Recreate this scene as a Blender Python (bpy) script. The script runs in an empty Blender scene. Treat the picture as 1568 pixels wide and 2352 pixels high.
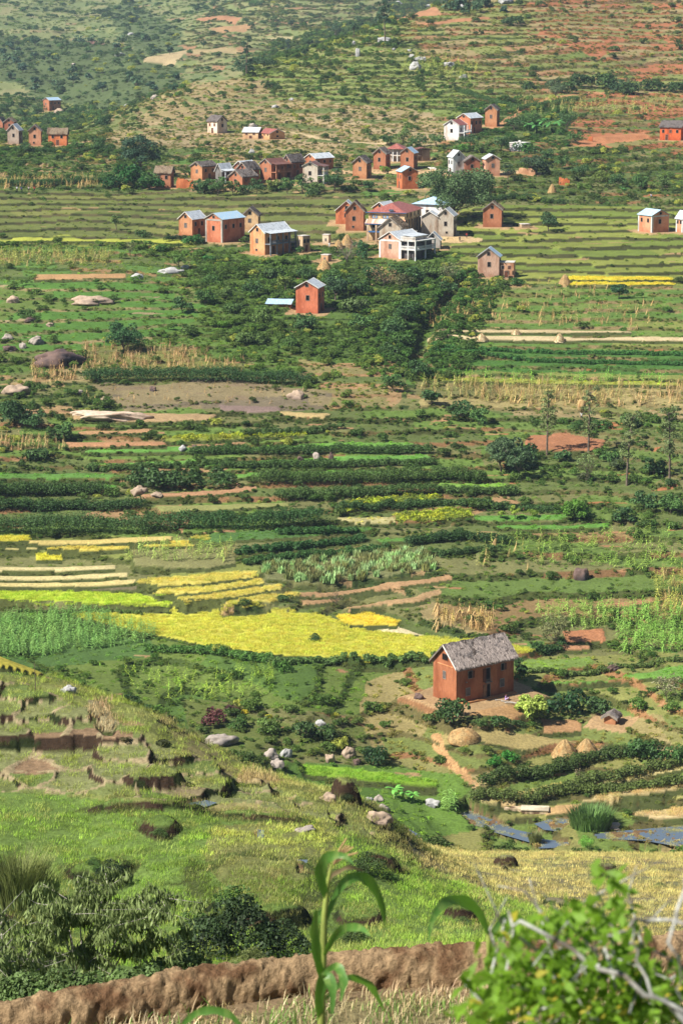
import bpy, bmesh, math, random
import numpy as np
from mathutils import Vector, Matrix

# ------------------------------------------------------------------ camera
scene = bpy.context.scene
F = 5550.0                       # focal length in photo units (photo = 1568 x 2352)
PITCH = math.radians(12.0)
cam_d = bpy.data.cameras.new('camera'); cam = bpy.data.objects.new('camera', cam_d)
scene.collection.objects.link(cam); scene.camera = cam
cam.location = (0, 0, 0); cam.rotation_euler = (math.radians(90) - PITCH, 0, 0)
cam_d.sensor_fit = 'VERTICAL'; cam_d.sensor_height = 36.0; cam_d.lens = 36.0 * F / 2352.0
cam_d.clip_start = 0.1; cam_d.clip_end = 9000
cam_d.dof.use_dof = True; cam_d.dof.focus_distance = 420; cam_d.dof.aperture_fstop = 8.0
# ------------------------------------------------------------------ sky, sun, exposure
SUN_EL = math.radians(45); SH = Vector((-0.88, -0.47)).normalized()
sun_vec = Vector((SH.x * math.cos(SUN_EL), SH.y * math.cos(SUN_EL), math.sin(SUN_EL)))
world = bpy.data.worlds.new("World"); scene.world = world; world.use_nodes = True
wn = world.node_tree; bg = wn.nodes['Background']
sky = wn.nodes.new('ShaderNodeTexSky'); sky.sky_type = 'NISHITA'; sky.sun_disc = False
sky.sun_elevation = SUN_EL; sky.sun_rotation = math.atan2(SH.x, SH.y)
sky.altitude = 1300; sky.air_density = 1.0; sky.dust_density = 0.8; sky.ozone_density = 1.5
wn.links.new(sky.outputs[0], bg.inputs[0]); bg.inputs[1].default_value = 0.05
sun_d = bpy.data.lights.new('sun', 'SUN'); sun_o = bpy.data.objects.new('sun', sun_d)
scene.collection.objects.link(sun_o); sun_d.energy = 4.9; sun_d.angle = math.radians(0.5)
sun_d.color = (1.0, 0.955, 0.88); sun_o.rotation_euler = sun_vec.to_track_quat('Z', 'Y').to_euler()
scene.view_settings.view_transform = 'Standard'; scene.view_settings.look = 'None'
scene.view_settings.exposure = 0.92; scene.view_settings.gamma = 1.0
scene.render.engine = 'CYCLES'
scene.cycles.max_bounces = 5; scene.cycles.diffuse_bounces = 2; scene.cycles.glossy_bounces = 2
scene.cycles.transmission_bounces = 3; scene.cycles.volume_bounces = 0; scene.cycles.transparent_max_bounces = 6
scene.cycles.caustics_reflective = False; scene.cycles.caustics_refractive = False

C = scene.collection
rng = np.random.default_rng(11)
random.seed(5)

# ------------------------------------------------------------------ photo <-> place
def tz(py):
    v = (1176.0 - np.asarray(py, float)) / F
    return (-math.sin(PITCH) + math.cos(PITCH) * v) / (math.cos(PITCH) + math.sin(PITCH) * v)
def ux(px, py):
    v = (1176.0 - np.asarray(py, float)) / F
    return ((np.asarray(px, float) - 784.0) / F) / (math.cos(PITCH) + math.sin(PITCH) * v)
def proj(x, y, z):
    d = y * math.cos(PITCH) - z * math.sin(PITCH)
    up = y * math.sin(PITCH) + z * math.cos(PITCH)
    return 784.0 + F * x / d, 1176.0 - F * up / d

# ------------------------------------------------------------------ noise
def _h(ix, iy, seed):
    n = (ix.astype(np.int64) * 374761393 + iy.astype(np.int64) * 668265263 + seed * 1442695041) & 0xffffffff
    n = ((n ^ (n >> 13)) * 1274126177) & 0xffffffff
    n = ((n ^ (n >> 16)) * 2246822519) & 0xffffffff
    return ((n ^ (n >> 15)) & 0xffffff) / float(0xffffff)
def vnoise(x, y, seed=0):
    x = np.asarray(x, float); y = np.asarray(y, float)
    ix = np.floor(x); iy = np.floor(y); fx = x - ix; fy = y - iy
    fx = fx * fx * (3 - 2 * fx); fy = fy * fy * (3 - 2 * fy)
    a = _h(ix, iy, seed); b = _h(ix + 1, iy, seed); c = _h(ix, iy + 1, seed); d = _h(ix + 1, iy + 1, seed)
    return (a + (b - a) * fx) * (1 - fy) + (c + (d - c) * fx) * fy
def fbm(x, y, seed=0, o=3):
    s = 0; a = 1; t = 0
    for i in range(o):
        s = s + a * vnoise(x * 2 ** i, y * 2 ** i, seed + 17 * i); t += a; a *= 0.5
    return s / t
def sstep(a, b, x):
    t = np.clip((x - a) / (b - a), 0, 1); return t * t * (3 - 2 * t)

# ------------------------------------------------------------------ base relief: (px, py, distance)
CP = [(-100,-60,2600),(400,-60,2600),(800,-80,2500),(0,0,2300),(300,20,2200),(600,20,1950),(760,50,1750),
 (0,100,1800),(250,100,1750),(450,130,1500),(250,180,1400),(120,250,1330),(0,250,1300),(300,240,1200),(0,300,1050),(200,290,980),
 (880,55,1120),(780,92,1090),(680,130,1050),(565,165,1010),(400,215,990),(1000,15,1160),(1200,-40,1200),(1700,-80,1230),
 (1000,60,1400),(1200,40,1500),(880,110,1330),(680,160,1280),(1600,0,1600),(1100,-20,2400),(1700,-20,2400),
 (1568,60,1100),(1200,60,1080),(1000,100,1040),(800,180,960),(600,230,930),(1568,200,950),(1200,200,930),(900,250,880),
 (600,290,860),(300,300,880),(0,335,820),(1568,310,830),(1130,300,800),(800,330,800),(500,310,840),(200,340,810),(-150,335,820),(1720,310,830),
 (1568,420,715),(1200,400,725),(900,400,730),(600,400,730),(300,420,715),(0,420,715),(1720,420,715),(-150,420,715),
 (0,450,685),(784,450,685),(1568,450,685),(0,540,630),(400,560,618),(784,530,635),(1200,530,635),(1568,530,635),
 (0,640,578),(784,600,598),(1200,630,582),(1568,640,577),(0,750,530),(500,750,530),(1000,750,530),(1568,750,530),
 (0,900,480),(700,900,480),(1200,880,487),(1568,880,487),(0,1000,450),(784,1000,450),(1568,1000,450),(-150,1000,450),(1720,1000,450),
 (0,1200,405),(784,1200,405),(1568,1200,405),(0,1350,377),(784,1395,367),(1200,1400,365),(1568,1350,374),(0,1420,362),
 (500,1500,340),(1100,1500,340),(1568,1500,342),(0,1500,340),(300,1560,330),(700,1600,322),(1100,1600,320),(1568,1600,322),(0,1540,326),
 (450,1680,311),(700,1700,308),(1100,1700,308),(1568,1700,310),(700,1780,300),(1100,1790,300),(1568,1790,301),
 (1000,1880,290),(1300,1880,290),(1568,1880,290),(1200,1945,283),(1568,1945,283),
 (-150,1500,158),(0,1530,155),(160,1590,152),(330,1645,149),(480,1725,148),(640,1790,149),(850,1850,150),(940,1925,152),
 (0,1555,172),(-150,1530,172),(160,1612,170),(330,1668,166),(480,1748,164),(640,1812,164),(850,1872,165),(0,1640,215),(330,1740,215),(640,1860,215),(850,1910,220),(0,1605,268),(330,1710,265),(640,1800,262),(900,1905,255),(-150,1620,215),
 (0,1650,147.5),(200,1750,142),(500,1850,136.5),(700,1880,136),(0,1830,137),(0,1900,132),(500,1950,128.5),(700,2050,121),
 (300,2100,118.5),(0,2050,121.5),(900,2100,118),(-150,1900,132),(300,2150,113),(784,2160,112),
 (1000,1960,172),(1300,1968,180),(1568,1975,182),(1100,2000,160),(1300,2060,148),(1568,2080,142),(1200,2140,118),(1568,2150,120),(1700,1975,182),
 (1200,1975,228),(1568,1975,235),(0,2210,85),(784,2200,85),(1568,2200,85),
 (0,2330,40),(784,2290,50),(1568,2270,50),(-100,2290,25.5),(784,2290,25.5),(1668,2290,25.5),
 (-100,2352,22.5),(0,2390,22.1),(784,2352,22.5),(784,2262,23.5),(1568,2228,23.9),(1668,2352,22.5),
 (0,2420,16),(784,2420,16),(1568,2420,16),(784,2600,9),(784,3200,3),(0,3200,3),(1568,3200,3)]
cp = np.array(CP, float)
cu = ux(cp[:, 0], cp[:, 1]) * 8.0; cl = np.log(cp[:, 2]) * 2.2; ct = tz(cp[:, 1])
def _tps(r2): return 0.5 * r2 * np.log(r2 + 1e-12)
def _solve():
    n = len(cu); r2 = (cu[:, None] - cu[None]) ** 2 + (cl[:, None] - cl[None]) ** 2
    A = np.zeros((n + 3, n + 3)); A[:n, :n] = _tps(r2) + np.eye(n) * 1e-4
    P = np.c_[np.ones(n), cu, cl]; A[:n, n:] = P; A[n:, :n] = P.T
    return np.linalg.solve(A, np.r_[ct, 0, 0, 0])
_w = _solve()
def base_grid(us, ls):
    """height on a coarse grid, upsampled"""
    cus = np.linspace(us[0], us[-1], 90); cls = np.linspace(ls[0], ls[-1], 420)
    UU, LL = np.meshgrid(cus * 8.0, cls * 2.2)
    out = _w[-3] + _w[-2] * UU + _w[-1] * LL
    for k in range(len(cu)):
        out += _w[k] * _tps((UU - cu[k]) ** 2 + (LL - cl[k]) ** 2)
    # cubic-ish upsample (linear after smoothing is fine at this density)
    tmp = np.empty((len(cls), len(us)))
    for i in range(len(cls)): tmp[i] = np.interp(us, cus, out[i])
    res = np.empty((len(ls), len(us)))
    j = np.clip(np.searchsorted(cls, ls) - 1, 0, len(cls) - 2); t = ((ls - cls[j]) / (cls[j + 1] - cls[j]))[:, None]
    res = tmp[j] * (1 - t) + tmp[j + 1] * t
    return res * np.exp(ls)[:, None]
ROWSCALE = 1.0
def rows():
    r = [np.log(3.0)]
    segs = [(20, .02), (27, .002), (60, .01), (105, .006), (200, .0019), (300, .0026), (520, .0014), (900, .0015), (1300, .0026), (2800, .004)]
    for lim, st in segs:
        st *= ROWSCALE
        while r[-1] < math.log(lim): r.append(r[-1] + st)
    return np.array(r)
LS = rows(); US = np.linspace(-0.184, 0.184, 660)
DD = np.exp(LS)[:, None] * np.ones_like(US)[None]; XX = DD * US[None]
NR, NC = DD.shape
B = base_grid(US, LS)
_pn = np.interp(np.exp(LS), [3, 9, 15, 20, 21.5, 24.6, 26, 45, 60], [-1.9, -4.6, -7.1, -9.6, -10, -10, -11.4, -20.8, -27.2])[:, None]
_wn = 1 - sstep(30, 60, np.exp(LS))[:, None]; B = B * (1 - _wn) + _pn * _wn
PX, PY = proj(XX, DD, B)
def samp(G, x, y):
    """bilinear lookup of grid G at place x, y"""
    u = (x / y - US[0]) / (US[1] - US[0]); l = np.interp(np.log(y), LS, np.arange(NR))
    i = np.clip(l.astype(int) if hasattr(l, 'astype') else int(l), 0, NR - 2); j = np.clip(np.asarray(u).astype(int), 0, NC - 2)
    a = l - i; b = u - j
    return (G[i, j] * (1 - b) + G[i, j + 1] * b) * (1 - a) + (G[i + 1, j] * (1 - b) + G[i + 1, j + 1] * b) * a
def hit(px, py, G=None, dmin=3.0, dmax=2700):
    """where the line of sight through photo point px, py meets the ground"""
    G = B if G is None else G
    d = np.exp(np.arange(math.log(dmin), math.log(dmax), 0.0006))
    x = d * ux(px, py); z = d * tz(py)
    k = np.nonzero(samp(G, x, d) >= z)[0]
    k = k[0] if len(k) else len(d) - 1
    return x[k], d[k], z[k]
def on_plane(px, py, level):
    d = level / tz(py); return d * ux(px, py), d
def inpoly(x, y, poly):
    c = np.zeros(x.shape, bool); n = len(poly)
    for i in range(n):
        x1, y1 = poly[i]; x2, y2 = poly[(i + 1) % n]
        if y1 == y2: continue
        m = ((y1 > y) != (y2 > y)) & (x < (x2 - x1) * (y - y1) / (y2 - y1) + x1)
        c ^= m
    return c
# ------------------------------------------------------------------ land cover colours (as they look, turned into base colours)
def lin(c, k=0.80):
    c = np.asarray(c, float) / 255.0
    return np.where(c <= 0.04045, c / 12.92, ((c + 0.055) / 1.055) ** 2.4) * k
MID=(108,122,62); DEEP=(84,106,50); BRI=(100,136,58); YEL=(156,160,70); OLI=(130,130,76); DRY=(168,150,98); STR=(206,182,126)
TAN=(190,146,102); RED=(184,108,68); BRN=(136,92,64); GOLD=(190,186,72); PUR=(140,118,96); HED=(66,84,40); RED2=(196,116,76); LIME=(140,172,60)
FAR = DD > 200.0
# regions: poly, terrace strength, treads, risers, (small herb density, colour), (bush density, colour), bare-soil share, soil
R = [
 ([(-300,-200),(2000,-200),(2000,2352),(-300,2352)], .8, [(MID,4),(OLI,3),(BRI,1),(DRY,1)], [(OLI,3),(HED,2),(TAN,1)], (.35,(92,112,50)), (.014,(62,84,42)), .12, TAN),
 # far mountain flank, top left
 ([(-300,-200),(860,-200),(880,60),(780,95),(565,170),(400,225),(200,290),(-300,330)], .3, [((138,146,90),4),((150,148,98),2),((124,138,84),2)], [((120,122,78),1)], (.03,(84,104,60)), (.0035,(58,84,54)), .10, (170,134,100)),
 ([(-50,70),(140,96),(330,116),(430,150),(400,215),(300,262),(190,262),(60,210),(-50,150)], .2, [((96,112,66),3)], [((90,104,60),1)], (.04,(78,98,62)), (.011,(64,88,58)), .0, TAN),
 ([(230,20),(300,0),(440,90),(420,130),(300,110)], .2, [((100,116,70),3)], [((90,104,60),1)], (.04,(70,92,56)), (.009,(54,78,52)), .0, TAN),
 ([(940,-60),(1190,-60),(1160,20),(1010,60),(950,40)], .2, [((90,108,62),3)], [((90,104,60),1)], (.04,(78,98,62)), (.011,(64,88,58)), .0, TAN),
 ([(560,-50),(900,-50),(900,90),(790,90),(680,130),(420,180),(420,80)], .5, [((150,152,94),4),((134,146,84),2),((184,132,96),1)], [((130,124,80),1)], (.03,(90,108,62)), (.002,(60,86,54)), .16, (186,140,106)),
 # terraced red-earth hill, top right
 ([(880,40),(1000,0),(1200,-60),(1800,-100),(1800,260),(1000,330),(760,250),(700,170)], .95, [((142,148,76),4),((124,140,66),2),(DRY,2),((184,134,92),1)], [((176,118,80),3),((130,116,72),3),(HED,2)], (.16,(98,112,54)), (.007,(60,82,42)), .03, RED2),
 ([(1180,-60),(1800,-100),(1800,130),(1480,180),(1250,90)], 1, [((140,138,78),3),(RED2,2),(DRY,2)], [(RED2,3),((150,112,76),2)], (.12,(104,112,56)), (.006,(64,84,44)), .10, RED2),
 ([(1190,225),(1600,200),(1800,200),(1800,400),(1400,380),(1160,330)], 1, [((150,140,80),3),(RED2,3),(MID,2)], [(RED2,4),((150,120,76),2)], (.12,(96,112,52)), (.006,(60,84,42)), .30, RED2),
 ([(640,80),(900,40),(960,120),(1100,180),(1100,260),(640,260),(380,270),(560,180)], .6, [((134,150,72),4),((148,152,84),2)], [((128,118,76),2),((92,106,52),2)], (.2,(92,112,50)), (.022,(60,86,42)), .06, TAN),
 ([(260,245),(760,225),(1000,260),(1010,335),(700,345),(240,330)], .95, [(DRY,3),((176,156,112),2),(MID,3)], [((196,160,120),4),((150,134,90),2)], (.16,(96,112,54)), (.010,(62,86,44)), .14, (200,166,126)),
 ([(380,200),(620,170),(640,260),(300,300),(200,300)], .8, [((134,140,78),3),(DRY,2)], [((180,146,108),3)], (.10,(92,112,54)), (.012,(60,86,44)), .10, (192,158,120)),
 ([(-300,200),(220,240),(260,300),(-300,300)], .7, [((122,136,74),3),((146,150,84),1)], [((104,116,66),2)], (.10,(84,108,54)), (.014,(56,84,48)), .06, TAN),
 ([(-300,335),(380,335),(420,440),(-300,440)], 1, [(MID,3),(DEEP,3)], [(HED,3),((176,140,100),2)], (.3,(80,108,46)), (.024,(56,84,38)), .10, TAN),
 ([(380,340),(1000,345),(1060,440),(380,445)], 1, [(MID,3),(DRY,2),(BRI,1)], [((186,146,106),2),((118,118,66),2)], (.2,(88,110,50)), (.016,(62,84,42)), .12, (200,150,108)),
 ([(1000,330),(1500,340),(1800,380),(1800,485),(1000,470)], .9, [(MID,3),(DEEP,2),(OLI,2)], [((100,106,54),3),((170,120,80),1)], (.3,(86,110,50)), (.024,(64,86,42)), .08, RED),
 ([(1060,235),(1300,225),(1300,330),(1040,330)], .6, [(DEEP,3),(MID,2)], [(HED,2)], (.3,(74,104,44)), (.04,(54,86,40)), .04, RED),
 # rice terraces
 ([(-300,440),(820,440),(860,480),(780,545),(560,550),(380,545),(-300,560)], 1, [((120,130,62),4),((136,140,68),2),((110,122,56),2)], [((92,88,54),3),((74,78,42),3),((120,104,68),1)], (.06,(100,120,50)), (.0015,(60,82,40)), .02, TAN),
 ([(1060,470),(1800,478),(1800,655),(1060,640),(1030,560)], 1, [((150,158,66),4),((140,150,62),3),((124,142,56),2)], [((92,92,52),3),((78,82,42),3)], (.04,(104,124,50)), (.001,(60,82,40)), .01, TAN),
 ([(-300,538),(470,548),(440,560),(-300,556)], .6, [((168,176,60),3)], [((120,130,60),1)], (.03,(120,140,50)), (0,(60,82,40)), 0, TAN),
 # scrub middle left and centre
 ([(-300,558),(300,556),(420,570),(1060,590),(1000,700),(940,860),(880,960),(500,860),(200,840),(-300,900)], .55, [((100,128,52),4),((92,122,48),3),(OLI,2)], [((96,108,52),3),((160,124,84),1)], (.5,(90,120,46)), (.042,(72,98,42)), .06, (184,132,92)),
 ([(-300,575),(300,570),(420,610),(400,650),(-300,660)], .5, [(BRI,3),(MID,3),((170,130,90),1)], [((180,134,92),2),(DEEP,2)], (.4,(100,128,52)), (.008,(76,100,44)), .08, (190,134,92)),
 ([(-300,660),(330,640),(480,700),(420,760),(240,800),(-300,860)], .4, [((92,136,50),4),((112,134,58),2)], [(OLI,2),(DRY,1)], (.25,(88,122,46)), (.008,(66,92,42)), .10, (176,146,110)),
 ([(470,560),(860,560),(1060,580),(1010,690),(960,800),(700,820),(560,760),(440,650)], .4, [((92,118,50),4)], [(HED,1)], (.6,(88,118,46)), (.085,(66,92,40)), .02, (184,132,92)),
 ([(700,830),(950,830),(900,930),(720,940)], .5, [((150,140,84),2),(TAN,2),(MID,1)], [((176,132,92),2)], (.3,(110,124,50)), (.02,(80,104,44)), .35, (190,136,96)),
 # crops right of the gully
 ([(1010,660),(1800,650),(1800,885),(950,860),(975,770)], 1, [((104,136,56),4),((120,142,62),2),((142,150,70),2)], [((128,124,66),3),((112,112,58),2),((168,136,92),1)], (.22,(84,120,46)), (.003,(62,90,40)), .05, TAN),
 ([(950,795),(1800,800),(1800,855),(945,850)], 1, [((82,124,50),4)], [((150,124,80),2),((80,104,46),2)], (.5,(66,106,44)), (.0,(62,90,40)), .03, RED),
 ([(960,870),(1800,880),(1800,935),(960,945)], .8, [((176,160,100),3),(OLI,2)], [((150,136,84),2)], (.15,(110,120,60)), (.0,(62,90,40)), .15, STR),
 ([(1180,935),(1800,935),(1800,985),(1200,985)], .8, [((134,138,74),3),((170,150,100),1)], [((110,104,62),2)], (.3,(96,112,54)), (.010,(68,90,44)), .15, (170,120,84)),
 # rocky dry field, left
 ([(190,790),(420,800),(560,830),(540,870),(190,870)], .3, [((130,134,66),2)], [(OLI,1)], (.3,(92,112,50)), (.01,(66,92,42)), .05, TAN),
 ([(200,880),(560,872),(760,900),(740,950),(420,945),(190,935)], .25, [((150,134,94),3),(PUR,2),((140,138,84),1)], [(PUR,1)], (.10,(110,116,66)), (.003,(70,90,44)), .25, (150,122,96)),
 ([(-300,880),(200,880),(300,945),(130,1000),(-300,980)], .8, [((110,124,58),3),(OLI,2)], [(HED,2)], (.4,(88,110,48)), (.03,(60,86,38)), .1, TAN),
 # terraced middle
 ([(-300,940),(1160,935),(1180,1050),(1280,1180),(900,1230),(-300,1230)], 1, [((112,140,58),4),(OLI,2),(MID,2),((188,140,98),1)], [((86,92,44),4),((124,110,62),2),((170,118,78),1)], (.35,(80,106,44)), (.016,(58,82,38)), .05, (190,136,96)),
 # brushy right slope
 ([(1150,950),(1320,950),(1800,980),(1800,1240),(1300,1220),(1150,1120)], .9, [((114,138,62),3),(MID,3),(OLI,2)], [((88,96,48),3),((128,112,68),1)], (.45,(84,112,48)), (.026,(64,90,42)), .08, (186,112,72)),
 ([(1170,1220),(1800,1200),(1800,1500),(1180,1480),(1000,1400),(1060,1300)], .9, [((110,134,60),4),(OLI,2),((166,128,84),1)], [((90,100,48),3),((150,106,70),1)], (.45,(90,118,50)), (.012,(64,90,42)), .09, (190,130,90)),
 ([(-300,1230),(620,1225),(700,1300),(560,1390),(-300,1400)], .5, [((140,148,70),3),(OLI,3)], [((96,104,50),3)], (.25,(96,116,50)), (.001,(64,86,40)), .03, TAN),
 # in front of the golden field
 ([(-300,1395),(180,1402),(360,1450),(620,1505),(1000,1512),(1000,1560),(860,1660),(480,1690),(350,1640),(-300,1540)], .35, [((94,124,52),4),((112,132,56),3)], [((84,104,46),2)], (.75,(92,124,48)), (.014,(64,92,40)), .05, (180,128,90)),
 ([(-300,1400),(330,1440),(360,1500),(200,1530),(-300,1500)], .3, [((88,120,56),3)], [((84,104,46),2)], (.8,(90,126,62)), (.001,(64,92,40)), .02, TAN),
 ([(430,1600),(860,1640),(900,1760),(600,1780),(440,1700)], .3, [((112,124,58),3),(OLI,2)], [(OLI,2)], (.6,(84,108,46)), (.035,(64,86,40)), .14, (180,130,92)),
 # house mound and its terraces
 ([(830,1560),(990,1520),(1300,1540),(1800,1540),(1800,1800),(1150,1840),(1000,1790),(860,1740)], .45, [((150,146,82),3),((176,150,96),2),((128,140,68),2)], [((120,112,64),3),((176,118,78),2)], (.55,(122,126,66)), (.012,(70,94,44)), .07, (200,148,104)),
 ([(1190,1500),(1800,1500),(1800,1640),(1190,1640)], .8, [((124,144,64),3),((148,150,76),2)], [((100,104,52),3),((190,130,84),2)], (.40,(92,118,50)), (.018,(64,92,42)), .05, (196,140,100)),
 ([(1130,1745),(1800,1650),(1800,1960),(960,1960),(900,1850)], .7, [((150,148,78),3),((180,162,106),3),((120,142,62),2)], [((90,92,48),3),((116,108,60),2)], (.35,(100,116,52)), (.008,(62,86,40)), .06, (196,150,108)),
 ([(640,1745),(1060,1780),(1120,1900),(900,1930),(640,1850)], .2, [((112,146,54),3),((96,130,50),2)], [((100,116,52),3)], (.5,(100,136,50)), (.003,(62,90,40)), .03, TAN),
]
RN = [
 ([(-900,1300),(2400,1300),(2400,2500),(-900,2500)], .0, [((118,134,64),3)], [((84,92,46),3)], (1.2,(120,148,62)), (.0,(60,84,38)), .02, TAN),
 ([(-300,1500),(330,1600),(480,1700),(950,1900),(940,1950),(700,1895),(-300,1800)], .0, [((140,146,74),3),((164,152,94),2)], [((64,70,36),3),((120,92,64),1)], (.9,(126,146,66)), (.01,(60,84,38)), .06, (176,140,100)),
 ([(-300,1795),(700,1885),(940,1965),(1350,2120),(1350,2180),(-300,2250)], .0, [((112,138,60),4)], [((84,100,46),3)], (1.3,(120,154,62)), (.0,(60,84,38)), .02, TAN),
 ([(480,1890),(760,1880),(760,2080),(620,2120),(480,2000)], .0, [((130,134,72),4)], [((84,92,46),3)], (1.2,(152,168,84)), (.0,(60,84,38)), .04, (190,160,110)),
 ([(930,1925),(1800,1940),(1800,2240),(1380,2140),(1300,2090),(1100,2040),(950,1980)], .25, [((136,128,94),3),((130,128,86),2)], [((112,110,58),3)], (1.0,(168,164,112)), (.0,(60,84,38)), .05, (190,160,110)),
]
TREAD_LEV_B = np.array([-125, -103, -52, -30, 0, 60.]); TREAD_LEV_T = np.cumsum(np.r_[0, 22/1.25, 51/1.02, 22/1.55, 30/2.1, 60/2.6])
def gl(c, k=.64):
    v = lin(c, k); g = v.mean(-1, keepdims=True); v = v * .9 + g * .1; return v * np.where(v[..., :1] > 1.3 * v[..., 1:2], np.array([.88, 1.0, .92]), 1.0)
def pick(pal, hsh):
    w = np.array([p[1] for p in pal], float); cum = np.cumsum(w / w.sum()); cols = np.array([gl(p[0]) for p in pal])
    return cols[np.clip(np.searchsorted(cum, hsh), 0, len(pal) - 1)]
# terraces follow the contours
warp = 2.2 * (fbm(XX / 70, DD / 70, 3, 2) - .5) + 0.5 * (fbm(XX / 18, DD / 18, 9, 2) - .5)
stepx = np.floor(XX / 26 + 2 * fbm(XX / 50, DD / 50, 31, 2) + DD / 90)
warp = warp + 0.34 * (_h(stepx, stepx * 0 + 7, 5) - .5)
TAU = np.interp(B, TREAD_LEV_B, TREAD_LEV_T) + warp
FL = np.floor(TAU); FR = TAU - FL
RW = 0.20
Tq = FL + np.clip((FR - (1 - RW)) / RW, 0, 1) - warp
Hq = np.interp(Tq, TREAD_LEV_T, TREAD_LEV_B) 
JX = PX + (fbm(XX / 9, DD / 14, 41, 3) - .5) * 60; JY = PY + (fbm(XX / 9 + 50, DD / 14, 43, 3) - .5) * 26
cellx = np.floor(XX / 17 + 1.5 * fbm(XX / 30, DD / 40, 77, 2) + _h(FL, FL * 0 + 3, 8) * 7)
cid = _h(FL, cellx, 12); cid2 = _h(FL, cellx, 29)
rid = 0.55 * fbm(XX / 6, DD / 8, 88, 2) + 0.45 * _h(FL, cellx, 55)
rid = np.clip((rid - .25) * 2.0, 0, .999)
AMP = np.zeros(B.shape); COL = np.zeros(B.shape + (3,)); RCOL = np.zeros(B.shape + (3,)); SCOL = np.zeros(B.shape + (3,)); BARE = np.zeros(B.shape)
HERB = np.zeros(B.shape); HT = np.zeros(B.shape + (3,)); BUSH = np.zeros(B.shape); BT = np.zeros(B.shape + (3,))
for grp, far in ((R, True), (RN, False)):
    sel = FAR == far
    for poly, A, tr, ri, hb, bu, bare, soil in grp:
        xs = [p[0] for p in poly]; ys = [p[1] for p in poly]
        m = sel & (JX > min(xs)) & (JX < max(xs)) & (JY > min(ys)) & (JY < max(ys))
        m[m] = inpoly(JX[m], JY[m], poly)
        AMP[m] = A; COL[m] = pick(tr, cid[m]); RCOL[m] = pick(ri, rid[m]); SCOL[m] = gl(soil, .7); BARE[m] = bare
        HERB[m] = hb[0]; HT[m] = lin(hb[1]); BUSH[m] = bu[0] * (2.0 if min(ys) > 540 else 1.2 if min(ys) > 300 else .75); BT[m] = lin(bu[1])
# smooth terrace strength a little sideways so regions blend
for _ in range(6):
    AMP[:, 1:-1] = (AMP[:, :-2] + AMP[:, 1:-1] + AMP[:, 2:]) / 3; AMP[1:-1] = (AMP[:-2] + AMP[1:-1] + AMP[2:]) / 3
# stepped plots of the near spur
spur = [(-300,1545),(60,1570),(250,1650),(440,1740),(640,1810),(860,1905),(860,1925),(700,1880),(560,1852),(300,1842),(-300,1800)]
ms = np.zeros(B.shape); k_ = ~FAR & (PY > 1490) & (PY < 1950); k_[k_] = inpoly(PX[k_], PY[k_], spur); ms[k_] = 1
for _ in range(5): ms[:, 1:-1] = (ms[:, :-2] + ms[:, 1:-1] + ms[:, 2:]) / 3; ms[1:-1] = (ms[:-2] + ms[1:-1] + ms[2:]) / 3
SX, SD = 2.5, 3.0; wx = XX + (fbm(XX / 1.6, DD / 1.6, 301, 2) - .5) * .9; wd = DD + (fbm(XX / 1.6 + 40, DD / 1.6, 302, 2) - .5) * .9
r1 = np.nonzero((ms > 0).any(1))[0]; ra, rb = r1[0], r1[-1] + 1; wx_, wd_ = wx[ra:rb], wd[ra:rb]; gx_, gd_ = np.floor(wx_ / SX), np.floor(wd_ / SD)
d1 = np.full(wx_.shape, 1e9); d2 = d1.copy(); lev_ = np.zeros(wx_.shape); cidn = np.zeros(wx_.shape)
for ox_ in (-1, 0, 1):
    for oy_ in (-1, 0, 1):
        qx = gx_ + ox_; qy = gd_ + oy_; sx_ = (qx + .15 + .7 * _h(qx, qy, 501)) * SX; sy_ = (qy + .15 + .7 * _h(qx, qy, 502)) * SD
        dd_ = np.hypot((wx_ - sx_) / 1.15, wd_ - sy_); lv_ = samp(B, sx_, np.clip(sy_, 60, 400)) + (_h(qx, qy, 503) - .5) * .5
        new = dd_ < d1; d2 = np.where(new, d1, np.minimum(d2, dd_)); d1 = np.where(new, dd_, d1); lev_ = np.where(new, lv_, lev_); cidn = np.where(new, _h(qx, qy, 504), cidn)
Hn = B.copy(); Hn[ra:rb] = np.clip(lev_, B[ra:rb] - .7, B[ra:rb] + .5); gap = np.full(B.shape, 9.0); gap[ra:rb] = d2 - d1; hn = np.zeros(B.shape); hn[ra:rb] = cidn
AMP = AMP * (1 - .42 * (1 - sstep(400, 450, PY)) * FAR)
H = B + AMP * (Hq - B) + ms * (Hn - B)
lip = (gap < .26) & (ms > .5); H += np.where(lip, .10, 0)
spc = ms > .5; browns = spc & (PX < 305) & (PY > 1680) & (PY < 1775); pal_n = [((134,138,84),3),((124,134,72),4),((150,134,98),1),((110,128,62),2)]
COL[spc] = pick(pal_n, hn[spc]); kb = browns & (hn > .24); COL[kb] = gl((158,120,92), .66); HERB[spc] = .8; HERB[kb] = 0; BARE[spc] = 0; COL[lip] = gl((168,150,110), .66); HERB[lip] = .1
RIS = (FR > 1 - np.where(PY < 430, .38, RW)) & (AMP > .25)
H += np.where(DD < 1300, (fbm(XX / 3.5, DD / 3.5, 61, 3) - .5) * .45, (fbm(XX / 30, DD / 30, 61, 3) - .5) * 9) * np.clip((DD - 30) / 90, 0, 1)
H += np.where(RIS & FAR, (fbm(XX / 1.3, DD / 1.3, 66, 2) - .5) * .5, 0)
EXPL = np.zeros(B.shape, bool)   # explicitly laid out plots

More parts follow.
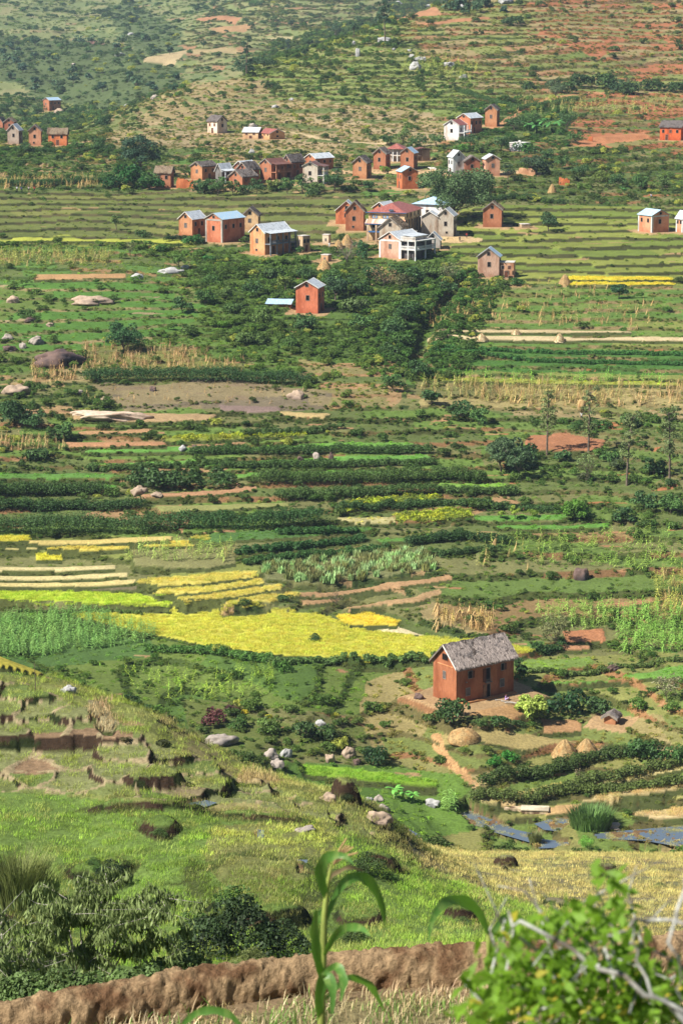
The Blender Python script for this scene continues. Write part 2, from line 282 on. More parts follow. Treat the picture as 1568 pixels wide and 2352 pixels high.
# ------------------------------------------------------------------ plots seen in the photograph: photo outline, colour, crop, level offset
S = [] 
def P_(*a): return [(a[i], a[i + 1]) for i in range(0, len(a), 2)]
FIELDS = [
 (P_(165,1412,210,1400,330,1402,560,1405,760,1413,800,1432,870,1445,1000,1460,1230,1488,1190,1500,1050,1506,800,1512,640,1502,480,1483,330,1450), GOLD, 'rice'),
 (P_(775,1410,850,1405,918,1425,912,1436,790,1430), (222,200,72), 'rice'),
 (P_(800,1436,915,1438,985,1458,880,1448), (214,198,150), 'straw'),
 (P_(-60,1350,130,1352,300,1362,402,1377,395,1388,200,1385,-60,1372), (172,190,60), 'rice'),
 (P_(310,1329,470,1319,592,1313,588,1324,460,1339,325,1341), (200,186,92), 'rice'),
 (P_(350,1354,480,1343,603,1329,608,1338,480,1358,358,1363), (200,186,92), 'rice'),
 (P_(402,1369,540,1356,640,1341,648,1350,540,1369,425,1379), (198,184,92), 'rice'),
 (P_(505,1384,600,1369,682,1356,690,1364,600,1384,512,1391), (196,182,92), 'rice'),
 (P_(-60,1232,400,1229,398,1240,60,1246,-60,1246), (202,180,100), 'straw'),
 (P_(-60,1231,66,1230,66,1240,-60,1241), (200,190,70), 'rice'),
 (P_(105,1253,480,1241,478,1251,112,1262), (200,182,84), 'rice'),
 (P_(-60,1252,90,1250,90,1258,-60,1261), (196,182,110), 'straw'),
 (P_(80,1273,140,1270,140,1282,80,1284), (206,196,66), 'rice'),
 (P_(-60,1296,265,1296,265,1304,-60,1305), (206,190,130), 'straw'),
 (P_(-60,1312,290,1315,290,1322,-60,1321), (204,188,126), 'straw'),
 (P_(-60,1327,310,1330,305,1338,-60,1336), (204,186,116), 'straw'),
 (P_(-60,1340,340,1344,330,1352,130,1350,-60,1347), (120,104,78), None),
 (P_(430,1232,700,1216,830,1207,880,1213,620,1236,470,1244), (86,122,58), 'bean'),
 (P_(540,1264,700,1246,840,1232,850,1238,700,1255,560,1272), (84,118,54), 'bean'),
 (P_(560,1283,760,1262,880,1250,885,1256,760,1271,575,1291), (84,116,52), 'bean'),
 (P_(600,1300,700,1282,860,1268,960,1262,1005,1290,1000,1308,880,1322,700,1338,612,1326), (120,122,76), 'bluegreen'),
 (P_(300,1256,520,1250,545,1290,480,1302,300,1300), (134,132,80), 'maize'),
 (P_(690,1360,900,1336,1040,1322,1040,1329,900,1348,690,1368), (190,140,100), None),
 (P_(690,1378,860,1354,860,1360,700,1386), (186,138,98), None),
 (P_(785,1390,960,1366,1010,1352,1010,1363,960,1378,800,1397), (192,146,104), None),
 # bright green strips
 (P_(178,1030,420,1024,440,1031,200,1036), (104,156,62), 'bean'),
 (P_(435,1029,784,1018,950,1018,950,1026,440,1036), (112,160,64), 'bean'),
 (P_(205,1062,450,1056,450,1063,215,1068), (108,158,62), 'bean'),
 (P_(455,1060,784,1050,980,1046,1000,1056,470,1067), (104,154,62), 'bean'),
 (P_(-60,1086,200,1085,275,1089,270,1096,-60,1096), (96,140,58), 'bean'),
 (P_(535,1086,784,1080,1105,1082,1100,1090,784,1090,545,1094), (104,150,60), 'bean'),
 (P_(-60,1112,200,1111,275,1112,260,1120,-60,1121), (96,148,56), 'bean'),
 (P_(1000,1110,1165,1107,1160,1116,1010,1119), (124,164,62), 'bean'),
 (P_(180,987,350,984,352,992,185,995), (196,142,100), None),
 (P_(152,1012,385,1012,380,1021,160,1023), (192,132,94), None),
 (P_(-60,1010,20,1010,20,1016,-60,1016), (188,130,92), None),
 (P_(300,1136,500,1123,592,1116,588,1124,480,1136,320,1142), (190,134,98), None),
 (P_(836,1119,1045,1118,1040,1126,846,1128), (186,130,92), None),
 (P_(350,1160,520,1156,664,1152,660,1160,500,1170,360,1176), (150,152,84), None),
 (P_(370,1004,560,996,705,992,700,999,560,1004,380,1010), (136,144,54), 'yellowherb'),
 (P_(784,1152,900,1140,1005,1134,1005,1148,900,1158,784,1170), (116,128,50), 'yellowherb'),
 (P_(905,1180,1000,1170,1085,1168,1080,1184,1000,1194,905,1196), (120,132,48), 'yellowherb'),
 (P_(766,1188,900,1186,905,1196,800,1199), (186,176,116), 'bean'),
 (P_(1085,1184,1305,1180,1300,1188,1090,1193), (100,148,58), 'bean'),
 (P_(1135,1204,1400,1200,1400,1208,1140,1212), (98,146,56), 'bean'),
 (P_(860,1236,1060,1226,1060,1232,870,1244), (96,140,58), 'bean'),
 (P_(170,950,300,946,500,952,480,962,300,966,160,958), (190,148,108), None),
 (P_(600,940,760,948,740,958,620,950), (204,166,112), None),
 (P_(500,930,640,936,640,944,510,942), (150,118,112), None),
 # straw strips and green rows right
 (P_(985,769,1600,774,1600,779,980,775), (206,184,136), 'straw'),
 (P_(980,755,1450,757,1450,761,980,760), (200,178,130), 'straw'),
 (P_(1306,634,1540,636,1545,641,1306,640), (208,190,62), 'rice'),
 (P_(1306,645,1545,647,1545,652,1306,651), (208,190,62), 'rice'),
 (P_(945,862,1300,872,1560,876,1560,882,1290,880,940,870), (160,166,62), 'bean'),
 (P_(30,546,420,551,420,556,30,552), (176,182,58), None),
 # red and tan plots
 (P_(1290,1446,1385,1440,1390,1470,1300,1472), (198,124,84), None),
 (P_(1285,1478,1350,1474,1355,1486,1290,1488), (190,128,92), None),
 (P_(1205,1030,1210,1000,1300,995,1390,1010,1380,1030,1300,1036), (178,112,78), None),
 (P_(1372,1386,1500,1372,1505,1380,1400,1394), (190,132,92), None),
 (P_(1190,1512,1350,1508,1365,1520,1340,1532,1190,1536), (124,150,66), 'bean'),
 (P_(1240,1560,1568,1530,1640,1520,1640,1560,1400,1556,1260,1570), (112,156,60), 'bean'),
 (P_(1050,1622,1090,1612,1200,1616,1240,1634,1180,1650,1060,1645), (204,148,98), None),
 (P_(1240,1650,1330,1655,1330,1675,1250,1680), (196,140,96), None),
 (P_(1010,1690,1100,1680,1250,1690,1330,1700,1200,1720,1010,1712), (186,156,98), None),
 (P_(1255,1852,1390,1838,1395,1848,1300,1868,1255,1868), (208,158,106), None),
 (P_(690,1760,840,1768,1000,1790,1005,1800,860,1792,700,1776), (134,170,56), 'ricegreen'),
 (P_(1070,1830,1200,1815,1420,1770,1568,1745,1640,1735,1640,1752,1568,1765,1400,1795,1200,1832,1080,1842), (190,174,112), 'stub'),
 (P_(1330,1830,1568,1790,1640,1780,1640,1796,1568,1806,1400,1836), (190,168,112), 'stub'),
 (P_(1420,1830,1600,1812,1600,1824,1450,1842), (176,170,96), 'stub'),
 (P_(1450,1862,1560,1850,1600,1856,1568,1875,1460,1872), (200,176,124), 'stub'),
 # far pale terraces and red fields
 (P_(335,135,400,118,450,122,400,145,330,148), (200,166,126), None),
 (P_(440,122,530,116,560,122,440,134), (188,156,112), None),
 (P_(455,40,560,44,540,54,450,48), (190,128,92), None),
 (P_(500,60,600,52,560,72,480,70), (184,136,96), None),
 (P_(610,84,660,78,690,80,640,86), (196,172,126), None),
 (P_(190,92,270,100,260,106,200,102), (150,104,92), None),
 (P_(960,52,1120,36,1125,41,980,57), (190,124,86), None),
 (P_(900,40,1010,28,1012,33,910,45), (188,126,90), None),
 (P_(1325,320,1480,300,1490,316,1330,335), (200,124,82), None),
 (P_(80,630,290,628,290,637,80,640), (198,144,98), None),
]
NFIELDS = [
 (P_(200,1560,160,1548,-60,1530,-60,1536,100,1552,200,1574), (206,180,60), None, None),
 (P_(205,1608,235,1612,270,1662,258,1682,235,1680,210,1646), (170,148,112), 'stub', None),
 (P_(560,1765,650,1792,640,1800,600,1806,545,1786), (170,150,104), 'stub', None),
]
WATER = []   # (poly on plane, level)
NOVEG = np.zeros(B.shape, bool); CROP = {}
def crop_add(kind, poly, lev, col): CROP.setdefault(kind, []).append((poly, lev, col))
FID = np.full(B.shape, -1, np.int32); FIDS = []
def lay(poly, col, crop, off=0.0, near=False):
    cx = np.mean([p[0] for p in poly]); lo = max(poly, key=lambda p: p[1])
    dmin, dmax = (30, 215) if near else (215, 2700)
    hs = [hit(px, py, B, dmin, dmax)[2] for px, py in poly]
    lev = float(np.median(hs)) + (off or 0)
    flat = (off is not None) and min(p[1] for p in poly) > 430
    q = 1.0 if near else (.22 if crop == 'rice' else .5)
    def _on(px, py):
        z = lev
        for _ in range(5): x_, y_ = on_plane(px, py, z); z = .5 * z + .5 * (lev + q * (float(samp(B, x_, min(y_, 2600.))) - lev))
        return x_, y_
    w = np.array([_on(px, py) for px, py in poly]) if flat else np.array([hit(px, py, B, dmin, dmax)[:2] for px, py in poly])
    x0, y0 = w.min(0) - 1; x1, y1 = w.max(0) + 1
    if y1 > 4 * y0: return
    m = (XX > x0) & (XX < x1) & (DD > y0) & (DD < y1) & (FAR != near)
    jx = XX + (vnoise(XX / 3.2, DD / 6, 5) - .5) * (.8 if not near else .25)
    m[m] = inpoly(jx[m], DD[m], [tuple(p) for p in w])
    tilt = 0.0
    if flat: H[m] = lev + (B[m] - lev) * q + (H[m] - B[m]) * 0.03
    COL[m] = gl(col, .72); RIS[m] = False; FID[m] = len(FIDS); FIDS.append(lev); EXPL[m] = True; BARE[m] = 0.0
    if crop != 'bean': HERB[m] = 0
    else: HERB[m] = .9; HT[m] = lin(np.array(col) * np.array([.92, .98, .9]))
    BUSH[m] = 0
    if crop and crop != 'bean': CROP.setdefault(crop, []).append(([tuple(p) for p in w], lev, lin(col)))
    if crop in ('rice', 'ricegreen'): COL[m] = lin(np.array(col) * .96); H[m] += (fbm(XX[m] / .7, DD[m] / 1.6, 19, 2) - .5) * .10
for poly, col, crop in FIELDS: lay(poly, col, crop)
for poly, col, crop, off in NFIELDS: lay(poly, col, crop, off, True)

FIDF = FID.copy(); EDGE = np.zeros(B.shape, bool)
for sft in (1, 2, 3):
    e = np.zeros(B.shape, bool); e[:-sft] = (FID[sft:] >= 0) & (FID[:-sft] != FID[sft:]); e &= (PY > 430); EDGE |= e
    if sft <= 3: H[:-sft] = np.where(e[:-sft], np.minimum(H[:-sft], H[sft:] - .30), H[:-sft])
COL[EDGE] = gl((84, 92, 46)); HERB[EDGE] = .9; HT[EDGE] = lin((74, 88, 42)); BUSH[EDGE] = 0; BARE[EDGE] = 0; EXPL |= EDGE
def soften(n=2):
    for _ in range(n):
        H[:, 1:-1] = (H[:, :-2] + 2 * H[:, 1:-1] + H[:, 2:]) / 4
        H[1:-1] = (H[:-2] + 2 * H[1:-1] + H[2:]) / 4
soften(2)
# ------------------------------------------------------------------ where the houses stand
VW = {'3': (500, 500, .6378), '4': (1250, 350, .5740), '1': (0, 0, .8508), '2': (1333, 0, .8508), 'M': (1400, 750, .287), '5': (2000, 400, .4254),
      'P': (0, 0, 1.7009), 'F': (1650, 2450, .3508)}
def vp(v, x, y):
    a = VW[v]; return (a[0] + x * a[2]) / 1.7009, (a[1] + y * a[2]) / 1.7009
RBR=(176,118,88); RBR2=(160,104,80); ORA=(192,138,100); PINK=(214,160,130); GRY=(186,178,166); CRM=(216,182,138); WHT=(232,230,226); DRB=(160,88,60)
TH='thatch'; ME='metal'; BL='blue_metal'; RU='rusty_metal'; MA='maroon_metal'; BR='brown_metal'; FLAT='flat'
# view, front corner x, base y, eave y, left x, right x, gable side, ridge y, roof, wall, length ratio, options, label
HOUSES = [
 ('F',372,860,425,112,1018,'L',185,TH,(168,108,76),2.0,dict(main=1),'tall red earth house under thick grey thatch, alone in front of the golden rice field'),
 ('3',262,366,275,168,283,'R',240,TH,RBR,1.2,dict(),'narrow red house with drooping grey thatch at the left end of the village row'),
 ('3',455,318,238,386,545,'L',211,TH,ORA,1.4,dict(base2=1),'orange gabled house with grey thatch, left of the dark house with white porch'),
 ('3',575,345,262,537,640,'L',213,ME,(120,116,112),1.6,dict(ver=1,vcol=(196,200,204)),'dark walled house with pale sheet roof and columned porch in the village row'),
 ('3',712,330,236,650,786,'L',204,ME,RBR2,1.4,dict(),'red house with whitish roof half hidden behind the grey thatched pair'),
 ('3',735,345,255,668,806,'L',215,TH,RBR2,1.3,dict(),'red thatched house standing behind the lowest house of the brick village row'),
 ('3',701,372,300,620,790,'L',262,TH,RBR,1.3,dict(),'lowest small red house with flared grey thatch behind the roadside bushes'),
 ('3',878,317,222,809,975,'L',190,BR,RBR,1.5,dict(ver=1,vcol=(176,120,92)),'red house with brown sheet roof and a brick pillared veranda'),
 ('3',1000,300,208,948,1080,'L',168,TH,RBR2,1.4,dict(),'red house with ragged grey thatch between the brown roofed and the white roofed houses'),
 ('3',1148,258,186,1084,1258,'L',158,ME,RBR,1.6,dict(),'long red house with clean pale sheet roof topping the brick village row'),
 ('3',1160,346,234,1070,1188,'L',210,BR,(204,192,174),1.2,dict(ver=1,vcol=(214,212,204)),'cream plastered tower house with reddish roof edge and white side balcony'),
 ('4',315,606,500,222,350,'L',459,TH,ORA,1.2,dict(),'small orange house with grey brown thatch beside a dark earth pit'),
 ('4',445,543,438,362,478,'L',402,TH,RBR,1.2,dict(),'tall red house with dark thatch left of the maroon roofed porch house'),
 ('4',556,490,402,462,582,'L',368,MA,(214,200,186),1.3,dict(hip=1,openp=1),'open white pillared house with faded maroon hipped roof'),
 ('4',660,486,412,632,748,'L',396,BR,(176,150,124),1.5,dict(openp=1,lean=1),'low open shed with brown columns right of the maroon roofed house'),
 ('4',635,546,432,545,662,'L',397,BL,RBR,1.2,dict(),'tall red brick house with bluish sheet roof in the middle of the upper hamlet'),
 ('4',557,676,560,520,666,'R',528,BL,RED2,1.2,dict(),'cracked red earth house with pale blue roof standing below the upper hamlet'),
 ('4',903,580,458,868,980,'R',417,ME,(206,210,208),1.2,dict(),'tall pale grey cement house above the big dark tree'),
 ('4',984,580,488,982,1086,'R',456,TH,RBR2,1.4,dict(),'red brick house with dark low roof joined to the pale grey tower'),
 ('4',1125,586,474,1102,1221,'R',445,ME,PINK,1.2,dict(),'pinkish plastered house with pale roof at the right end of the upper hamlet'),
 ('4',1200,252,140,1120,1219,'L',107,TH,ORA,1.2,dict(),'highest narrow orange house with small dark thatch, near the banana plants'),
 ('4',1020,300,195,930,1100,'L',165,ME,(200,128,94),1.5,dict(),'brick house with patchy pale roof right behind the white balcony house'),
 ('4',942,345,242,842,994,'L',208,MA,WHT,1.3,dict(ver=1,vcol=WHT),'white house with purplish roof and two storey side balcony on the upper slope'),
 ('4',1375,420,368,1287,1425,'L',352,FLAT,(226,230,232),1.0,dict(tomb=1),'low white box shaped tomb with flat roof in the bushes'),
 ('4',250,915,822,106,262,'L',760,ME,(214,132,92),1.3,dict(),'wide orange house with white roof edge, half hidden by the thatched one'),
 ('4',295,960,826,173,306,'L',764,TH,RBR,1.2,dict(),'red house with brown thatch in front of the white edged one, by a small tree'),
 ('4',450,905,805,358,520,'L',768,ME,(200,124,86),1.4,dict(),'brick house with white gable edge peeking over the long maroon roof'),
 ('4',830,925,780,640,905,'L',741,BL,WHT,1.0,dict(hip=1),'white house with blotchy blue grey hipped roof behind the grey cement building'),
 ('4',660,900,815,565,700,'L',785,TH,(196,134,100),1.3,dict(),'brick house with sagging brown thatch behind the maroon roofed building'),
 ('4',573,1030,838,328,688,'L',800,MA,(206,180,140),1.6,dict(hip=1,big=1),'largest building with maroon hipped roof, rusty awning and blue trim'),
 ('4',905,1000,858,797,928,'L',812,ME,(184,174,158),1.2,dict(extra=('4',798,985,852,690,805,'L',820,ME,(178,166,150),1.2)),'big grey cement building with two gables and white sheet roofs'),
 ('4',548,1080,940,402,590,'L',878,TH,(186,172,152),1.2,dict(balc=1),'grey plastered house with brown roof in front of the maroon roofed building'),
 ('4',544,1150,1024,402,690,'L',969,ME,(206,164,140),1.5,dict(trim=1,bigver=1),'white cornered house with stepped gable and double white balconies'),
 ('4',815,1086,1020,716,823,'L',974,ME,(176,170,160),1.2,dict(),'small grey house with white edged roof beside the white balcony house'),
 ('4',1232,936,818,1106,1243,'L',770,TH,RBR,1.2,dict(),'lone red house with arched window slits at the edge of the rice terraces'),
 ('4',1215,1277,1136,1070,1228,'L',1082,BL,(190,156,134),1.2,dict(side=1,extra=('4',1258,1262,1165,1252,1358,'R',1150,FLAT,(196,150,118),1.2)),'weathered house with pale blue roof and a roofless brick wing'),
 ('3',395,666,558,313,478,'L',515,ME,ORA,1.4,dict(),'orange house with white metal roof behind the tall framed brick house'),
 ('3',578,702,560,476,716,'L',523,BL,(196,124,92),1.6,dict(trim=1,tcol=(176,168,156)),'tall brick house framed by grey pillars under a bright blue roof'),
 ('3',797,620,536,698,812,'L',494,TH,CRM,1.3,dict(),'yellowish mud house with brown thatch behind the columned house'),
 ('3',838,776,642,748,1000,'L',590,ME,(222,160,114),1.9,dict(ver=1,vcol=(130,134,140)),'orange house with grey sheet roof and a long grey columned veranda'),
 ('3',1070,760,664,1034,1115,'L',655,FLAT,(196,168,134),1.0,dict(),'flat topped grey annex at the right end of the columned house'),
 ('3',1228,712,656,1190,1242,'L',650,FLAT,(214,196,168),1.0,dict(),'tiny pale outhouse next to the haystacks'),
 ('3',1224,818,780,1182,1246,'L',775,FLAT,(206,164,124),1.0,dict(),'tiny brick hut below the haystacks, beside the bare grey tree'),
 ('3',1162,1136,978,1028,1202,'L',938,ME,(206,122,90),1.2,dict(),'solitary tall brick house with white roof in the middle of the bushes'),
 ('1',228,505,461,200,281,'L',449,BL,RBR,1.6,dict(),'remote red house with pale blue roof at the foot of the far mountain'),
 ('1',14,590,562,-14,30,'L',540,TH,RBR,1.2,dict(),'red thatched house cut by the left edge of the hamlet'),
 ('1',66,600,560,22,78,'L',543,TH,RBR2,1.2,dict(),'red thatched house behind the grey house of the left hamlet'),
 ('1',88,661,598,37,106,'L',571,ME,(178,162,146),1.2,dict(),'greyish house with white roof in the left hamlet'),
 ('1',190,668,600,135,194,'L',576,TH,(206,150,118),1.2,dict(),'narrow pinkish house with small dark thatch in the left hamlet'),
 ('1',308,668,611,224,314,'R',584,TH,(206,126,82),.5,dict(longl=1),'long orange house with grey thatch at the right end of the left hamlet'),
 ('1',998,612,558,953,1043,'R',534,TH,(236,214,190),1.1,dict(),'whitish house with worn grey thatch alone on the pale terraces'),
 ('1',1185,636,607,1115,1206,'R',597,ME,(226,192,150),.6,dict(longl=1),'low cream shed with pale rusty roof beside the maroon roofed cottage'),
 ('1',1238,640,613,1190,1308,'R',594,MA,(216,170,124),1.2,dict(),'low cream cottage with maroon roof on the upper slope'),
 ('2',1556,645,586,1460,1582,'R',558,TH,(206,104,62),.6,dict(longl=1),'red earth house with grey roof on the red slope at the right edge'),
 ('5',1278,1196,1040,1152,1432,'R',988,BL,(216,150,116),1.0,dict(trim=1,tcol=(206,204,200)),'pink house with white corner pillars on the right rice terraces'),
 ('5',1560,1194,1064,1500,1640,'R',1000,ME,(214,150,118),1.0,dict(trim=1,tcol=(220,218,214)),'pink house with white roof cut by the right edge of the rice terraces'),
 ('5',86,1150,1122,70,160,'R',1116,FLAT,(190,170,140),1.0,dict(),'tiny mud shelter on the terrace right of the lone red house'),
 ('P',1412,1664,1650,1386,1420,'L',1641,TH,ORA,1.0,dict(hut=1),'tiny orange hut with straw roof right of the big thatched house'),
]
HD = []
def depth_ax(x, y, z): return y * math.cos(PITCH) - z * math.sin(PITCH)
def place_spec(sp, root=None):
    v, cx, by, ey, xl, xr, side, ay, roof, wall, q = sp[:11]
    CX, BY = vp(v, cx, by); _, EY = vp(v, cx, ey); XL, _ = vp(v, xl, by); XR, _ = vp(v, xr, by); _, AY = vp(v, cx, ay)
    if root is None: x, y, z = hit(CX, BY, B, 215, 2700)
    else:
        y = root['y'] - 0.0; x = y * ux(CX, BY); z = root['z']; y = z / tz(BY) if z / tz(BY) > 0 else y
        y = min(max(y, root['y'] - 6), root['y'] + 10); x = y * ux(CX, BY)
    s = F / depth_ax(x, y, z)
    wl = max((CX - XL) / s, .6); wr = max((XR - CX) / s, .35)
    az = math.atan2(x, y)      # line of sight bearing
    a = math.atan2(wr, wl * q) if side == 'L' else math.atan2(wr * q, wl)
    if side == 'R' and sp[11].get('longl') if len(sp) > 11 else False: a = math.radians(14)
    a = min(max(a, math.radians(6)), math.radians(80))
    Ll = wl / math.cos(a); Lr = wr / math.sin(a)
    Lr = min(max(Lr, Ll * .7), Ll * 2.6) if side == 'L' else Lr
    hh = (BY - EY) / s
    el = math.atan2(-z, y); g = Ll if side == 'L' else Lr
    dg = (Ll / 2 * math.sin(a)) if side == 'L' else (Lr / 2 * math.cos(a))
    rise = (EY - AY) / s - dg * math.tan(el)
    rise = min(max(rise, g * .22), g * .75)
    return dict(x=x, y=y, z=z, a=a + 0 * az, rot=-a - az * 1.0, Ll=Ll, Lr=Lr, h=hh, rise=rise, side=side, roof=roof, wall=wall, s=s, px=CX, py=BY)
for sp in HOUSES:
    d = place_spec(sp); d['opt'] = sp[11]; d['label'] = sp[12]
    if 'extra' in sp[11]: d['ex'] = place_spec(sp[11]['extra'], d)
    HD.append(d)
def local(d, lx, ly, lz=0):
    c, s_ = math.cos(d['rot']), math.sin(d['rot']); return d['x'] + c * lx - s_ * ly, d['y'] + s_ * lx + c * ly, d['z'] + lz
for d in HD:
    cx, cy, _ = local(d, -d['Ll'] / 2, d['Lr'] / 2)
    m = (abs(XX - cx) < 25) & (abs(DD - cy) < 25)
    dx = XX[m] - cx; dy = DD[m] - cy; c, s_ = math.cos(-d['rot']), math.sin(-d['rot'])
    lx = c * dx - s_ * dy; ly = s_ * dx + c * dy
    r = np.maximum(abs(lx) - d['Ll'] / 2, abs(ly) - d['Lr'] / 2)
    pad = 1.2 if not d['opt'].get('main') else 2.5
    w = 1 - sstep(pad, pad + (2.2 if not d['opt'].get('main') else 3), r)
    hm = H[m]; H[m] = hm + (d['z'] - 0.05 - hm) * w
    k = w > .5; idx = np.argwhere(m)[k]
    COL[idx[:, 0], idx[:, 1]] = gl((196, 150, 108), .7); RIS[idx[:, 0], idx[:, 1]] = False; HERB[idx[:, 0], idx[:, 1]] = 0; BUSH[idx[:, 0], idx[:, 1]] *= 0
    EXPL[idx[:, 0], idx[:, 1]] = True
    # nothing tall right in front of a facade
    fr = (abs(XX - d['x']) < max(d['Ll'], 4) + 3) & (DD < d['y'] + 2) & (DD > d['y'] - 9 ) & FAR
    BUSH[fr] *= .12

# ------------------------------------------------------------------ the stream, ponds and paddy water
WPOLY = [
 (P_(900,1905,930,1900,975,1925,1010,1940,970,1942,905,1915), -.0), 
 (P_(1045,1872,1075,1862,1130,1880,1180,1905,1230,1915,1220,1935,1150,1915,1085,1895), .0),
 (P_(1230,1892,1270,1880,1325,1878,1315,1895,1280,1908,1250,1905), .0),
 (P_(1360,1915,1568,1898,1640,1896,1640,1940,1568,1945,1480,1930,1370,1925), .0),
 (P_(1220,1925,1310,1935,1315,1945,1240,1948), .0),
 ]
NWPOLY = [(P_(400,1852,470,1838,495,1844,450,1862), .0), (P_(592,1905,606,1908,604,1936,592,1932), .0), (P_(672,1976,705,1976,704,2016,678,2012), .0)]
WAT = []
def water(poly, off, near):
    dmin, dmax = (30, 215) if near else (215, 2700)
    hs = [hit(px, py, H, dmin, dmax)[2] for px, py in poly]; lev = float(np.median(hs)) + off
    w = np.array([on_plane(px, py, lev) for px, py in poly]); c = w.mean(0)
    jx = XX + (fbm(XX / 1.5, DD / 3, 15, 2) - .5) * 1.4
    m = (XX > w[:, 0].min() - 2) & (XX < w[:, 0].max() + 2) & (DD > w[:, 1].min() - 3) & (DD < w[:, 1].max() + 3) & (FAR != near)
    big = m.copy(); big[m] = inpoly(jx[m], DD[m], [tuple(c + (p - c) * 1.12) for p in w])
    H[big] = np.minimum(H[big], lev + .12)
    m[m] = inpoly(jx[m], DD[m], [tuple(p) for p in w])
    H[m] = lev - .12 + (fbm(XX[m] / 1.1, DD[m] / 2.2, 71, 3) - .40) * (.55 if not near else .15)
    COL[m] = lin((120, 96, 70)); RIS[m] = False; BUSH[m] = 0; HERB[m] = 1.0; HT[m] = lin((150, 140, 96)); EXPL[m] = True; BARE[m] = 0
    WAT.append(([tuple(c + (p - c) * 1.08) for p in w], lev))
for p, o in WPOLY: water(p, o, False)
for p, o in NWPOLY: water(p, o, True)

# ------------------------------------------------------------------ paths and worn earth (photo line, width m, colour)
def line_mask(pts, width, near=False, G=None):
    dmin, dmax = (20, 215) if near else (215, 2700)
    w = [hit(px, py, H, dmin, dmax)[:2] for px, py in pts]; best = np.full(B.shape, 1e9)
    for (x1, y1), (x2, y2) in zip(w[:-1], w[1:]):
        m = (XX > min(x1, x2) - width * 3) & (XX < max(x1, x2) + width * 3) & (DD > min(y1, y2) - width * 3) & (DD < max(y1, y2) + width * 3)
        L2 = (x2 - x1) ** 2 + (y2 - y1) ** 2 + 1e-9
        t = np.clip(((XX[m] - x1) * (x2 - x1) + (DD[m] - y1) * (y2 - y1)) / L2, 0, 1)
        best[m] = np.minimum(best[m], np.hypot(XX[m] - x1 - t * (x2 - x1), DD[m] - y1 - t * (y2 - y1)))
    return best, w
PATHS = [(P_(1000,1690,1010,1725,1040,1760,1070,1785,1085,1800), .6, (216,156,104)), (P_(1085,1805,1120,1830,1160,1850,1195,1858), .45, (214,170,120)),
 (P_(1130,298,1190,262,1260,225,1340,215,1400,212), 1.3, (206,140,96)), (P_(160,330,220,322,270,318), 1.5, (196,152,112)), (P_(760,560,860,562,960,560,1060,552), 2.0, (204,162,118)),
 (P_(780,395,900,398,1060,398,1180,395,1230,400), 2.6, (214,166,124)), (P_(640,300,760,322,880,330), 1.2, (206,170,130)), (P_(1000,552,1040,540,1075,548), 3, (212,170,126)),
 (P_(400,398,640,402,700,404), 1.6, (196,140,100))]
for pts, wd, col in PATHS:
    dist, _ = line_mask(pts, wd); dist = dist + (fbm(XX / 1.5, DD / 1.5, 23, 2) - .5) * wd
    k = dist < wd; COL[k] = gl(col, .75); RIS[k] = False; HERB[k] = 0; BUSH[k] = 0; BARE[k] = 0; EXPL[k] = True
# the dark gully running down from the village
gd, _ = line_mask(P_(1060,640,1030,680,985,740,965,790,950,840), 4)
H -= np.where(gd < 9, 2.2 * (1 - sstep(0.5, 3.2, gd)), 0); BUSH[gd < 12] = .22; BUSH[gd < 2.0] = 0; BT[gd < 9] = lin((58, 88, 38))

# near terrace shapes: raised grassy banks, hollow and edges on the near spur (photo point, width m, depth m, height m)
for px, py, wx, wy, hh in [(585,2110,2.8,2.4,1.0),(830,2110,1.3,1.5,.5),(880,1985,1.0,1.2,.7),(235,2010,1.9,1.6,.7),(370,1905,1.2,1.5,.6),(600,2030,4,5,.25),(1060,2110,.9,1.1,.7),(1160,1990,.9,1.2,.9),(1392,2010,.9,1.3,.9),(795,1835,1.0,1.4,1.3),(80,2100,3.5,3,.8),(1280,2085,1.0,1.2,.6),(705,1790,.6,1,.7),(600,1880,3.4,.7,.35),(350,1848,3.8,.7,.35)]:
    x, y, z = hit(px, py, H, 60, 215)
    r = np.hypot((XX - x) / wx, (DD - y) / wy) + (fbm(XX / 1.2, DD / 1.2, 33, 2) - .5) * .5
    H += hh * np.clip(1 - r ** 3, 0, 1) ** .6; k = (r < 1.15)
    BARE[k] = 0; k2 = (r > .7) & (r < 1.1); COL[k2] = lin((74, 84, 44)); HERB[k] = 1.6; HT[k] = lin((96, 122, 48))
# berm of dug earth across the paddy in front
bd, BERM = line_mask(P_(-150,2400,0,2372,150,2350,400,2305,640,2272,784,2256,1100,2240,1300,2232,1500,2222,1720,2215), .33, True)
_bx = np.array([w_[0] for w_ in BERM]); _by = np.array([w_[1] for w_ in BERM]); DC = np.interp(XX, _bx, _by); nb_ = (DD < 40) & (DD > DC + .25)
H = np.where(nb_, np.minimum(H, -10 - .68 * np.clip(DD - DC - .25, 0, 30)), H)
k = bd < .5; COL[k] = gl((150, 118, 90), .7); HERB[k] = 0; EXPL[k] = True; BARE[k] = 0
kf = (DD < 26) & ~k; COL[kf] = gl((160, 138, 98)); HERB[kf] = 0; BARE[kf] = .0

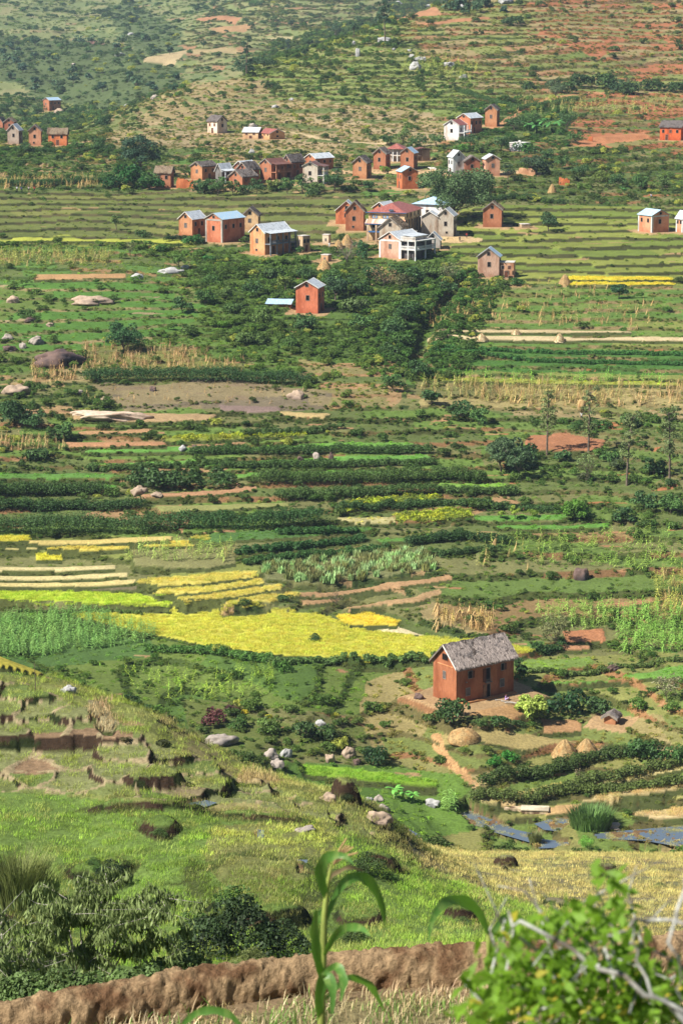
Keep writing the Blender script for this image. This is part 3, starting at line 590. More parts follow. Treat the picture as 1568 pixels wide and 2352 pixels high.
# ------------------------------------------------------------------ ground sheet
noi = fbm(XX / 2.0, DD / 2.6, 101, 4); noi2 = fbm(XX / 24, DD / 24, 103, 3)
bare = (fbm(XX / (5 + DD / 90), DD / 3.0, 107, 4) > 1 - (.20 + .38 * BARE)) & (BARE > 0)
gy = np.abs(np.diff(H, axis=0, prepend=H[:1])) / np.maximum(np.diff(DD, axis=0, prepend=DD[:1] * .99), 1e-3); gx = np.abs(np.gradient(H, axis=1)) / (DD * (US[1] - US[0]))
steep = (np.hypot(gx, gy) > .62) & (DD > 60); STEEP = steep
nearr = np.where((fbm(XX / 4, DD / 1.5, 131, 3) > .50)[..., None], lin((64, 50, 38)), lin((40, 48, 24)))  # near risers: earth and dark grass, colour darkened further to mimic their shaded side
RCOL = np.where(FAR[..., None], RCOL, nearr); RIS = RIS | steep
RCOL = RCOL * .86  # riser colours darkened throughout, painting in their shade
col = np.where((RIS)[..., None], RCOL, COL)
col = np.where((bare & ~EXPL)[..., None], SCOL * .95, col)
col = col * (0.80 + 0.42 * noi[..., None]) * (0.86 + .28 * noi2[..., None])
vis_far = (DD > 200)
def grid_mesh(name, r0):
    n0 = NR - r0; nv = n0 * NC
    co = np.empty((nv, 3), np.float32); co[:, 0] = XX[r0:].ravel(); co[:, 1] = DD[r0:].ravel(); co[:, 2] = H[r0:].ravel()
    me = bpy.data.meshes.new(name); me.vertices.add(nv); me.vertices.foreach_set('co', co.ravel())
    i = np.arange(n0 - 1)[:, None] * NC + np.arange(NC - 1)[None]
    q = np.stack([i, i + 1, i + NC + 1, i + NC], -1).reshape(-1, 4).astype(np.int32); nf = len(q)
    me.loops.add(nf * 4); me.loops.foreach_set('vertex_index', q.ravel()); me.polygons.add(nf)
    me.polygons.foreach_set('loop_start', np.arange(0, nf * 4, 4, dtype=np.int32)); me.polygons.foreach_set('loop_total', np.full(nf, 4, np.int32))
    me.polygons.foreach_set('use_smooth', np.ones(nf, bool)); me.update()
    at = me.attributes.new('Col', 'FLOAT_COLOR', 'POINT'); c4 = np.ones((nv, 4), np.float32); c4[:, :3] = np.clip(col[r0:], 0, 1).reshape(-1, 3)
    at.data.foreach_set('color', c4.ravel())
    return me
def nodes(m): m.use_nodes = True; return m.node_tree, m.node_tree.nodes['Principled BSDF'], m.node_tree.links
def ground_mat():
    m = bpy.data.materials.new('ground_cover'); nt, b, L = nodes(m); N = nt.nodes.new
    a = N('ShaderNodeAttribute'); a.attribute_name = 'Col'
    tc = N('ShaderNodeTexCoord'); n1 = N('ShaderNodeTexNoise'); n1.inputs['Scale'].default_value = 2.6; n1.inputs['Detail'].default_value = 6; n1.inputs['Roughness'].default_value = .7
    n2 = N('ShaderNodeTexNoise'); n2.inputs['Scale'].default_value = 14; n2.inputs['Detail'].default_value = 5
    L.new(tc.outputs['Object'], n1.inputs[0]); L.new(tc.outputs['Object'], n2.inputs[0])
    mp = N('ShaderNodeMapRange'); mp.inputs[1].default_value = .3; mp.inputs[2].default_value = .7; mp.inputs[3].default_value = .62; mp.inputs[4].default_value = 1.35
    L.new(n1.outputs[0], mp.inputs[0]); mx = N('ShaderNodeVectorMath'); mx.operation = 'SCALE'; L.new(a.outputs['Color'], mx.inputs[0]); L.new(mp.outputs[0], mx.inputs[3])
    mp2 = N('ShaderNodeMapRange'); mp2.inputs[1].default_value = .3; mp2.inputs[2].default_value = .7; mp2.inputs[3].default_value = .8; mp2.inputs[4].default_value = 1.2
    L.new(n2.outputs[0], mp2.inputs[0]); mx2 = N('ShaderNodeVectorMath'); mx2.operation = 'SCALE'; L.new(mx.outputs[0], mx2.inputs[0]); L.new(mp2.outputs[0], mx2.inputs[3])
    L.new(mx2.outputs[0], b.inputs['Base Color']); b.inputs['Roughness'].default_value = .95; b.inputs['Specular IOR Level'].default_value = .1
    bu = N('ShaderNodeBump'); bu.inputs['Strength'].default_value = .5; bu.inputs['Distance'].default_value = .25; L.new(n1.outputs[0], bu.inputs['Height'])
    bu2 = N('ShaderNodeBump'); bu2.inputs['Strength'].default_value = .5; bu2.inputs['Distance'].default_value = .04; L.new(n2.outputs[0], bu2.inputs['Height']); L.new(bu.outputs[0], bu2.inputs['Normal'])
    L.new(bu2.outputs[0], b.inputs['Normal']); return m
gme = grid_mesh('ground', 0); gme.materials.append(ground_mat())
ground = bpy.data.objects.new('ground', gme); C.objects.link(ground); ground['kind'] = 'structure'; ground['label'] = 'terraced hillside ground with fields, banks and worn earth'
def wmat():
    m = bpy.data.materials.new('water'); nt, b, L = nodes(m); b.inputs['Base Color'].default_value = (.10, .13, .16, 1); b.inputs['Roughness'].default_value = .08; b.inputs['IOR'].default_value = 1.5; b.inputs['Specular IOR Level'].default_value = .9
    n = nt.nodes.new('ShaderNodeTexNoise'); n.inputs['Scale'].default_value = 3; bu = nt.nodes.new('ShaderNodeBump'); bu.inputs['Strength'].default_value = .12; bu.inputs['Distance'].default_value = .03
    tc = nt.nodes.new('ShaderNodeTexCoord'); L.new(tc.outputs['Object'], n.inputs[0]); L.new(n.outputs[0], bu.inputs['Height']); L.new(bu.outputs[0], b.inputs['Normal']); return m
WM = wmat()
for i, (w, lev) in enumerate(WAT):
    me = bpy.data.meshes.new('water'); me.from_pydata([(x, y, lev) for x, y in w], [], [tuple(range(len(w)))]); me.materials.append(WM)
    o = bpy.data.objects.new('water', me); C.objects.link(o); o['kind'] = 'structure'

def berm_mesh():
    L_ = np.r_[0, np.cumsum(np.hypot(np.diff(_bx), np.diff(_by)))]; n = int(L_[-1] / .022); t = np.linspace(0, L_[-1], n); cx = np.interp(t, L_, _bx); cy = np.interp(t, L_, _by); k = 26
    a = np.linspace(-.25, math.pi + .25, k)[None]; tt = t[:, None]; q = (fbm(tt / 1.4 + a * 0, a * .8 + 9, 401, 2) - .5) * .12 + (fbm(tt / .10 + a * 0, a * 3.6, 402, 3) - .5) * .13 + (vnoise(tt / .045 + a * 0, a * 7, 403) - .5) * .04
    r1 = .27 + q * .8; r2 = .37 + q * .8; y = cy[:, None] - np.cos(a) * r1; z = -10.02 + np.sin(a) * r2; x = cx[:, None] + a * 0 + (vnoise(tt / .12, a * 2, 404) - .5) * .05
    V = np.stack([x, y, z], -1).reshape(-1, 3); i = np.arange(n - 1)[:, None] * k + np.arange(k - 1)[None]; return V, np.stack([i, i + 1, i + k + 1, i + k], -1).reshape(-1, 4)
# ------------------------------------------------------------------ materials
def attr_node(nt, name, kind='GEOMETRY'):
    a = nt.nodes.new('ShaderNodeAttribute'); a.attribute_name = name; a.attribute_type = kind; return a
def leaf_mat(name, src, trans=.22, rough=.6):
    """leaf paint: tint of the plant times the leaf's own tone; src says where the plant's tint is kept"""
    m = bpy.data.materials.new(name); nt, b, L = nodes(m); N = nt.nodes.new
    if src == 'inst': t = attr_node(nt, 'tint', 'INSTANCER').outputs['Color']
    elif src == 'obj': t = N('ShaderNodeObjectInfo').outputs['Color']
    else:
        rgb = N('ShaderNodeRGB'); rgb.outputs[0].default_value = (*src, 1); t = rgb.outputs[0]
    lv = attr_node(nt, 'lv'); mp = N('ShaderNodeMapRange'); mp.inputs[3].default_value = .85; mp.inputs[4].default_value = 2.35
    L.new(lv.outputs['Fac'], mp.inputs[0]); v = N('ShaderNodeVectorMath'); v.operation = 'SCALE'; L.new(t, v.inputs[0]); L.new(mp.outputs[0], v.inputs[3])
    L.new(v.outputs[0], b.inputs['Base Color']); b.inputs['Roughness'].default_value = rough; b.inputs['Specular IOR Level'].default_value = .25
    tr = N('ShaderNodeBsdfTranslucent'); mx = N('ShaderNodeMixShader'); mx.inputs[0].default_value = trans
    out = nt.nodes['Material Output']; L.new(v.outputs[0], tr.inputs[0]); L.new(b.outputs[0], mx.inputs[1]); L.new(tr.outputs[0], mx.inputs[2]); L.new(mx.outputs[0], out.inputs[0])
    return m
def solid(name, c, rough=.85, spec=.2, scale=6.0, amt=.35, bump=.0, metal=0.0, dirt=None, dist=.03, stretch=None, k=0.85):
    """painted, plastered, earthen or wooden surface with its own stains"""
    m = bpy.data.materials.new(name); nt, b, L = nodes(m); N = nt.nodes.new
    tc = N('ShaderNodeTexCoord'); vec = tc.outputs['Object']
    if stretch:
        mpg = N('ShaderNodeMapping'); mpg.inputs['Scale'].default_value = stretch; L.new(vec, mpg.inputs[0]); vec = mpg.outputs[0]
    n = N('ShaderNodeTexNoise'); n.inputs['Scale'].default_value = scale; n.inputs['Detail'].default_value = 6; n.inputs['Roughness'].default_value = .65; L.new(vec, n.inputs[0])
    n2 = N('ShaderNodeTexNoise'); n2.inputs['Scale'].default_value = scale * .17; n2.inputs['Detail'].default_value = 4; L.new(vec, n2.inputs[0])
    mp = N('ShaderNodeMapRange'); mp.inputs[1].default_value = .3; mp.inputs[2].default_value = .7; mp.inputs[3].default_value = 1 - amt; mp.inputs[4].default_value = 1 + amt * .7; L.new(n.outputs[0], mp.inputs[0])
    mix = N('ShaderNodeMix'); mix.data_type = 'RGBA'; a, bb = mix.inputs[6], mix.inputs[7]
    a.default_value = (*lin(c, k), 1); bb.default_value = (*lin(dirt if dirt is not None else np.array(c) * .82, k), 1)
    mp2 = N('ShaderNodeMapRange'); mp2.inputs[1].default_value = .48; mp2.inputs[2].default_value = .62; L.new(n2.outputs[0], mp2.inputs[0]); L.new(mp2.outputs[0], mix.inputs[0])
    v = N('ShaderNodeVectorMath'); v.operation = 'SCALE'; L.new(mix.outputs[2], v.inputs[0]); L.new(mp.outputs[0], v.inputs[3]); L.new(v.outputs[0], b.inputs['Base Color'])
    b.inputs['Roughness'].default_value = rough; b.inputs['Specular IOR Level'].default_value = spec; b.inputs['Metallic'].default_value = metal
    if bump:
        bu = N('ShaderNodeBump'); bu.inputs['Strength'].default_value = bump; bu.inputs['Distance'].default_value = dist; L.new(n.outputs[0], bu.inputs['Height']); L.new(bu.outputs[0], b.inputs['Normal'])
    return m
LEAF_I = leaf_mat('foliage_tinted', 'inst'); LEAF_O = leaf_mat('foliage_plant', 'obj')
BARK = solid('bark', (120, 106, 92), .9, .1, 9, .4, .5, dist=.05); PALEBARK = solid('pale_bark', (196, 188, 176), .85, .1, 14, .35, .4, dist=.02)

# ------------------------------------------------------------------ mesh helpers
def mesh_np(name, V, Fq, mats, lv=None, smooth=False):
    V = np.asarray(V, np.float32); Fq = np.asarray(Fq, np.int32); me = bpy.data.meshes.new(name)
    me.vertices.add(len(V)); me.vertices.foreach_set('co', V.ravel()); nf, k = Fq.shape
    me.loops.add(nf * k); me.loops.foreach_set('vertex_index', Fq.ravel()); me.polygons.add(nf)
    me.polygons.foreach_set('loop_start', np.arange(0, nf * k, k, dtype=np.int32)); me.polygons.foreach_set('loop_total', np.full(nf, k, np.int32))
    if smooth: me.polygons.foreach_set('use_smooth', np.ones(nf, bool))
    me.update()
    if lv is not None:
        a = me.attributes.new('lv', 'FLOAT', 'POINT'); a.data.foreach_set('value', np.asarray(lv, np.float32))
    for m in (mats if isinstance(mats, (list, tuple)) else [mats]): me.materials.append(m)
    return me
def leaf_quads(cen, nrm, L_, W_, r, bend=.25):
    """quads of length L_, width W_ at centres cen lying across nrm"""
    n = len(cen); t = r.normal(size=(n, 3)); nrm = nrm / (np.linalg.norm(nrm, axis=1, keepdims=True) + 1e-9)
    t -= nrm * (t * nrm).sum(1, keepdims=True); t /= np.linalg.norm(t, axis=1, keepdims=True) + 1e-9
    s = np.cross(nrm, t); L_ = np.broadcast_to(L_, n)[:, None] * .5; W_ = np.broadcast_to(W_, n)[:, None] * .5
    a = cen - t * L_; b = cen + s * W_ ; c = cen + t * L_ - nrm * L_ * bend; d = cen - s * W_
    V = np.stack([a, b, c, d], 1).reshape(-1, 3); Fq = np.arange(4 * n).reshape(n, 4); return V, Fq
def blob_leaves(seed, n, lobes, leaf, squash=.8, inner=.25):
    """leaf cloud over lobes [(centre, radius)], thick near the outside, loose gaps between clumps"""
    r = np.random.default_rng(seed); cen = []; nr = []; lv = []
    w = np.array([l[1] ** 2 for l in lobes]); w /= w.sum()
    for (c, rad), k in zip(lobes, r.multinomial(n, w)):
        d = r.normal(size=(k, 3)); d /= np.linalg.norm(d, axis=1, keepdims=True); d[:, 2] = np.where(d[:, 2] < -.35, -d[:, 2], d[:, 2])
        q = rad * (1 - inner * r.random(k) ** 2) * (0.84 + .30 * vnoise(d[:, 0] * 2.4 + seed * 3 + c[0] * 5, d[:, 1] * 2.4 + d[:, 2] * 2 + 20, seed))
        p = np.array(c) + d * q[:, None] * np.array([1, 1, squash]); cen.append(p); nr.append(d * .7 + r.normal(size=(k, 3)) * .55 + np.array([0, 0, .25]))
        tone = .5 + .9 * (vnoise(p[:, 0] * 3 + 9, p[:, 1] * 3 + p[:, 2] * 3, seed + 5) - .5) + r.normal(size=k) * .16; lv.append(tone)
    cen = np.concatenate(cen); nr = np.concatenate(nr); lv = np.clip(np.concatenate(lv), 0, 1)
    sz = leaf * (0.7 + .6 * r.random(len(cen))); V, Fq = leaf_quads(cen, nr, sz * 1.35, sz * .8, r); return V, Fq, np.repeat(lv, 4)
def bush_lobes(seed, k=6, flat=.55):
    r = np.random.default_rng(seed); L = [((0, 0, .42), .5)]
    for i in range(k):
        a = r.random() * 6.28; q = .30 + .34 * r.random(); L.append(((math.cos(a) * q, math.sin(a) * q, .22 + flat * r.random() * .8), .22 + .2 * r.random()))
    return L
def bush_mesh(seed, n=520, leaf=.13, k=6, mat=None):
    V, Fq, lv = blob_leaves(seed, n, bush_lobes(seed, k), leaf); return mesh_np('foliage', V, Fq, mat or LEAF_I, lv)
def herb_mesh(seed, n=70, leaf=.3, mat=None):
    r = np.random.default_rng(seed); p = r.normal(size=(n, 3)) * np.array([.42, .42, 0]); p[:, 2] = r.random(n) * .7 * np.exp(-(p[:, 0] ** 2 + p[:, 1] ** 2) * 1.2)
    nr = r.normal(size=(n, 3)) * .8 + np.array([0, 0, .5]); V, Fq = leaf_quads(p, nr, leaf * (1 + r.random(n) * .5), leaf * .55, r); return mesh_np('herb', V, Fq, mat or LEAF_I, np.repeat(np.clip(.5 + r.normal(size=n) * .25, 0, 1), 4))
def blades(seed, n, spread, h, w, lean=.35, mat=None, rows=None):
    r = np.random.default_rng(seed); x = (r.random((n, 2)) - .5) * spread
    if rows: x[:, 0] = np.round(x[:, 0] / rows) * rows + r.normal(size=n) * rows * .16; 
    a = r.random(n) * 6.28; hh = h * (.6 + .7 * r.random(n)); dx = np.c_[np.cos(a), np.sin(a)]; px = np.c_[-np.sin(a), np.cos(a)] * w
    ln = (lean * r.random(n) * hh)[:, None]; b0 = np.c_[x - px, np.zeros(n)]; b1 = np.c_[x + px, np.zeros(n)]
    m0 = np.c_[x + dx * ln * .4 - px * .8, hh * .6]; m1 = np.c_[x + dx * ln * .4 + px * .8, hh * .6]; t = np.c_[x + dx * ln * 1.3, hh]
    V = np.stack([b0, b1, m1, m0, t, t + np.array([0, 0, .001])], 1).reshape(-1, 3); i = np.arange(n)[:, None] * 6
    Fq = np.r_[i + np.array([0, 1, 2, 3]), i + np.array([3, 2, 5, 4])]; return mesh_np('blades', V, Fq, mat or LEAF_I, np.repeat(np.clip(.5 + r.normal(size=n) * .28, 0, 1), 6))
def ribbon(pts, wid, up=(0, 0, 1), fold=0):
    """leaf blade along pts with half-widths wid"""
    pts = np.asarray(pts, float); n = len(pts); t = np.gradient(pts, axis=0); t /= np.linalg.norm(t, axis=1, keepdims=True) + 1e-9
    s = np.cross(t, np.broadcast_to(up, t.shape)); ln = np.linalg.norm(s, axis=1, keepdims=True); s = np.where(ln < 1e-3, [[1, 0, 0]], s / (ln + 1e-9))
    nn = np.cross(s, t); w = np.asarray(wid)[:, None]
    V = np.stack([pts - s * w + nn * w * fold, pts, pts + s * w + nn * w * fold], 1).reshape(-1, 3); F_ = []
    for i in range(n - 1):
        a = i * 3; F_ += [[a, a + 1, a + 4, a + 3], [a + 1, a + 2, a + 5, a + 4]]
    return V, np.array(F_)
class Acc:
    def __init__(s): s.V = []; s.F = []; s.l = []; s.n = 0; s.mi = []
    def add(s, V, Fq, lv=.5, mi=0):
        V = np.asarray(V, float); Fq = np.asarray(Fq); s.V.append(V); s.F.append(Fq + s.n); s.n += len(V)
        s.l.append(np.broadcast_to(lv, len(V)) if np.ndim(lv) == 0 else lv); s.mi.append(np.full(len(Fq), mi))
    def mesh(s, name, mats, smooth=False):
        me = mesh_np(name, np.concatenate(s.V), np.concatenate(s.F), mats, np.concatenate(s.l), smooth)
        me.polygons.foreach_set('material_index', np.concatenate(s.mi).astype(np.int32)); return me
def tube(pts, rad, k=6):
    pts = np.asarray(pts, float); n = len(pts); t = np.gradient(pts, axis=0); t /= np.linalg.norm(t, axis=1, keepdims=True) + 1e-9
    ref = np.array([1., .1, .05]) if abs(t[0, 2]) > .6 else np.array([0, 0, 1.]); V = []
    for i in range(n):
        s = np.cross(t[i], ref); s /= np.linalg.norm(s) + 1e-9; u = np.cross(s, t[i])
        for j in range(k): a = 6.2832 * j / k; V.append(pts[i] + (s * math.cos(a) + u * math.sin(a)) * rad[i])
    F_ = [[i * k + j, i * k + (j + 1) % k, (i + 1) * k + (j + 1) % k, (i + 1) * k + j] for i in range(n - 1) for j in range(k)]
    return np.array(V), np.array(F_)
def maize_mesh(seed, h=2.0, n=9, dry=0.0, mat=None, wide=.045, stalkmat=None):
    r = np.random.default_rng(seed); A = Acc(); A.add(*tube([(0, 0, 0), (.02, .01, h * .5), (0, .02, h * .92)], [.02, .016, .008], 4), .35)
    for i in range(n):
        z = h * (.12 + .78 * i / n); a = (i % 2) * 3.14 + r.normal() * .5 + seed; ln = h * (.34 + .12 * r.random()) * (1 - .35 * i / n); dz = .26 - dry * .3
        p = [(math.cos(a) * ln * q, math.sin(a) * ln * q, z + ln * (dz * 2.6 * q - (1.0 + dry) * q * q)) for q in (0, .3, .62, 1)]
        V, Fq = ribbon(p, [wide * .7, wide * (1.0 - .3 * dry), wide * .8, .004], fold=.3); A.add(V, Fq, min(1, max(0, .55 + r.normal() * .25)))
    for i in range(4):
        a = r.random() * 6.28; V, Fq = ribbon([(0, 0, h * .9), (math.cos(a) * .08, math.sin(a) * .08, h * 1.1)], [.012, .008]); A.add(V, Fq, .95)
    return A.mesh('maize', mat or LEAF_I)

# ------------------------------------------------------------------ what the ground hides from here is left bare
tang = (H + 1.2) / DD; run = np.maximum.accumulate(np.vstack([np.full((1, NC), -9.0), (H / DD)[:-1]]), 0)
PX2, PY2 = proj(XX, DD, H)
SEEN = (tang > run) & (PX2 > -70) & (PX2 < 1640) & (PY2 < 2440)
dl = np.gradient(LS)[:, None]; AREA = DD * DD * dl * (US[1] - US[0])
def sample(dens, seed=0):
    r = np.random.default_rng(seed); w = (dens * AREA * SEEN).ravel(); n = r.poisson(w); ids = np.repeat(np.arange(w.size), n)
    i = ids // NC; j = ids % NC; fi = np.clip(i + r.random(len(i)) - .5, 0, NR - 1.01); fj = np.clip(j + r.random(len(i)) - .5, 0, NC - 1.01)
    l = np.interp(fi, np.arange(NR), LS); y = np.exp(l); x = y * (US[0] + fj * (US[1] - US[0])); return x, y, samp(H, x, y), i, j
def sample_poly(w, n, seed):
    r = np.random.default_rng(seed); w = np.array(w); lo = w.min(0); hi = w.max(0); p = lo + r.random((n, 2)) * (hi - lo); k = inpoly(p[:, 0], p[:, 1], [tuple(q) for q in w])
    return p[k, 0], p[k, 1]
def area(w):
    w = np.array(w); x, y = w[:, 0], w[:, 1]; return abs(np.dot(x, np.roll(y, -1)) - np.dot(y, np.roll(x, -1))) / 2
def scatter(name, label, protos, x, y, z, scl, tint, seed=0, tilt=.08, cat=None):
    """one object of what nobody could count: points that carry copies of a few plants"""
    r = np.random.default_rng(seed); n = len(x); me = bpy.data.meshes.new(name); me.vertices.add(n)
    me.vertices.foreach_set('co', np.c_[x, y, z].astype(np.float32).ravel())
    def at(nm, ty, fld, arr): a = me.attributes.new(nm, ty, 'POINT'); a.data.foreach_set(fld, np.ascontiguousarray(arr).ravel())
    scl = np.asarray(scl, np.float32); scl = scl if scl.ndim == 2 else np.repeat(scl[:, None], 3, 1)
    at('scl', 'FLOAT_VECTOR', 'vector', scl); at('rot', 'FLOAT_VECTOR', 'vector', np.c_[r.normal(size=(n, 2)) * tilt, r.random(n) * 6.283].astype(np.float32))
    at('tint', 'FLOAT_COLOR', 'color', np.c_[np.clip(tint, 0, 1), np.ones(n)].astype(np.float32)); at('pick', 'INT', 'value', r.integers(0, len(protos), n).astype(np.int32))
    o = bpy.data.objects.new(name, me); C.objects.link(o); g = bpy.data.node_groups.new(name, 'GeometryNodeTree')
    g.interface.new_socket('Geometry', in_out='INPUT', socket_type='NodeSocketGeometry'); g.interface.new_socket('Geometry', in_out='OUTPUT', socket_type='NodeSocketGeometry')
    gi = g.nodes.new('NodeGroupInput'); go = g.nodes.new('NodeGroupOutput'); ip = g.nodes.new('GeometryNodeInstanceOnPoints'); jn = g.nodes.new('GeometryNodeJoinGeometry')
    for pm in reversed(protos):
        po = bpy.data.objects.new('plant', pm); oi = g.nodes.new('GeometryNodeObjectInfo'); oi.inputs[0].default_value = po; oi.inputs['As Instance'].default_value = True
        g.links.new(oi.outputs['Geometry'], jn.inputs[0])
    def na(nm, ty): a = g.nodes.new('GeometryNodeInputNamedAttribute'); a.data_type = ty; a.inputs[0].default_value = nm; return a.outputs[0]
    ip.inputs['Pick Instance'].default_value = True; g.links.new(gi.outputs[0], ip.inputs['Points']); g.links.new(jn.outputs[0], ip.inputs['Instance'])
    g.links.new(na('pick', 'INT'), ip.inputs['Instance Index']); g.links.new(na('scl', 'FLOAT_VECTOR'), ip.inputs['Scale'])
    er = g.nodes.new('FunctionNodeEulerToRotation'); g.links.new(na('rot', 'FLOAT_VECTOR'), er.inputs[0]); g.links.new(er.outputs[0], ip.inputs['Rotation'])
    g.links.new(ip.outputs[0], go.inputs[0]); md = o.modifiers.new('scatter', 'NODES'); md.node_group = g
    o['kind'] = 'stuff'; o['label'] = label; o['category'] = cat or name.replace('_', ' ')
    return o
def tag(o, label, cat, group=None, kind=None):
    o['label'] = label; o['category'] = cat
    if group: o['group'] = group
    if kind: o['kind'] = kind
    return o
def link(name, me, parent=None, loc=(0, 0, 0), rz=0.0, scl=1.0):
    o = bpy.data.objects.new(name, me); C.objects.link(o); o.location = loc; o.rotation_euler = (0, 0, rz)
    o.scale = (scl, scl, scl) if not hasattr(scl, '__len__') else scl
    if parent: o.parent = parent
    return o
def vary(t, r, a=.18, w=(1.24, 1.13, .84)):
    t = t * np.array(w); return np.clip(t * (1 + r.normal(size=(len(t), 1)) * a) * (1 + r.normal(size=(len(t), 3)) * .05), 0, 1)

# ------------------------------------------------------------------ herbs, grass, scrub
BUSHM = [bush_mesh(s) for s in (1, 2, 3, 4)]; HERBM = [herb_mesh(s) for s in (11, 12, 13)]
r0 = np.random.default_rng(3)
x, y, z, i, j = sample(HERB * FAR * np.where(RIS, 1.9, .55) * np.where(EXPL, 1.3, 1) * np.where(DD < 900, 1, .8), 21)
HT = np.where((RIS & FAR)[..., None], HT * .45 + RCOL * .4, HT)
sc = (.28 + .42 * r0.random(len(x)) ** 1.6) * (1 + np.clip(y - 500, 0, 2000) / 500) * np.where(EXPL[i, j], .8, 1.0)
scatter('undergrowth', 'low green herbs and weeds over the terraces', HERBM, x, y, z, np.c_[sc, sc, sc * .8], vary(HT[i, j], r0, .22), 1)
# brushy terrace risers
kden = np.interp(PY, [0, 430, 440, 655, 665, 900, 940, 1250, 1300, 1500, 1850], [.10, .12, .10, .10, .5, .5, 1.0, 1.0, .7, .6, .5]) * (rid < .78)
x, y, z, i, j = sample(np.where(RIS & FAR & ~EXPL, kden * 1.3, 0) + np.where(EDGE & (PY > 940) & (PY < 1230), .7, 0), 24); sc = (.34 + .34 * r0.random(len(x)) ** 2) * (1 + np.clip(y - 600, 0, 2000) / 900)
scatter('terrace_brush', 'brush and tall weeds growing along the terrace risers', [bush_mesh(s, 230, .2, 5) for s in (71, 72, 73)], x, y, z - .1, np.c_[sc * 1.2, sc * 1.2, sc], vary(.6 * BT[i, j] + .4 * HT[i, j], r0, .22), 4)
# grass of the near spur
GRS = [blades(s, 70, 1.0, .22, .008, .6) for s in (5, 6, 7)]
x, y, z, i, j = sample(HERB * ~FAR * np.where(DD < 100, 0, 1) * np.where(STEEP, 1.3, 1) * np.where(EXPL, .0, 1) * 1.8, 22)
dryw = (fbm(x / 3.0, y / 5.0, 201, 3) - .5)[:, None] * 1.6 + (r0.random(len(x)) < .3)[:, None] * .55; t = np.where(STEEP[i, j][:, None], lin((60, 74, 34)), HT[i, j]) * (1 - np.clip(dryw, 0, .9)) + lin((150, 148, 104)) * np.clip(dryw, 0, .9)
sc = .7 + .5 * r0.random(len(x)); scatter('grass', 'young rice and grass regrowing on the near terraces', GRS, x, y, z, np.c_[sc, sc, sc * .85], vary(t, r0, .26), 2)
bv, bf = berm_mesh(); bo = link('earth_berm', mesh_np('earth_berm', bv, bf, solid('clod_earth', (176, 148, 112), .97, .03, 16, .42, 1.0, dist=.05, dirt=(128, 98, 72), k=.7), None, True)); tag(bo, 'long low bank of dug brown earth running across the foreground paddy', 'earth bank')
# stubble in front of the earth berm and behind it
STB = [blades(s, 60, .6, .105, .0045, .8) for s in (8, 9)]
m = (DD < 27) & (DD > 14) & (H < -8.5) ; dn = np.where(m & ~((bd < .38)), 14.0, 0) * np.where((HERB == 0) | True, 1, 0)
x, y, z, i, j = sample(dn, 23); t = np.where((r0.random(len(x)) < .28)[:, None], lin((100, 134, 58)), lin((184, 166, 130)))
scatter('rice_stubble', 'cut rice straw and shoots in front of the earth berm', STB, x, y, z, .7 + .7 * r0.random(len(x)), vary(t, r0, .16, (1, 1, .95)), 3)
# crops on the laid out plots
RICE = [blades(s, 110, 1.0, .24, .012, .8) for s in (31, 32, 33)]; STUB = [blades(s, 60, 1.0, .26, .012, .4, rows=.25) for s in (34, 35)]
def crop(kind, name, label, protos, per, scl, hj=.2, tilt=.05, mixc=None, mixp=.0):
    X_, Y_, Z_, T_ = [], [], [], []
    for q, (w, lev, c) in enumerate(CROP.get(kind, [])):
        lo, hi = np.min(w, 0), np.max(w, 0); n = int(per * (hi[0] - lo[0]) * (hi[1] - lo[1])); xx, yy = sample_poly(w, min(n, 60000), 400 + q); ke = samp(EDGE.astype(float), xx, yy) < .3; xx, yy = xx[ke], yy[ke]
        X_.append(xx); Y_.append(yy); Z_.append(samp(H, xx, yy)); T_.append(np.broadcast_to(c, (len(xx), 3)))
    if not X_: return
    x, y, z, t = map(np.concatenate, (X_, Y_, Z_, T_)); tone = (.86 + .3 * fbm(x / 4, y / 4, 61, 3))[:, None]
    if mixc is not None: t = np.where((r0.random(len(x)) < mixp)[:, None], lin(mixc), t)
    s = scl * (1 + r0.normal(size=len(x)) * hj); return scatter(name, label, protos, x, y, z, np.abs(s), vary(t * tone, r0, .07, (.97, 1.0, .9)), 9, tilt)
crop('rice', 'ripe_rice', 'ripe golden rice standing on the terraces', RICE, 1.5, 1.0, .12)
crop('ricegreen', 'green_rice', 'bright green young rice along the valley bottom', RICE, 2.2, .9, .15)
crop('stub', 'cut_stubble', 'dry rice stubble on the harvested plots', STUB, 2.4, 1.0, .15)
crop('yellowherb', 'yellow_green_crop', 'yellow green leafy crop on the middle terraces', HERBM, 1.6, .75, .25, .1, (170, 176, 50), .35)
crop('bluegreen', 'blue_green_crop', 'blue green leafy crop in rows right of the maize', [blades(s, 46, .8, .8, .05, .5) for s in (41, 42)], .8, 1.15, .2, .08, (150, 176, 120), .4)
# ------------------------------------------------------------------ bushes: the 300 that show largest stand alone, the rest is one mass
def sample_line(pts, gap, jit, seed, near=False):
    r = np.random.default_rng(abs(seed)); dmin, dmax = (60, 215) if near else (215, 2700); w = np.array([hit(px, py, H, dmin, dmax)[:2] for px, py in pts]); out = []
    for a, b in zip(w[:-1], w[1:]):
        n = max(1, int(np.hypot(*(b - a)) / gap)); t = (np.arange(n) + r.random(n)) / n; out.append(a + (b - a) * t[:, None] + r.normal(size=(n, 2)) * jit)
    return np.concatenate(out)
x, y, z, i, j = sample(BUSH * FAR * np.where(RIS, 2.4, .8) * 1.35, 31)
rad = (.55 + 1.45 * r0.random(len(x)) ** 2.4) * (1 + np.clip(y - 600, 0, 2000) / 900); tin = vary(BT[i, j], r0, .16)
ys_ = r0.random(len(x)) < .07; tin[ys_] = lin((140, 146, 60)) ; 
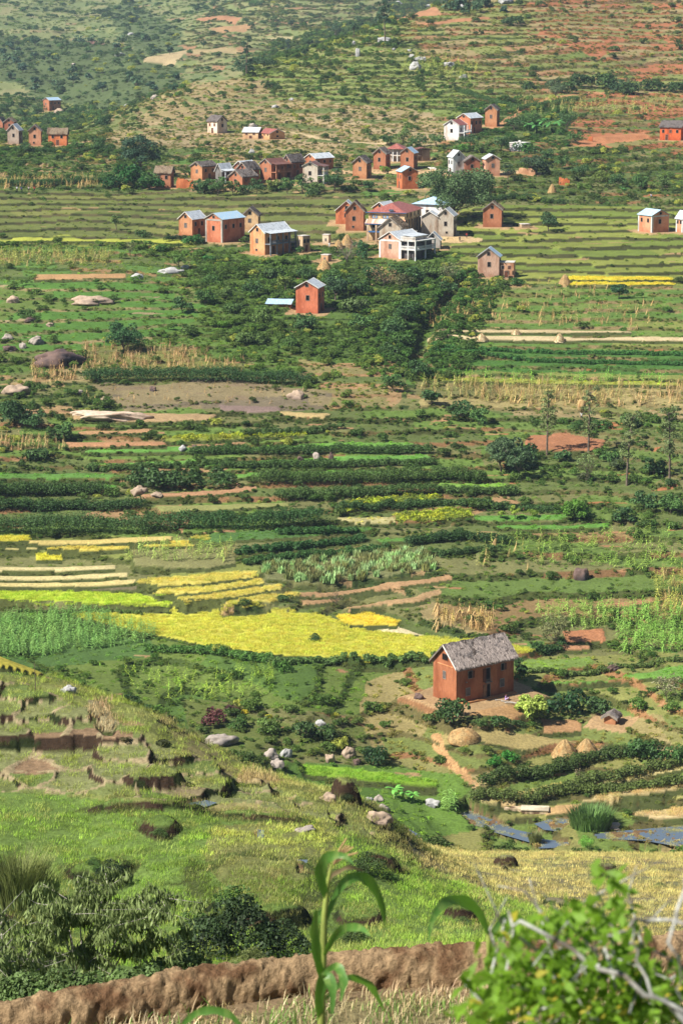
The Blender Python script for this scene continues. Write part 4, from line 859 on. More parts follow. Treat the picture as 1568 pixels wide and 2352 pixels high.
grad = samp(np.gradient(H, axis=1), x, y) * 0
pxx, pyy = proj(x, y, z); show = rad / y * ((pxx > 5) & (pxx < 1563) & (pyy < 2300) & (pyy > 30))
order = np.argsort(-show); top = order[:200]; rest = order[200:]
x2, y2, z2, i2, j2 = sample(np.where(FAR & (DD < 900), BUSH * 3.0, BUSH * .4 * FAR), 32); rad2 = .22 + .35 * r0.random(len(x2)); rad2 *= (1 + np.clip(y2 - 600, 0, 2000) / 900)
scatter('scrub', 'mass of small shrubs and brush over the hillside', BUSHM, np.r_[x[rest], x2], np.r_[y[rest], y2], np.r_[z[rest], z2], np.r_[rad[rest], rad2], np.r_[tin[rest], vary(BT[i2, j2], r0, .2)], 5)
BO = [bush_mesh(s, 620, .12, 7, LEAF_O) for s in (51, 52, 53, 54)]
LAND = [('the far mountain foot', 120, 170), ('the far side valley', 450, 130), ('the tall pine on the ridge', 880, 60), ('the white grey rocks on the ridge', 960, 150), ('the upper red earth terraces', 1350, 60),
 ('the dark tree line on the red hill', 1400, 200), ('the left hamlet', 80, 320), ('the whitish house on pale terraces', 498, 300), ('the low maroon roofed cottage', 610, 310), ('the white balcony house upslope', 1050, 300),
 ('the banana grove', 1250, 290), ('the red house at the right edge', 1530, 320), ('the large tree on the left slope', 330, 340), ('the brick village row', 560, 410), ('the upper hamlet', 900, 390), ('the pale grey tower', 1050, 400),
 ('the white tomb', 1190, 345), ('the upper right hedges', 1450, 420), ('the left rice terraces', 180, 500), ('the blue roofed pillar house', 520, 560), ('the columned grey roof house', 640, 590), ('the big dark tree', 1040, 430),
 ('the grey cement building', 1010, 540), ('the white balcony house', 920, 600), ('the house with a roofless wing', 1120, 640), ('the lone red house by the rice', 1130, 520), ('the pink house', 1500, 520),
 ('the white stone slab', 400, 625), ('the left maize strip', 130, 600), ('the flat tan rock', 215, 690), ('the solitary brick house', 710, 690), ('the dark gully', 1000, 740), ('the big dark boulder', 130, 820), ('the dry maize field', 380, 820),
 ('the straw strips', 1180, 775), ('the round tree in the right fields', 1420, 670), ('the right crop rows', 1300, 830), ('the dry stony field', 480, 900), ('the pale rock ledge', 280, 955), ('the gully mouth', 880, 900),
 ('the half dry maize', 1150, 900), ('the person with straw', 1333, 960), ('the red plot on the right', 1300, 1015), ('the slender eucalypts', 1440, 1050), ('the red plots on the left', 260, 1000), ('the thicket above the left red strip', 400, 1095),
 ('the middle green strips', 760, 1060), ('the leafy thicket right of centre', 1160, 1050), ('the long hedge on the left', 190, 1200), ('the centre hedge', 560, 1190), ('the yellow green rows', 900, 1150), ('the citrus trees', 1320, 1160),
 ('the bean rows', 700, 1240), ('the blue green crop', 800, 1300), ('the right maize slope', 1350, 1250), ('the dark round boulder', 1335, 1320), ('the left rice strips', 150, 1310), ('the stepped golden strips', 520, 1350),
 ('the tan soil strips', 880, 1370), ('the small red plot', 1330, 1455), ('the right edge maize', 1500, 1420), ('the left edge of the golden field', 170, 1420), ('the lower edge of the golden field', 650, 1520), ('the bean patch below the golden field', 420, 1560),
 ('the thatched earth house', 1085, 1560), ('the terraces right of the thatched house', 1350, 1560), ('the yard of the thatched house', 1200, 1640), ('the tiny hut', 1410, 1650), ('the twin haystacks', 1320, 1720), ('the low haystack', 1065, 1690),
 ('the flowering shrubs', 560, 1640), ('the grey slab rock', 505, 1700), ('the pair of grey rocks', 635, 1740), ('the flowering bush on the bank', 850, 1720), ('the green valley rice', 850, 1775), ('the banana clump', 910, 1815),
 ('the footpath bank', 1080, 1790), ('the concrete channel', 1220, 1858), ('the pond reeds', 1350, 1880), ('the right stubble terraces', 1450, 1830), ('the spur of the near terraces', 400, 1680), ('the upper right corner', 1500, 20), ('the red terraces right', 1500, 280)]
LP = np.array([(a, b) for _, a, b in LAND], float)
def lm(px, py): return LAND[int(np.argmin(np.hypot(LP[:, 0] - px, (LP[:, 1] - py) * 1.6)))][0]
ORD = ['first', 'second', 'third', 'fourth', 'fifth', 'sixth', 'seventh', 'eighth', 'ninth', 'tenth', 'eleventh', 'twelfth', 'thirteenth', 'fourteenth', 'fifteenth', 'sixteenth', 'seventeenth', 'eighteenth', 'nineteenth', 'twentieth']
IND = []   # (px, py, object, size word, noun)
def note(o, px, py, desc): IND.append([px, py, o, desc])
def finish_labels(pool, group):
    by = {}
    for e in pool: by.setdefault((e[3], lm(e[0], e[1])), []).append(e)
    for (desc, land), es in by.items():
        es.sort(key=lambda e: e[0])
        for k, e in enumerate(es):
            t = f'{desc} near {land}' + ('' if len(es) == 1 else f', {ORD[k]} from left' if k < 20 else f', {k + 1}{ {1: "st", 2: "nd", 3: "rd"}.get((k + 1) % 10, "th") } from left')
            e[2]['label'] = t; e[2]['group'] = group
def bush_at(x, y, z, rad, tint, hgt=1.0, k=0, word=None):
    o = bpy.data.objects.new('bush', BO[k % 4]); C.objects.link(o); o.location = (x, y, z - .1 * rad); o.scale = (rad, rad, rad * hgt); o.rotation_euler = (0, 0, (k * 2.399) % 6.28)
    o.color = (*tint, 1); o['category'] = 'bush'; px, py = proj(x, y, z)
    w = word or (('large' if rad > 1.45 else 'medium' if rad > 1.15 else 'small') + ' ' + ('yellowish' if tint[0] > .19 else 'dark' if tint[1] < .085 else 'green') + ' bush')
    note(o, px, py, w); return o
for k, q in enumerate(top): bush_at(x[q], y[q], z[q], rad[q], tin[q], .85 + .3 * r0.random(), k)
# bushes picked out in the photograph: photo base point, radius in photo units
DK = (64, 90, 44); GN = (72, 110, 44)
for k, (px, py, rp, c, hg) in enumerate([(1035,1655,42,(64,90,44),1.15),(1000,1660,24,(78,100,46),1.0),(1218,1648,32,(120,140,60),1.1),(1292,1638,46,(50,82,44),1.1),(1372,1640,36,(66,92,48),1.0),(1140,1668,26,(62,92,44),1.0),(1100,1665,18,(72,98,44),.9),
 (1190,1668,16,(64,90,44),.9),(860,1755,30,(50,80,42),1.3),(1140,1760,20,(62,120,44),1.1),(1172,1748,20,(62,124,44),1.2),(1150,1775,16,(64,104,44),.9),(1480,1745,40,(58,88,40),1.1),(1440,1740,24,(64,90,44),1.0),(1540,1745,30,(66,100,44),1.1),
 (300,1618,24,(64,90,44),1.0),(330,1640,22,(64,90,44),.9),(500,1668,34,(96,58,56),1.1),(535,1640,18,(84,56,54),1.2),(545,1672,26,(70,100,44),1.0),(620,1680,28,(88,112,50),1.1),(690,1690,34,(62,86,42),1.0),(740,1695,30,(66,92,44),1.0),(780,1700,26,(84,94,48),.9),
 (490,1758,28,GN,.9),(570,1795,24,GN,1.1),(600,1800,20,(90,120,50),1.1),(720,1470,16,(64,90,44),.8),(290,1705,14,(76,72,44),.9),(370,1714,20,(60,66,36),.8),(800,1850,22,(50,62,34),1.3),
 (40,970,44,(54,82,40),1.1),(130,1010,30,(64,90,44),.9),(360,1120,50,(64,90,44),.9),(430,1118,48,(58,84,38),.9),(500,1112,40,(62,90,40),.8),(320,1115,30,(64,90,44),.9),(1150,1060,40,(72,94,58),1.4),(1190,1075,34,(66,92,54),1.3),(1215,1050,26,(60,92,48),1.2),
 (1320,1190,32,(88,124,46),1.0),(1225,1185,14,(112,136,48),1.1),(1030,480,0,(64,90,44),1),(280,790,30,(48,88,40),1.3),(90,1060,34,(64,90,44),.9),(650,1382,20,(64,90,44),.8),(560,1388,16,(64,90,44),.8),(240,290,20,(56,86,48),1.0),(1050,275,0,(64,90,44),1),
 (770,430,22,(58,86,40),1.2),(500,440,22,(62,90,46),1.0),(460,445,26,(60,88,44),1.0),(560,445,20,(62,90,46),1.0),(650,435,20,(64,92,44),.9),(715,450,20,(68,94,46),1.0),(800,440,16,(64,90,44),1.0),(300,430,40,(44,92,36),1.2),(350,435,30,(46,90,38),1.0),(260,430,26,(46,86,38),1.1),
 (620,205,20,(66,92,48),.9),(585,150,18,(60,84,48),1.0),(1180,60,26,(64,88,48),.9),(1210,205,20,(64,90,44),1),(1300,215,30,(64,90,44),1.0),(1390,205,34,(64,90,44),1),(1330,200,28,(58,82,42),1.1),(1440,215,30,(64,90,44),.9),(1500,210,26,(64,90,44),1),(1550,212,26,(64,90,44),.9),(1275,205,20,(70,88,50),1.2),
 (1210,350,30,(64,100,44),.8),(1240,400,24,(46,70,38),1.1),(1170,345,20,(64,90,44),.9),(880,395,14,(110,140,52),1.0),(1060,345,18,(84,128,50),.9),(1340,435,16,(100,130,52),.9),(1100,350,16,(64,92,44),1),
 (370,580,20,(70,110,44),.9),(330,545,18,(64,92,44),1),(440,560,22,(62,110,48),.9),(480,600,16,(60,110,48),.8),(830,575,18,(66,100,46),1.0),(1050,640,20,(70,110,50),1),(1190,655,18,(70,110,50),.9),(1260,520,18,(60,84,44),1.3),
 (1420,1075,20,(78,94,58),1),(1380,985,24,(66,98,44),.9),(1320,985,20,(66,98,44),.9),(1450,980,26,(72,98,48),1.1),(860,1130,18,(60,84,40),.9),(1340,1100,16,(84,90,60),1),(1540,1115,16,(70,96,48),1.0),
 (60,730,22,(74,104,46),.9),(440,770,24,(80,104,48),1),(590,790,28,(76,98,46),1),(660,800,26,(80,110,48),1),(820,720,34,(80,98,52),1),(770,680,26,(60,86,46),1.5),(900,760,32,(70,98,44),1),(930,660,30,(96,100,62),1),(860,650,26,(64,96,40),1),
 (950,720,28,(62,92,42),1),(930,790,30,(72,104,44),1),(890,820,30,(64,92,42),1),(540,720,24,(70,96,44),1),(620,640,26,(68,92,46),1),(480,650,20,(72,104,46),1),(690,580,14,(60,96,44),1),
 (560,1640,10,(196,180,50),.9),(620,1648,9,(190,184,50),.8),(770,1645,12,(170,170,60),.8)]):
    if rp == 0: continue
    c = tuple(np.array(c) * .9)
    rp *= 1.3; bx, by, bz = hit(px, py, H, 120 if (px < 480 and py > 1690) else 215, 2700); s = F / depth_ax(bx, by, bz); bush_at(bx, by, bz, rp / s, lin(c), hg, k + 300)
# ------------------------------------------------------------------ hedges: each one long plant wall
def hedge(pts, hpx, c, label, wid=1.2, near=False, dens=1.0):
    w = sample_line(pts, .45, .25, int(pts[0][0] + pts[0][1]), near); cx, cy = w[len(w) // 2]; cz = float(samp(H, cx, cy)); s = F / depth_ax(cx, cy, cz); h = hpx * 1.25 / s
    r = np.random.default_rng(int(pts[0][1])); zz = samp(H, w[:, 0], w[:, 1]); n = min(int(70 * dens * (1 + h)), 220); A = Acc()
    big = .25 + .75 * fbm(w[:, 0] / 2.5, w[:, 1] / 2.5, 7, 2)
    lobes = [((px - cx, py - cy, pz - cz + h * .36 * (.6 + .8 * q)), h * (.42 + .34 * q) * (.75 + .5 * r.random())) for px, py, pz, q in zip(w[:, 0], w[:, 1], zz, big)]
    V, Fq, lv = blob_leaves(abs(int(pts[0][0])) + 7, min(n * len(lobes), 26000), lobes, .20 if not near else .1, .9, .5)
    o = link('hedge', mesh_np('hedge', V, Fq, LEAF_O, lv), None, (cx, cy, cz)); o.color = (*lin(c), 1); return tag(o, label, 'hedge', 'hedges along the terrace edges')
HG = [((P_(-60,1224,120,1225,370,1222)),34,(64,90,44),'longest tall dark hedge, from the left edge above the straw strips'),
 (P_(385,1216,560,1215,735,1204),32,(54,84,40),'tall dark hedge in the centre above the bean rows'),
 (P_(600,1112,800,1112,1105,1104),24,(70,92,42),'long hedge edging the right half of the middle green strips'),
 (P_(640,1148,830,1140,1000,1132),18,(70,94,44),'hedge below the tan strip in the middle terraces'),
 (P_(1000,1132,1185,1136),14,(70,94,44),'short low hedge left of the bushy right slope'),
 (P_(784,1172,900,1168,1090,1160,1290,1176),14,(58,84,40),'hedge behind the yellow green rows and small citrus trees'),
 (P_(640,1228,820,1222),12,(56,92,42),'thin hedge just behind the uppermost bean row'),
 (P_(540,1275,700,1258,840,1243),12,(54,88,42),'hedge line between the first and second bean rows'),
 (P_(560,1298,700,1280,884,1262),12,(60,92,42),'hedge line under the third bean row'),
 (P_(930,1250,1060,1238,1170,1250),16,(50,76,36),'dark hedge with maize in front, right of the bean rows'),
 (P_(1000,1280,1100,1268,1150,1265),12,(60,84,40),'short dark hedge above the tan soil strips'),
 (P_(200,1080,330,1078,540,1066),12,(68,92,42),'hedge under the first green strips on the left'),
 (P_(440,1046,700,1044,990,1042),16,(62,88,40),'dark hedge under the long pale green strip'),
 (P_(510,1076,784,1074,1000,1068),14,(66,90,42),'dark hedge between the two long green strips'),
 (P_(-60,1172,160,1170,320,1168),20,(54,80,38),'dark hedge at the left edge above the longest hedge'),
 (P_(-60,1138,100,1136,240,1134),22,(60,84,38),'broken hedge under the left green strips'),
 (P_(200,878,400,872,560,878,710,886),26,(50,78,38),'tall dark hedge between dry maize and the stony field'),
 (P_(560,1000,640,998,790,985),12,(70,92,44),'hedge above the red plots near the stony field'),
 (P_(330,1496,480,1500,620,1525),16,(74,108,44),'leafy hedge at the lower left edge of the golden field'),
 (P_(620,1530,784,1518,1000,1516),12,(84,110,54),'low hedge along the foot of the golden field'),
 (P_(1230,1496,1290,1490),16,(48,74,34),'short dark hedge right of the thatched roof'),
 (P_(1200,1545,1400,1538,1568,1520),10,(86,104,50),'low hedge on the terrace right of the thatched house'),
 (P_(1100,1800,1250,1785,1400,1740,1500,1725),22,(64,82,38),'hedge below the twin haystacks'),
 (P_(1080,1850,1220,1840,1400,1790,1568,1755),18,(82,96,46),'long hedge on the bank above the tan plot'),
 (P_(1280,1828,1450,1815,1600,1795),16,(86,100,48),'hedge on the lower right bank'),
 (P_(330,1410,150,1405,40,1408),6,(86,104,50),'low ragged hedge behind the left maize'),
 (P_(1060,215,1190,255,1330,230),9,(64,90,44),'dark hedge along the path on the red hill'),
 (P_(380,555,420,552,470,562),10,(40,66,34),'black green hedge left of the blue roofed pillar house'),
 (P_(1030,470,1200,455,1300,470),9,(56,80,40),'dark hedge behind the lone red house'),
 (P_(0,425,120,428,260,420),12,(54,84,40),'dark hedge at the left edge below the left hamlet'),
 (P_(0,350,120,352,260,345),10,(60,88,42),'hedge just below the left hamlet'),
 (P_(985,805,1250,812,1568,818),8,(62,104,46),'first green hedge row below the straw strips'),
 (P_(975,825,1250,833,1568,840),8,(60,100,44),'second green hedge row below the straw strips')]
for a, b, c, l in HG: hedge(a, b, c, l)
for a, b, c, l in [(P_(430,2130,500,2080,560,2058),26,(70,96,44),'weedy rim on the left shoulder of the big grass bank'),
                   ]: hedge(a, b, c, l, near=True)

# ------------------------------------------------------------------ maize and other tall rows: nearest 150 stand alone
MZ = [(P_(-60,1405,200,1405,360,1450,350,1470,150,1500,-60,1500),1.3,(112,148,78),1.9,0),(P_(190,795,440,800,440,845,190,850),.55,(160,134,96),1.6,1),(P_(440,800,560,830,560,860,300,870,190,868),.4,(150,136,84),1.6,1),
 (P_(970,872,1430,880,1430,925,970,922),.5,(146,150,84),1.9,.4),(P_(1170,1225,1600,1225,1600,1315,1300,1305,1170,1270),.30,(128,154,70),2,0),(P_(1235,1398,1410,1392,1410,1445,1240,1440),1.0,(130,156,76),1.9,0),
 (P_(1415,1405,1640,1402,1640,1505,1420,1505),1.1,(120,156,70),2.1,0),(P_(985,1412,1135,1412,1125,1455,1000,1450),1.0,(182,160,96),2.1,.7),(P_(1500,1320,1640,1320,1640,1420,1500,1420),.7,(160,162,80),2,.3),
 (P_(290,1258,540,1254,545,1298,300,1300),.55,(140,158,80),2,.1),(P_(-60,1005,150,1005,150,1035,-60,1035),.9,(166,146,100),1.7,.8),(P_(75,840,180,840,175,885,80,885),.7,(190,160,112),1.8,.9),
 (P_(-60,582,260,582,260,612,-60,612),.5,(152,152,84),2,.2),(P_(990,700,1500,700,1500,760,980,760),.10,(184,156,106),2,.8),(P_(1020,1845,1045,1850,1040,1865,1012,1865),3.0,(128,164,84),2.2,0),(P_(1060,1236,1250,1230,1250,1310,1100,1310),.12,(150,156,84),2,.3),
 (P_(280,1535,640,1530,640,1600,300,1600),.35,(140,164,64),1.5,0),(P_(1060,900,1600,890,1600,930,1200,935),.35,(160,144,92),2,.7),(P_(960,858,1560,868,1560,884,950,876),.2,(124,170,72),2,0),(P_(1180,230,1560,225,1560,265,1180,265),.08,(150,160,90),2.6,.2),
 (P_(960,130,1100,150,1080,190,900,170),.1,(160,168,84),2.6,0),(P_(200,880,700,880,700,930,200,935),.10,(186,156,114),1.0,.9),(P_(1000,640,1060,640,1500,668,1500,690,1000,700),.05,(180,156,106),1.6,.8),(P_(-60,410,300,415,300,432,-60,435),.3,(176,156,100),2,.6)]
MG = [maize_mesh(s, mat=LEAF_I) for s in (61, 62, 63)]; MD = [maize_mesh(s, dry=1, mat=LEAF_I) for s in (64, 65)]
mx = []
for q, (poly, dens, c, hgt, dry) in enumerate(MZ):
    w = [hit(px, py, H, 215, 2700)[:2] for px, py in poly]; lo, hi = np.min(w, 0), np.max(w, 0); n = int(dens * (hi[0] - lo[0]) * (hi[1] - lo[1])); xx, yy = sample_poly(w, min(n, 9000), 700 + q)
    d = (r0.random(len(xx)) < dry); cc = np.where(d[:, None], lin((168, 138, 98)) * .7 + lin(c) * .3, lin(c)); mx.append(np.c_[xx, yy, samp(H, xx, yy), np.full(len(xx), hgt / 2.0) * (.8 + .4 * r0.random(len(xx))), cc, d])
mx = np.concatenate(mx); px_, py_ = proj(mx[:, 0], mx[:, 1], mx[:, 2]); sh = mx[:, 3] / mx[:, 1] * ((px_ > 5) & (px_ < 1563)); od = np.argsort(-sh); tp = od[:150]; rs = od[150:]
for dd, pr, nm, lb in ((0, MG, 'maize_crop', 'green maize plants standing in the terrace plots'), (1, MD, 'dry_maize_crop', 'dry brown maize stalks left in the plots')):
    k = rs[mx[rs, 7] == dd]; scatter(nm, lb, pr, mx[k, 0], mx[k, 1], mx[k, 2], np.c_[mx[k, 3], mx[k, 3], mx[k, 3]] * np.array([1.15, 1.15, .95]), vary(mx[k, 4:7], r0, .18, (1, 1, .92)), 15)
MGO = [maize_mesh(s, mat=LEAF_O, wide=.06) for s in (66, 67)]; MDO = [maize_mesh(s, dry=1, mat=LEAF_O, wide=.06) for s in (68, 69)]; mz = []
for k, q in enumerate(tp):
    o = bpy.data.objects.new('maize_plant', (MDO if mx[q, 7] else MGO)[k % 2]); C.objects.link(o); o.location = mx[q, :3]; s = mx[q, 3]; o.scale = (s * 1.2, s * 1.2, s); o.rotation_euler = (0, 0, k * 2.4); o.color = (*mx[q, 4:7], 1)
    o['category'] = 'maize plant'; mz.append([px_[q], py_[q], o, 'dry brown maize stalk' if mx[q, 7] else 'green maize plant'])
finish_labels(mz, 'maize plants in the terrace plots')
# ------------------------------------------------------------------ building kit
class MB:
    """collects boxes, prisms and slabs, linked as one mesh"""
    def __init__(s): s.v = []; s.f = []; s.m = []
    def poly(s, pts, mi=0):
        n = len(s.v); s.v += [tuple(p) for p in pts]; s.f.append(tuple(range(n, n + len(pts)))); s.m.append(mi)
    def box(s, x0, y0, z0, x1, y1, z1, mi=0):
        n = len(s.v); s.v += [(x0,y0,z0),(x1,y0,z0),(x1,y1,z0),(x0,y1,z0),(x0,y0,z1),(x1,y0,z1),(x1,y1,z1),(x0,y1,z1)]
        for q in ((0,3,2,1),(4,5,6,7),(0,1,5,4),(1,2,6,5),(2,3,7,6),(3,0,4,7)): s.f.append(tuple(n + i for i in q)); s.m.append(mi)
    def prism(s, pts, d, mi=0):
        """closed outline pts (3d) pushed along d"""
        n = len(s.v); k = len(pts); s.v += [tuple(p) for p in pts] + [(p[0]+d[0], p[1]+d[1], p[2]+d[2]) for p in pts]
        s.f.append(tuple(range(n, n + k))[::-1]); s.m.append(mi); s.f.append(tuple(range(n + k, n + 2 * k))); s.m.append(mi)
        for i in range(k): s.f.append((n + i, n + (i + 1) % k, n + k + (i + 1) % k, n + k + i)); s.m.append(mi)
    def build(s, name, mats, parent=None, loc=(0,0,0), rz=0, bevel=0, rough=None, lab=None):
        me = bpy.data.meshes.new(name); me.from_pydata(s.v, [], s.f)
        bm = bmesh.new(); bm.from_mesh(me); bmesh.ops.recalc_face_normals(bm, faces=bm.faces)
        if rough:
            cut, amp, sd = rough; L_ = [e for e in bm.edges if e.calc_length() > cut]
            for _ in range(6):
                L_ = [e for e in bm.edges if e.calc_length() > cut]
                if not L_: break
                bmesh.ops.subdivide_edges(bm, edges=L_, cuts=1, use_grid_fill=True)
            bmesh.ops.triangulate(bm, faces=[f for f in bm.faces if len(f.verts) > 4])
            for v in bm.verts:
                q = v.co; k1 = (vnoise(q.x * 1.1 + 7 * sd, q.y * 1.1 + q.z * 1.3, 3) - .5) * 2; k2 = (vnoise(q.x * 3.1, q.y * 3.1 + q.z * 2.7, 5 + sd) - .5) * 2
                v.co = q + Vector((.4 * k2, .4 * k1, k1 * .6 + k2 * .5)) * amp
        for m in (mats if isinstance(mats, (list, tuple)) else [mats]): me.materials.append(m)
        if rough: bm.to_mesh(me)
        else:
            bm.to_mesh(me); me.polygons.foreach_set('material_index', s.m)
        bm.free(); me.update(); o = bpy.data.objects.new(name, me); C.objects.link(o); o.location = loc; o.rotation_euler = (0, 0, rz)
        if parent: o.parent = parent
        if lab: o['label'] = lab
        return o
THM = [solid('grey_thatch', c, .95, .05, 5, .5, .9, dist=.12, stretch=(1, 1, .35), dirt=dd, k=.72) for c, dd in (((142,132,126),(104,92,84)),((150,132,110),(116,96,78)),((120,112,108),(88,80,76)))]
def metal_roof(name, c, dirt, k=.9): return solid(name, c, .45, .5, 1.6, .14, .25, dist=.02, stretch=(7, 7, .4), dirt=dirt, k=k)
ROOFM = {ME: metal_roof('sheet_roof', (206,212,216), (176,182,186)), BL: metal_roof('bluish_sheet_roof', (164,196,220), (188,204,214)), RU: metal_roof('rusty_sheet_roof', (186,126,96), (220,206,196)),
 MA: metal_roof('maroon_sheet_roof', (150,84,74), (172,112,98)), BR: metal_roof('brown_sheet_roof', (112,76,64), (138,94,78)), FLAT: solid('flat_slab', (214,206,196), .8, .2, 3, .2)}
WCACHE = {}
def base_stain(m, c):
    """splash dirt along the foot of the wall and pale worn patches"""
    nt = m.node_tree; b = nt.nodes['Principled BSDF']; src = b.inputs['Base Color'].links[0].from_socket; N = nt.nodes.new; L = nt.links
    tc = N('ShaderNodeTexCoord'); sx = N('ShaderNodeSeparateXYZ'); L.new(tc.outputs['Object'], sx.inputs[0]); n = N('ShaderNodeTexNoise'); n.inputs['Scale'].default_value = 1.1; n.inputs['Detail'].default_value = 5; L.new(tc.outputs['Object'], n.inputs[0])
    ad = N('ShaderNodeMath'); ad.operation = 'MULTIPLY_ADD'; ad.inputs[1].default_value = -2.2; L.new(n.outputs[0], ad.inputs[0]); L.new(sx.outputs[2], ad.inputs[2])
    mp = N('ShaderNodeMapRange'); mp.inputs[1].default_value = -.9; mp.inputs[2].default_value = .3; mp.inputs[3].default_value = .6; mp.inputs[4].default_value = 0; L.new(ad.outputs[0], mp.inputs[0])
    mix = N('ShaderNodeMix'); mix.data_type = 'RGBA'; L.new(mp.outputs[0], mix.inputs[0]); L.new(src, mix.inputs[6]); mix.inputs[7].default_value = (*lin(np.array(c) * np.array([.80, .74, .70])), 1); L.new(mix.outputs[2], b.inputs['Base Color']); return m
def wallm(c):
    c = tuple(c)
    if c not in WCACHE: WCACHE[c] = base_stain(solid('earth_wall', c, .92, .08, 2.6, .24, .5, dist=.04, dirt=np.array(c) * np.array([.86, .80, .76]), k=.92, stretch=(1.4, 1.4, .5)), c)
    return WCACHE[c]
DARK = solid('dark_opening', (34, 28, 26), .9, .1, 3, .2); SHUT = solid('worn_shutter', (112, 104, 100), .8, .1, 9, .3); SHUTR = solid('brown_shutter', (110, 70, 52), .8, .1, 9, .3)
WHITE = solid('white_plaster', (230, 228, 222), .85, .1, 3, .12, dirt=(206, 196, 184)); TRIMG = solid('grey_cement', (176, 170, 160), .9, .1, 3, .2); WOODP = solid('grey_wood', (150, 140, 128), .9, .1, 8, .3)
GREENP = solid('green_paint', (70, 130, 110), .7, .2, 5, .2); BLUEP = solid('blue_paint', (70, 110, 160), .7, .2, 5, .2)
def opening(root, face, u, z, w, h, d, kind='window', shut=None, frame=None):
    """window or door on a face: 'L' face lies on Y=0, 'R' face on X=0; u runs along the face"""
    mb = MB(); t = .03; fb = MB(); e = .07
    def bx(m, u0, z0, u1, z1, o0, o1):
        if face == 'L': m.box(u0, -o1, z0, u1, -o0, z1)
        else: m.box(o0, u0, z0, o1, u1, z1)
    bx(mb, u - w/2, z, u + w/2, z + h, -.02, t); o = mb.build(kind, shut or DARK, root)
    for a in ((u - w/2 - e, z - e, u - w/2, z + h + e), (u + w/2, z - e, u + w/2 + e, z + h + e), (u - w/2, z + h, u + w/2, z + h + e), (u - w/2, z - e, u + w/2, z)): bx(fb, *a, -.02, .07)
    fb.build('frame', frame or WOODP, o); return o
def gable_roof(root, x0, x1, y0, y1, h, rise, axis, mat, thatch, sd, over=.45, trim=None):
    """two slopes with eaves; axis Y: ridge along Y"""
    mb = MB(); t = .26 if thatch else .07; og = .35 if thatch else .3
    def P(a, b, z): return (a, b, z) if axis == 'Y' else (b, a, z)
    if axis == 'Y': a0, a1, b0, b1 = x0, x1, y0, y1
    else: a0, a1, b0, b1 = y0, y1, x0, x1
    m = (a0 + a1) / 2; sl = rise / (m - a0); ze = h - over * sl
    for sgn, e in ((-1, a0 - over), (1, a1 + over)):
        out = [P(m, b0 - og, h + rise + .03), P(e, b0 - og, ze + .03), P(e, b0 - og, ze + .03 + t), P(m, b0 - og, h + rise + .03 + t * 1.2)]
        d = (0, (b1 - b0 + 2 * og), 0) if axis == 'Y' else ((b1 - b0 + 2 * og), 0, 0); mb.prism(out, d)
    o = mb.build('roof', mat, root, rough=(.9 if not thatch else .42, .02 if not thatch else .16, sd))
    if trim:
        tb = MB()
        for bb in (b0 - og - .05, b1 + og + .01):
            for e in (a0 - over, a1 + over):
                out = [P(m, bb, h + rise - .02), P(e, bb, ze - .05), P(e, bb, ze + t + .09), P(m, bb, h + rise + t + .12)]; d = (0, .05, 0) if axis == 'Y' else (.05, 0, 0); tb.prism(out, d)
        tb.build('gable_board', trim, root)
    return o
def walls(root, x0, x1, y0, y1, h, rise, axis, mat, found=1.8):
    mb = MB(); z0 = -found
    if rise <= 0: mb.box(x0, y0, z0, x1, y1, h)
    elif axis == 'Y': m = (x0 + x1) / 2; mb.prism([(x0, y0, z0), (x1, y0, z0), (x1, y0, h), (m, y0, h + rise), (x0, y0, h)], (0, y1 - y0, 0))
    else: m = (y0 + y1) / 2; mb.prism([(x0, y0, z0), (x0, y1, z0), (x0, y1, h), (x0, m, h + rise), (x0, y0, h)], (x1 - x0, 0, 0))
    return mb.build('wall', mat, root)
def hip_roof(root, x0, x1, y0, y1, h, rise, mat, over=.6):
    mb = MB(); x0 -= over; x1 += over; y0 -= over; y1 += over; z = h - .1; q = min(x1 - x0, y1 - y0) / 2 * .95; t = .08
    if x1 - x0 > y1 - y0: a, b = (x0 + q, (y0 + y1) / 2, z + rise), (x1 - q, (y0 + y1) / 2, z + rise)
    else: a, b = ((x0 + x1) / 2, y0 + q, z + rise), ((x0 + x1) / 2, y1 - q, z + rise)
    c = [(x0, y0, z), (x1, y0, z), (x1, y1, z), (x0, y1, z)]
    if x1 - x0 > y1 - y0: fs = [[c[0], c[1], b, a], [c[1], c[2], b], [c[2], c[3], a, b], [c[3], c[0], a]]
    else: fs = [[c[0], c[1], a], [c[1], c[2], b, a], [c[2], c[3], b], [c[3], c[0], a, b]]
    for f in fs: mb.poly(f)
    lo = [(p[0], p[1], p[2] - t) for p in c]; mb.poly(lo[::-1])
    for i in range(4): mb.poly([lo[i], lo[(i + 1) % 4], c[(i + 1) % 4], c[i]])
    return mb.build('roof', mat, root)
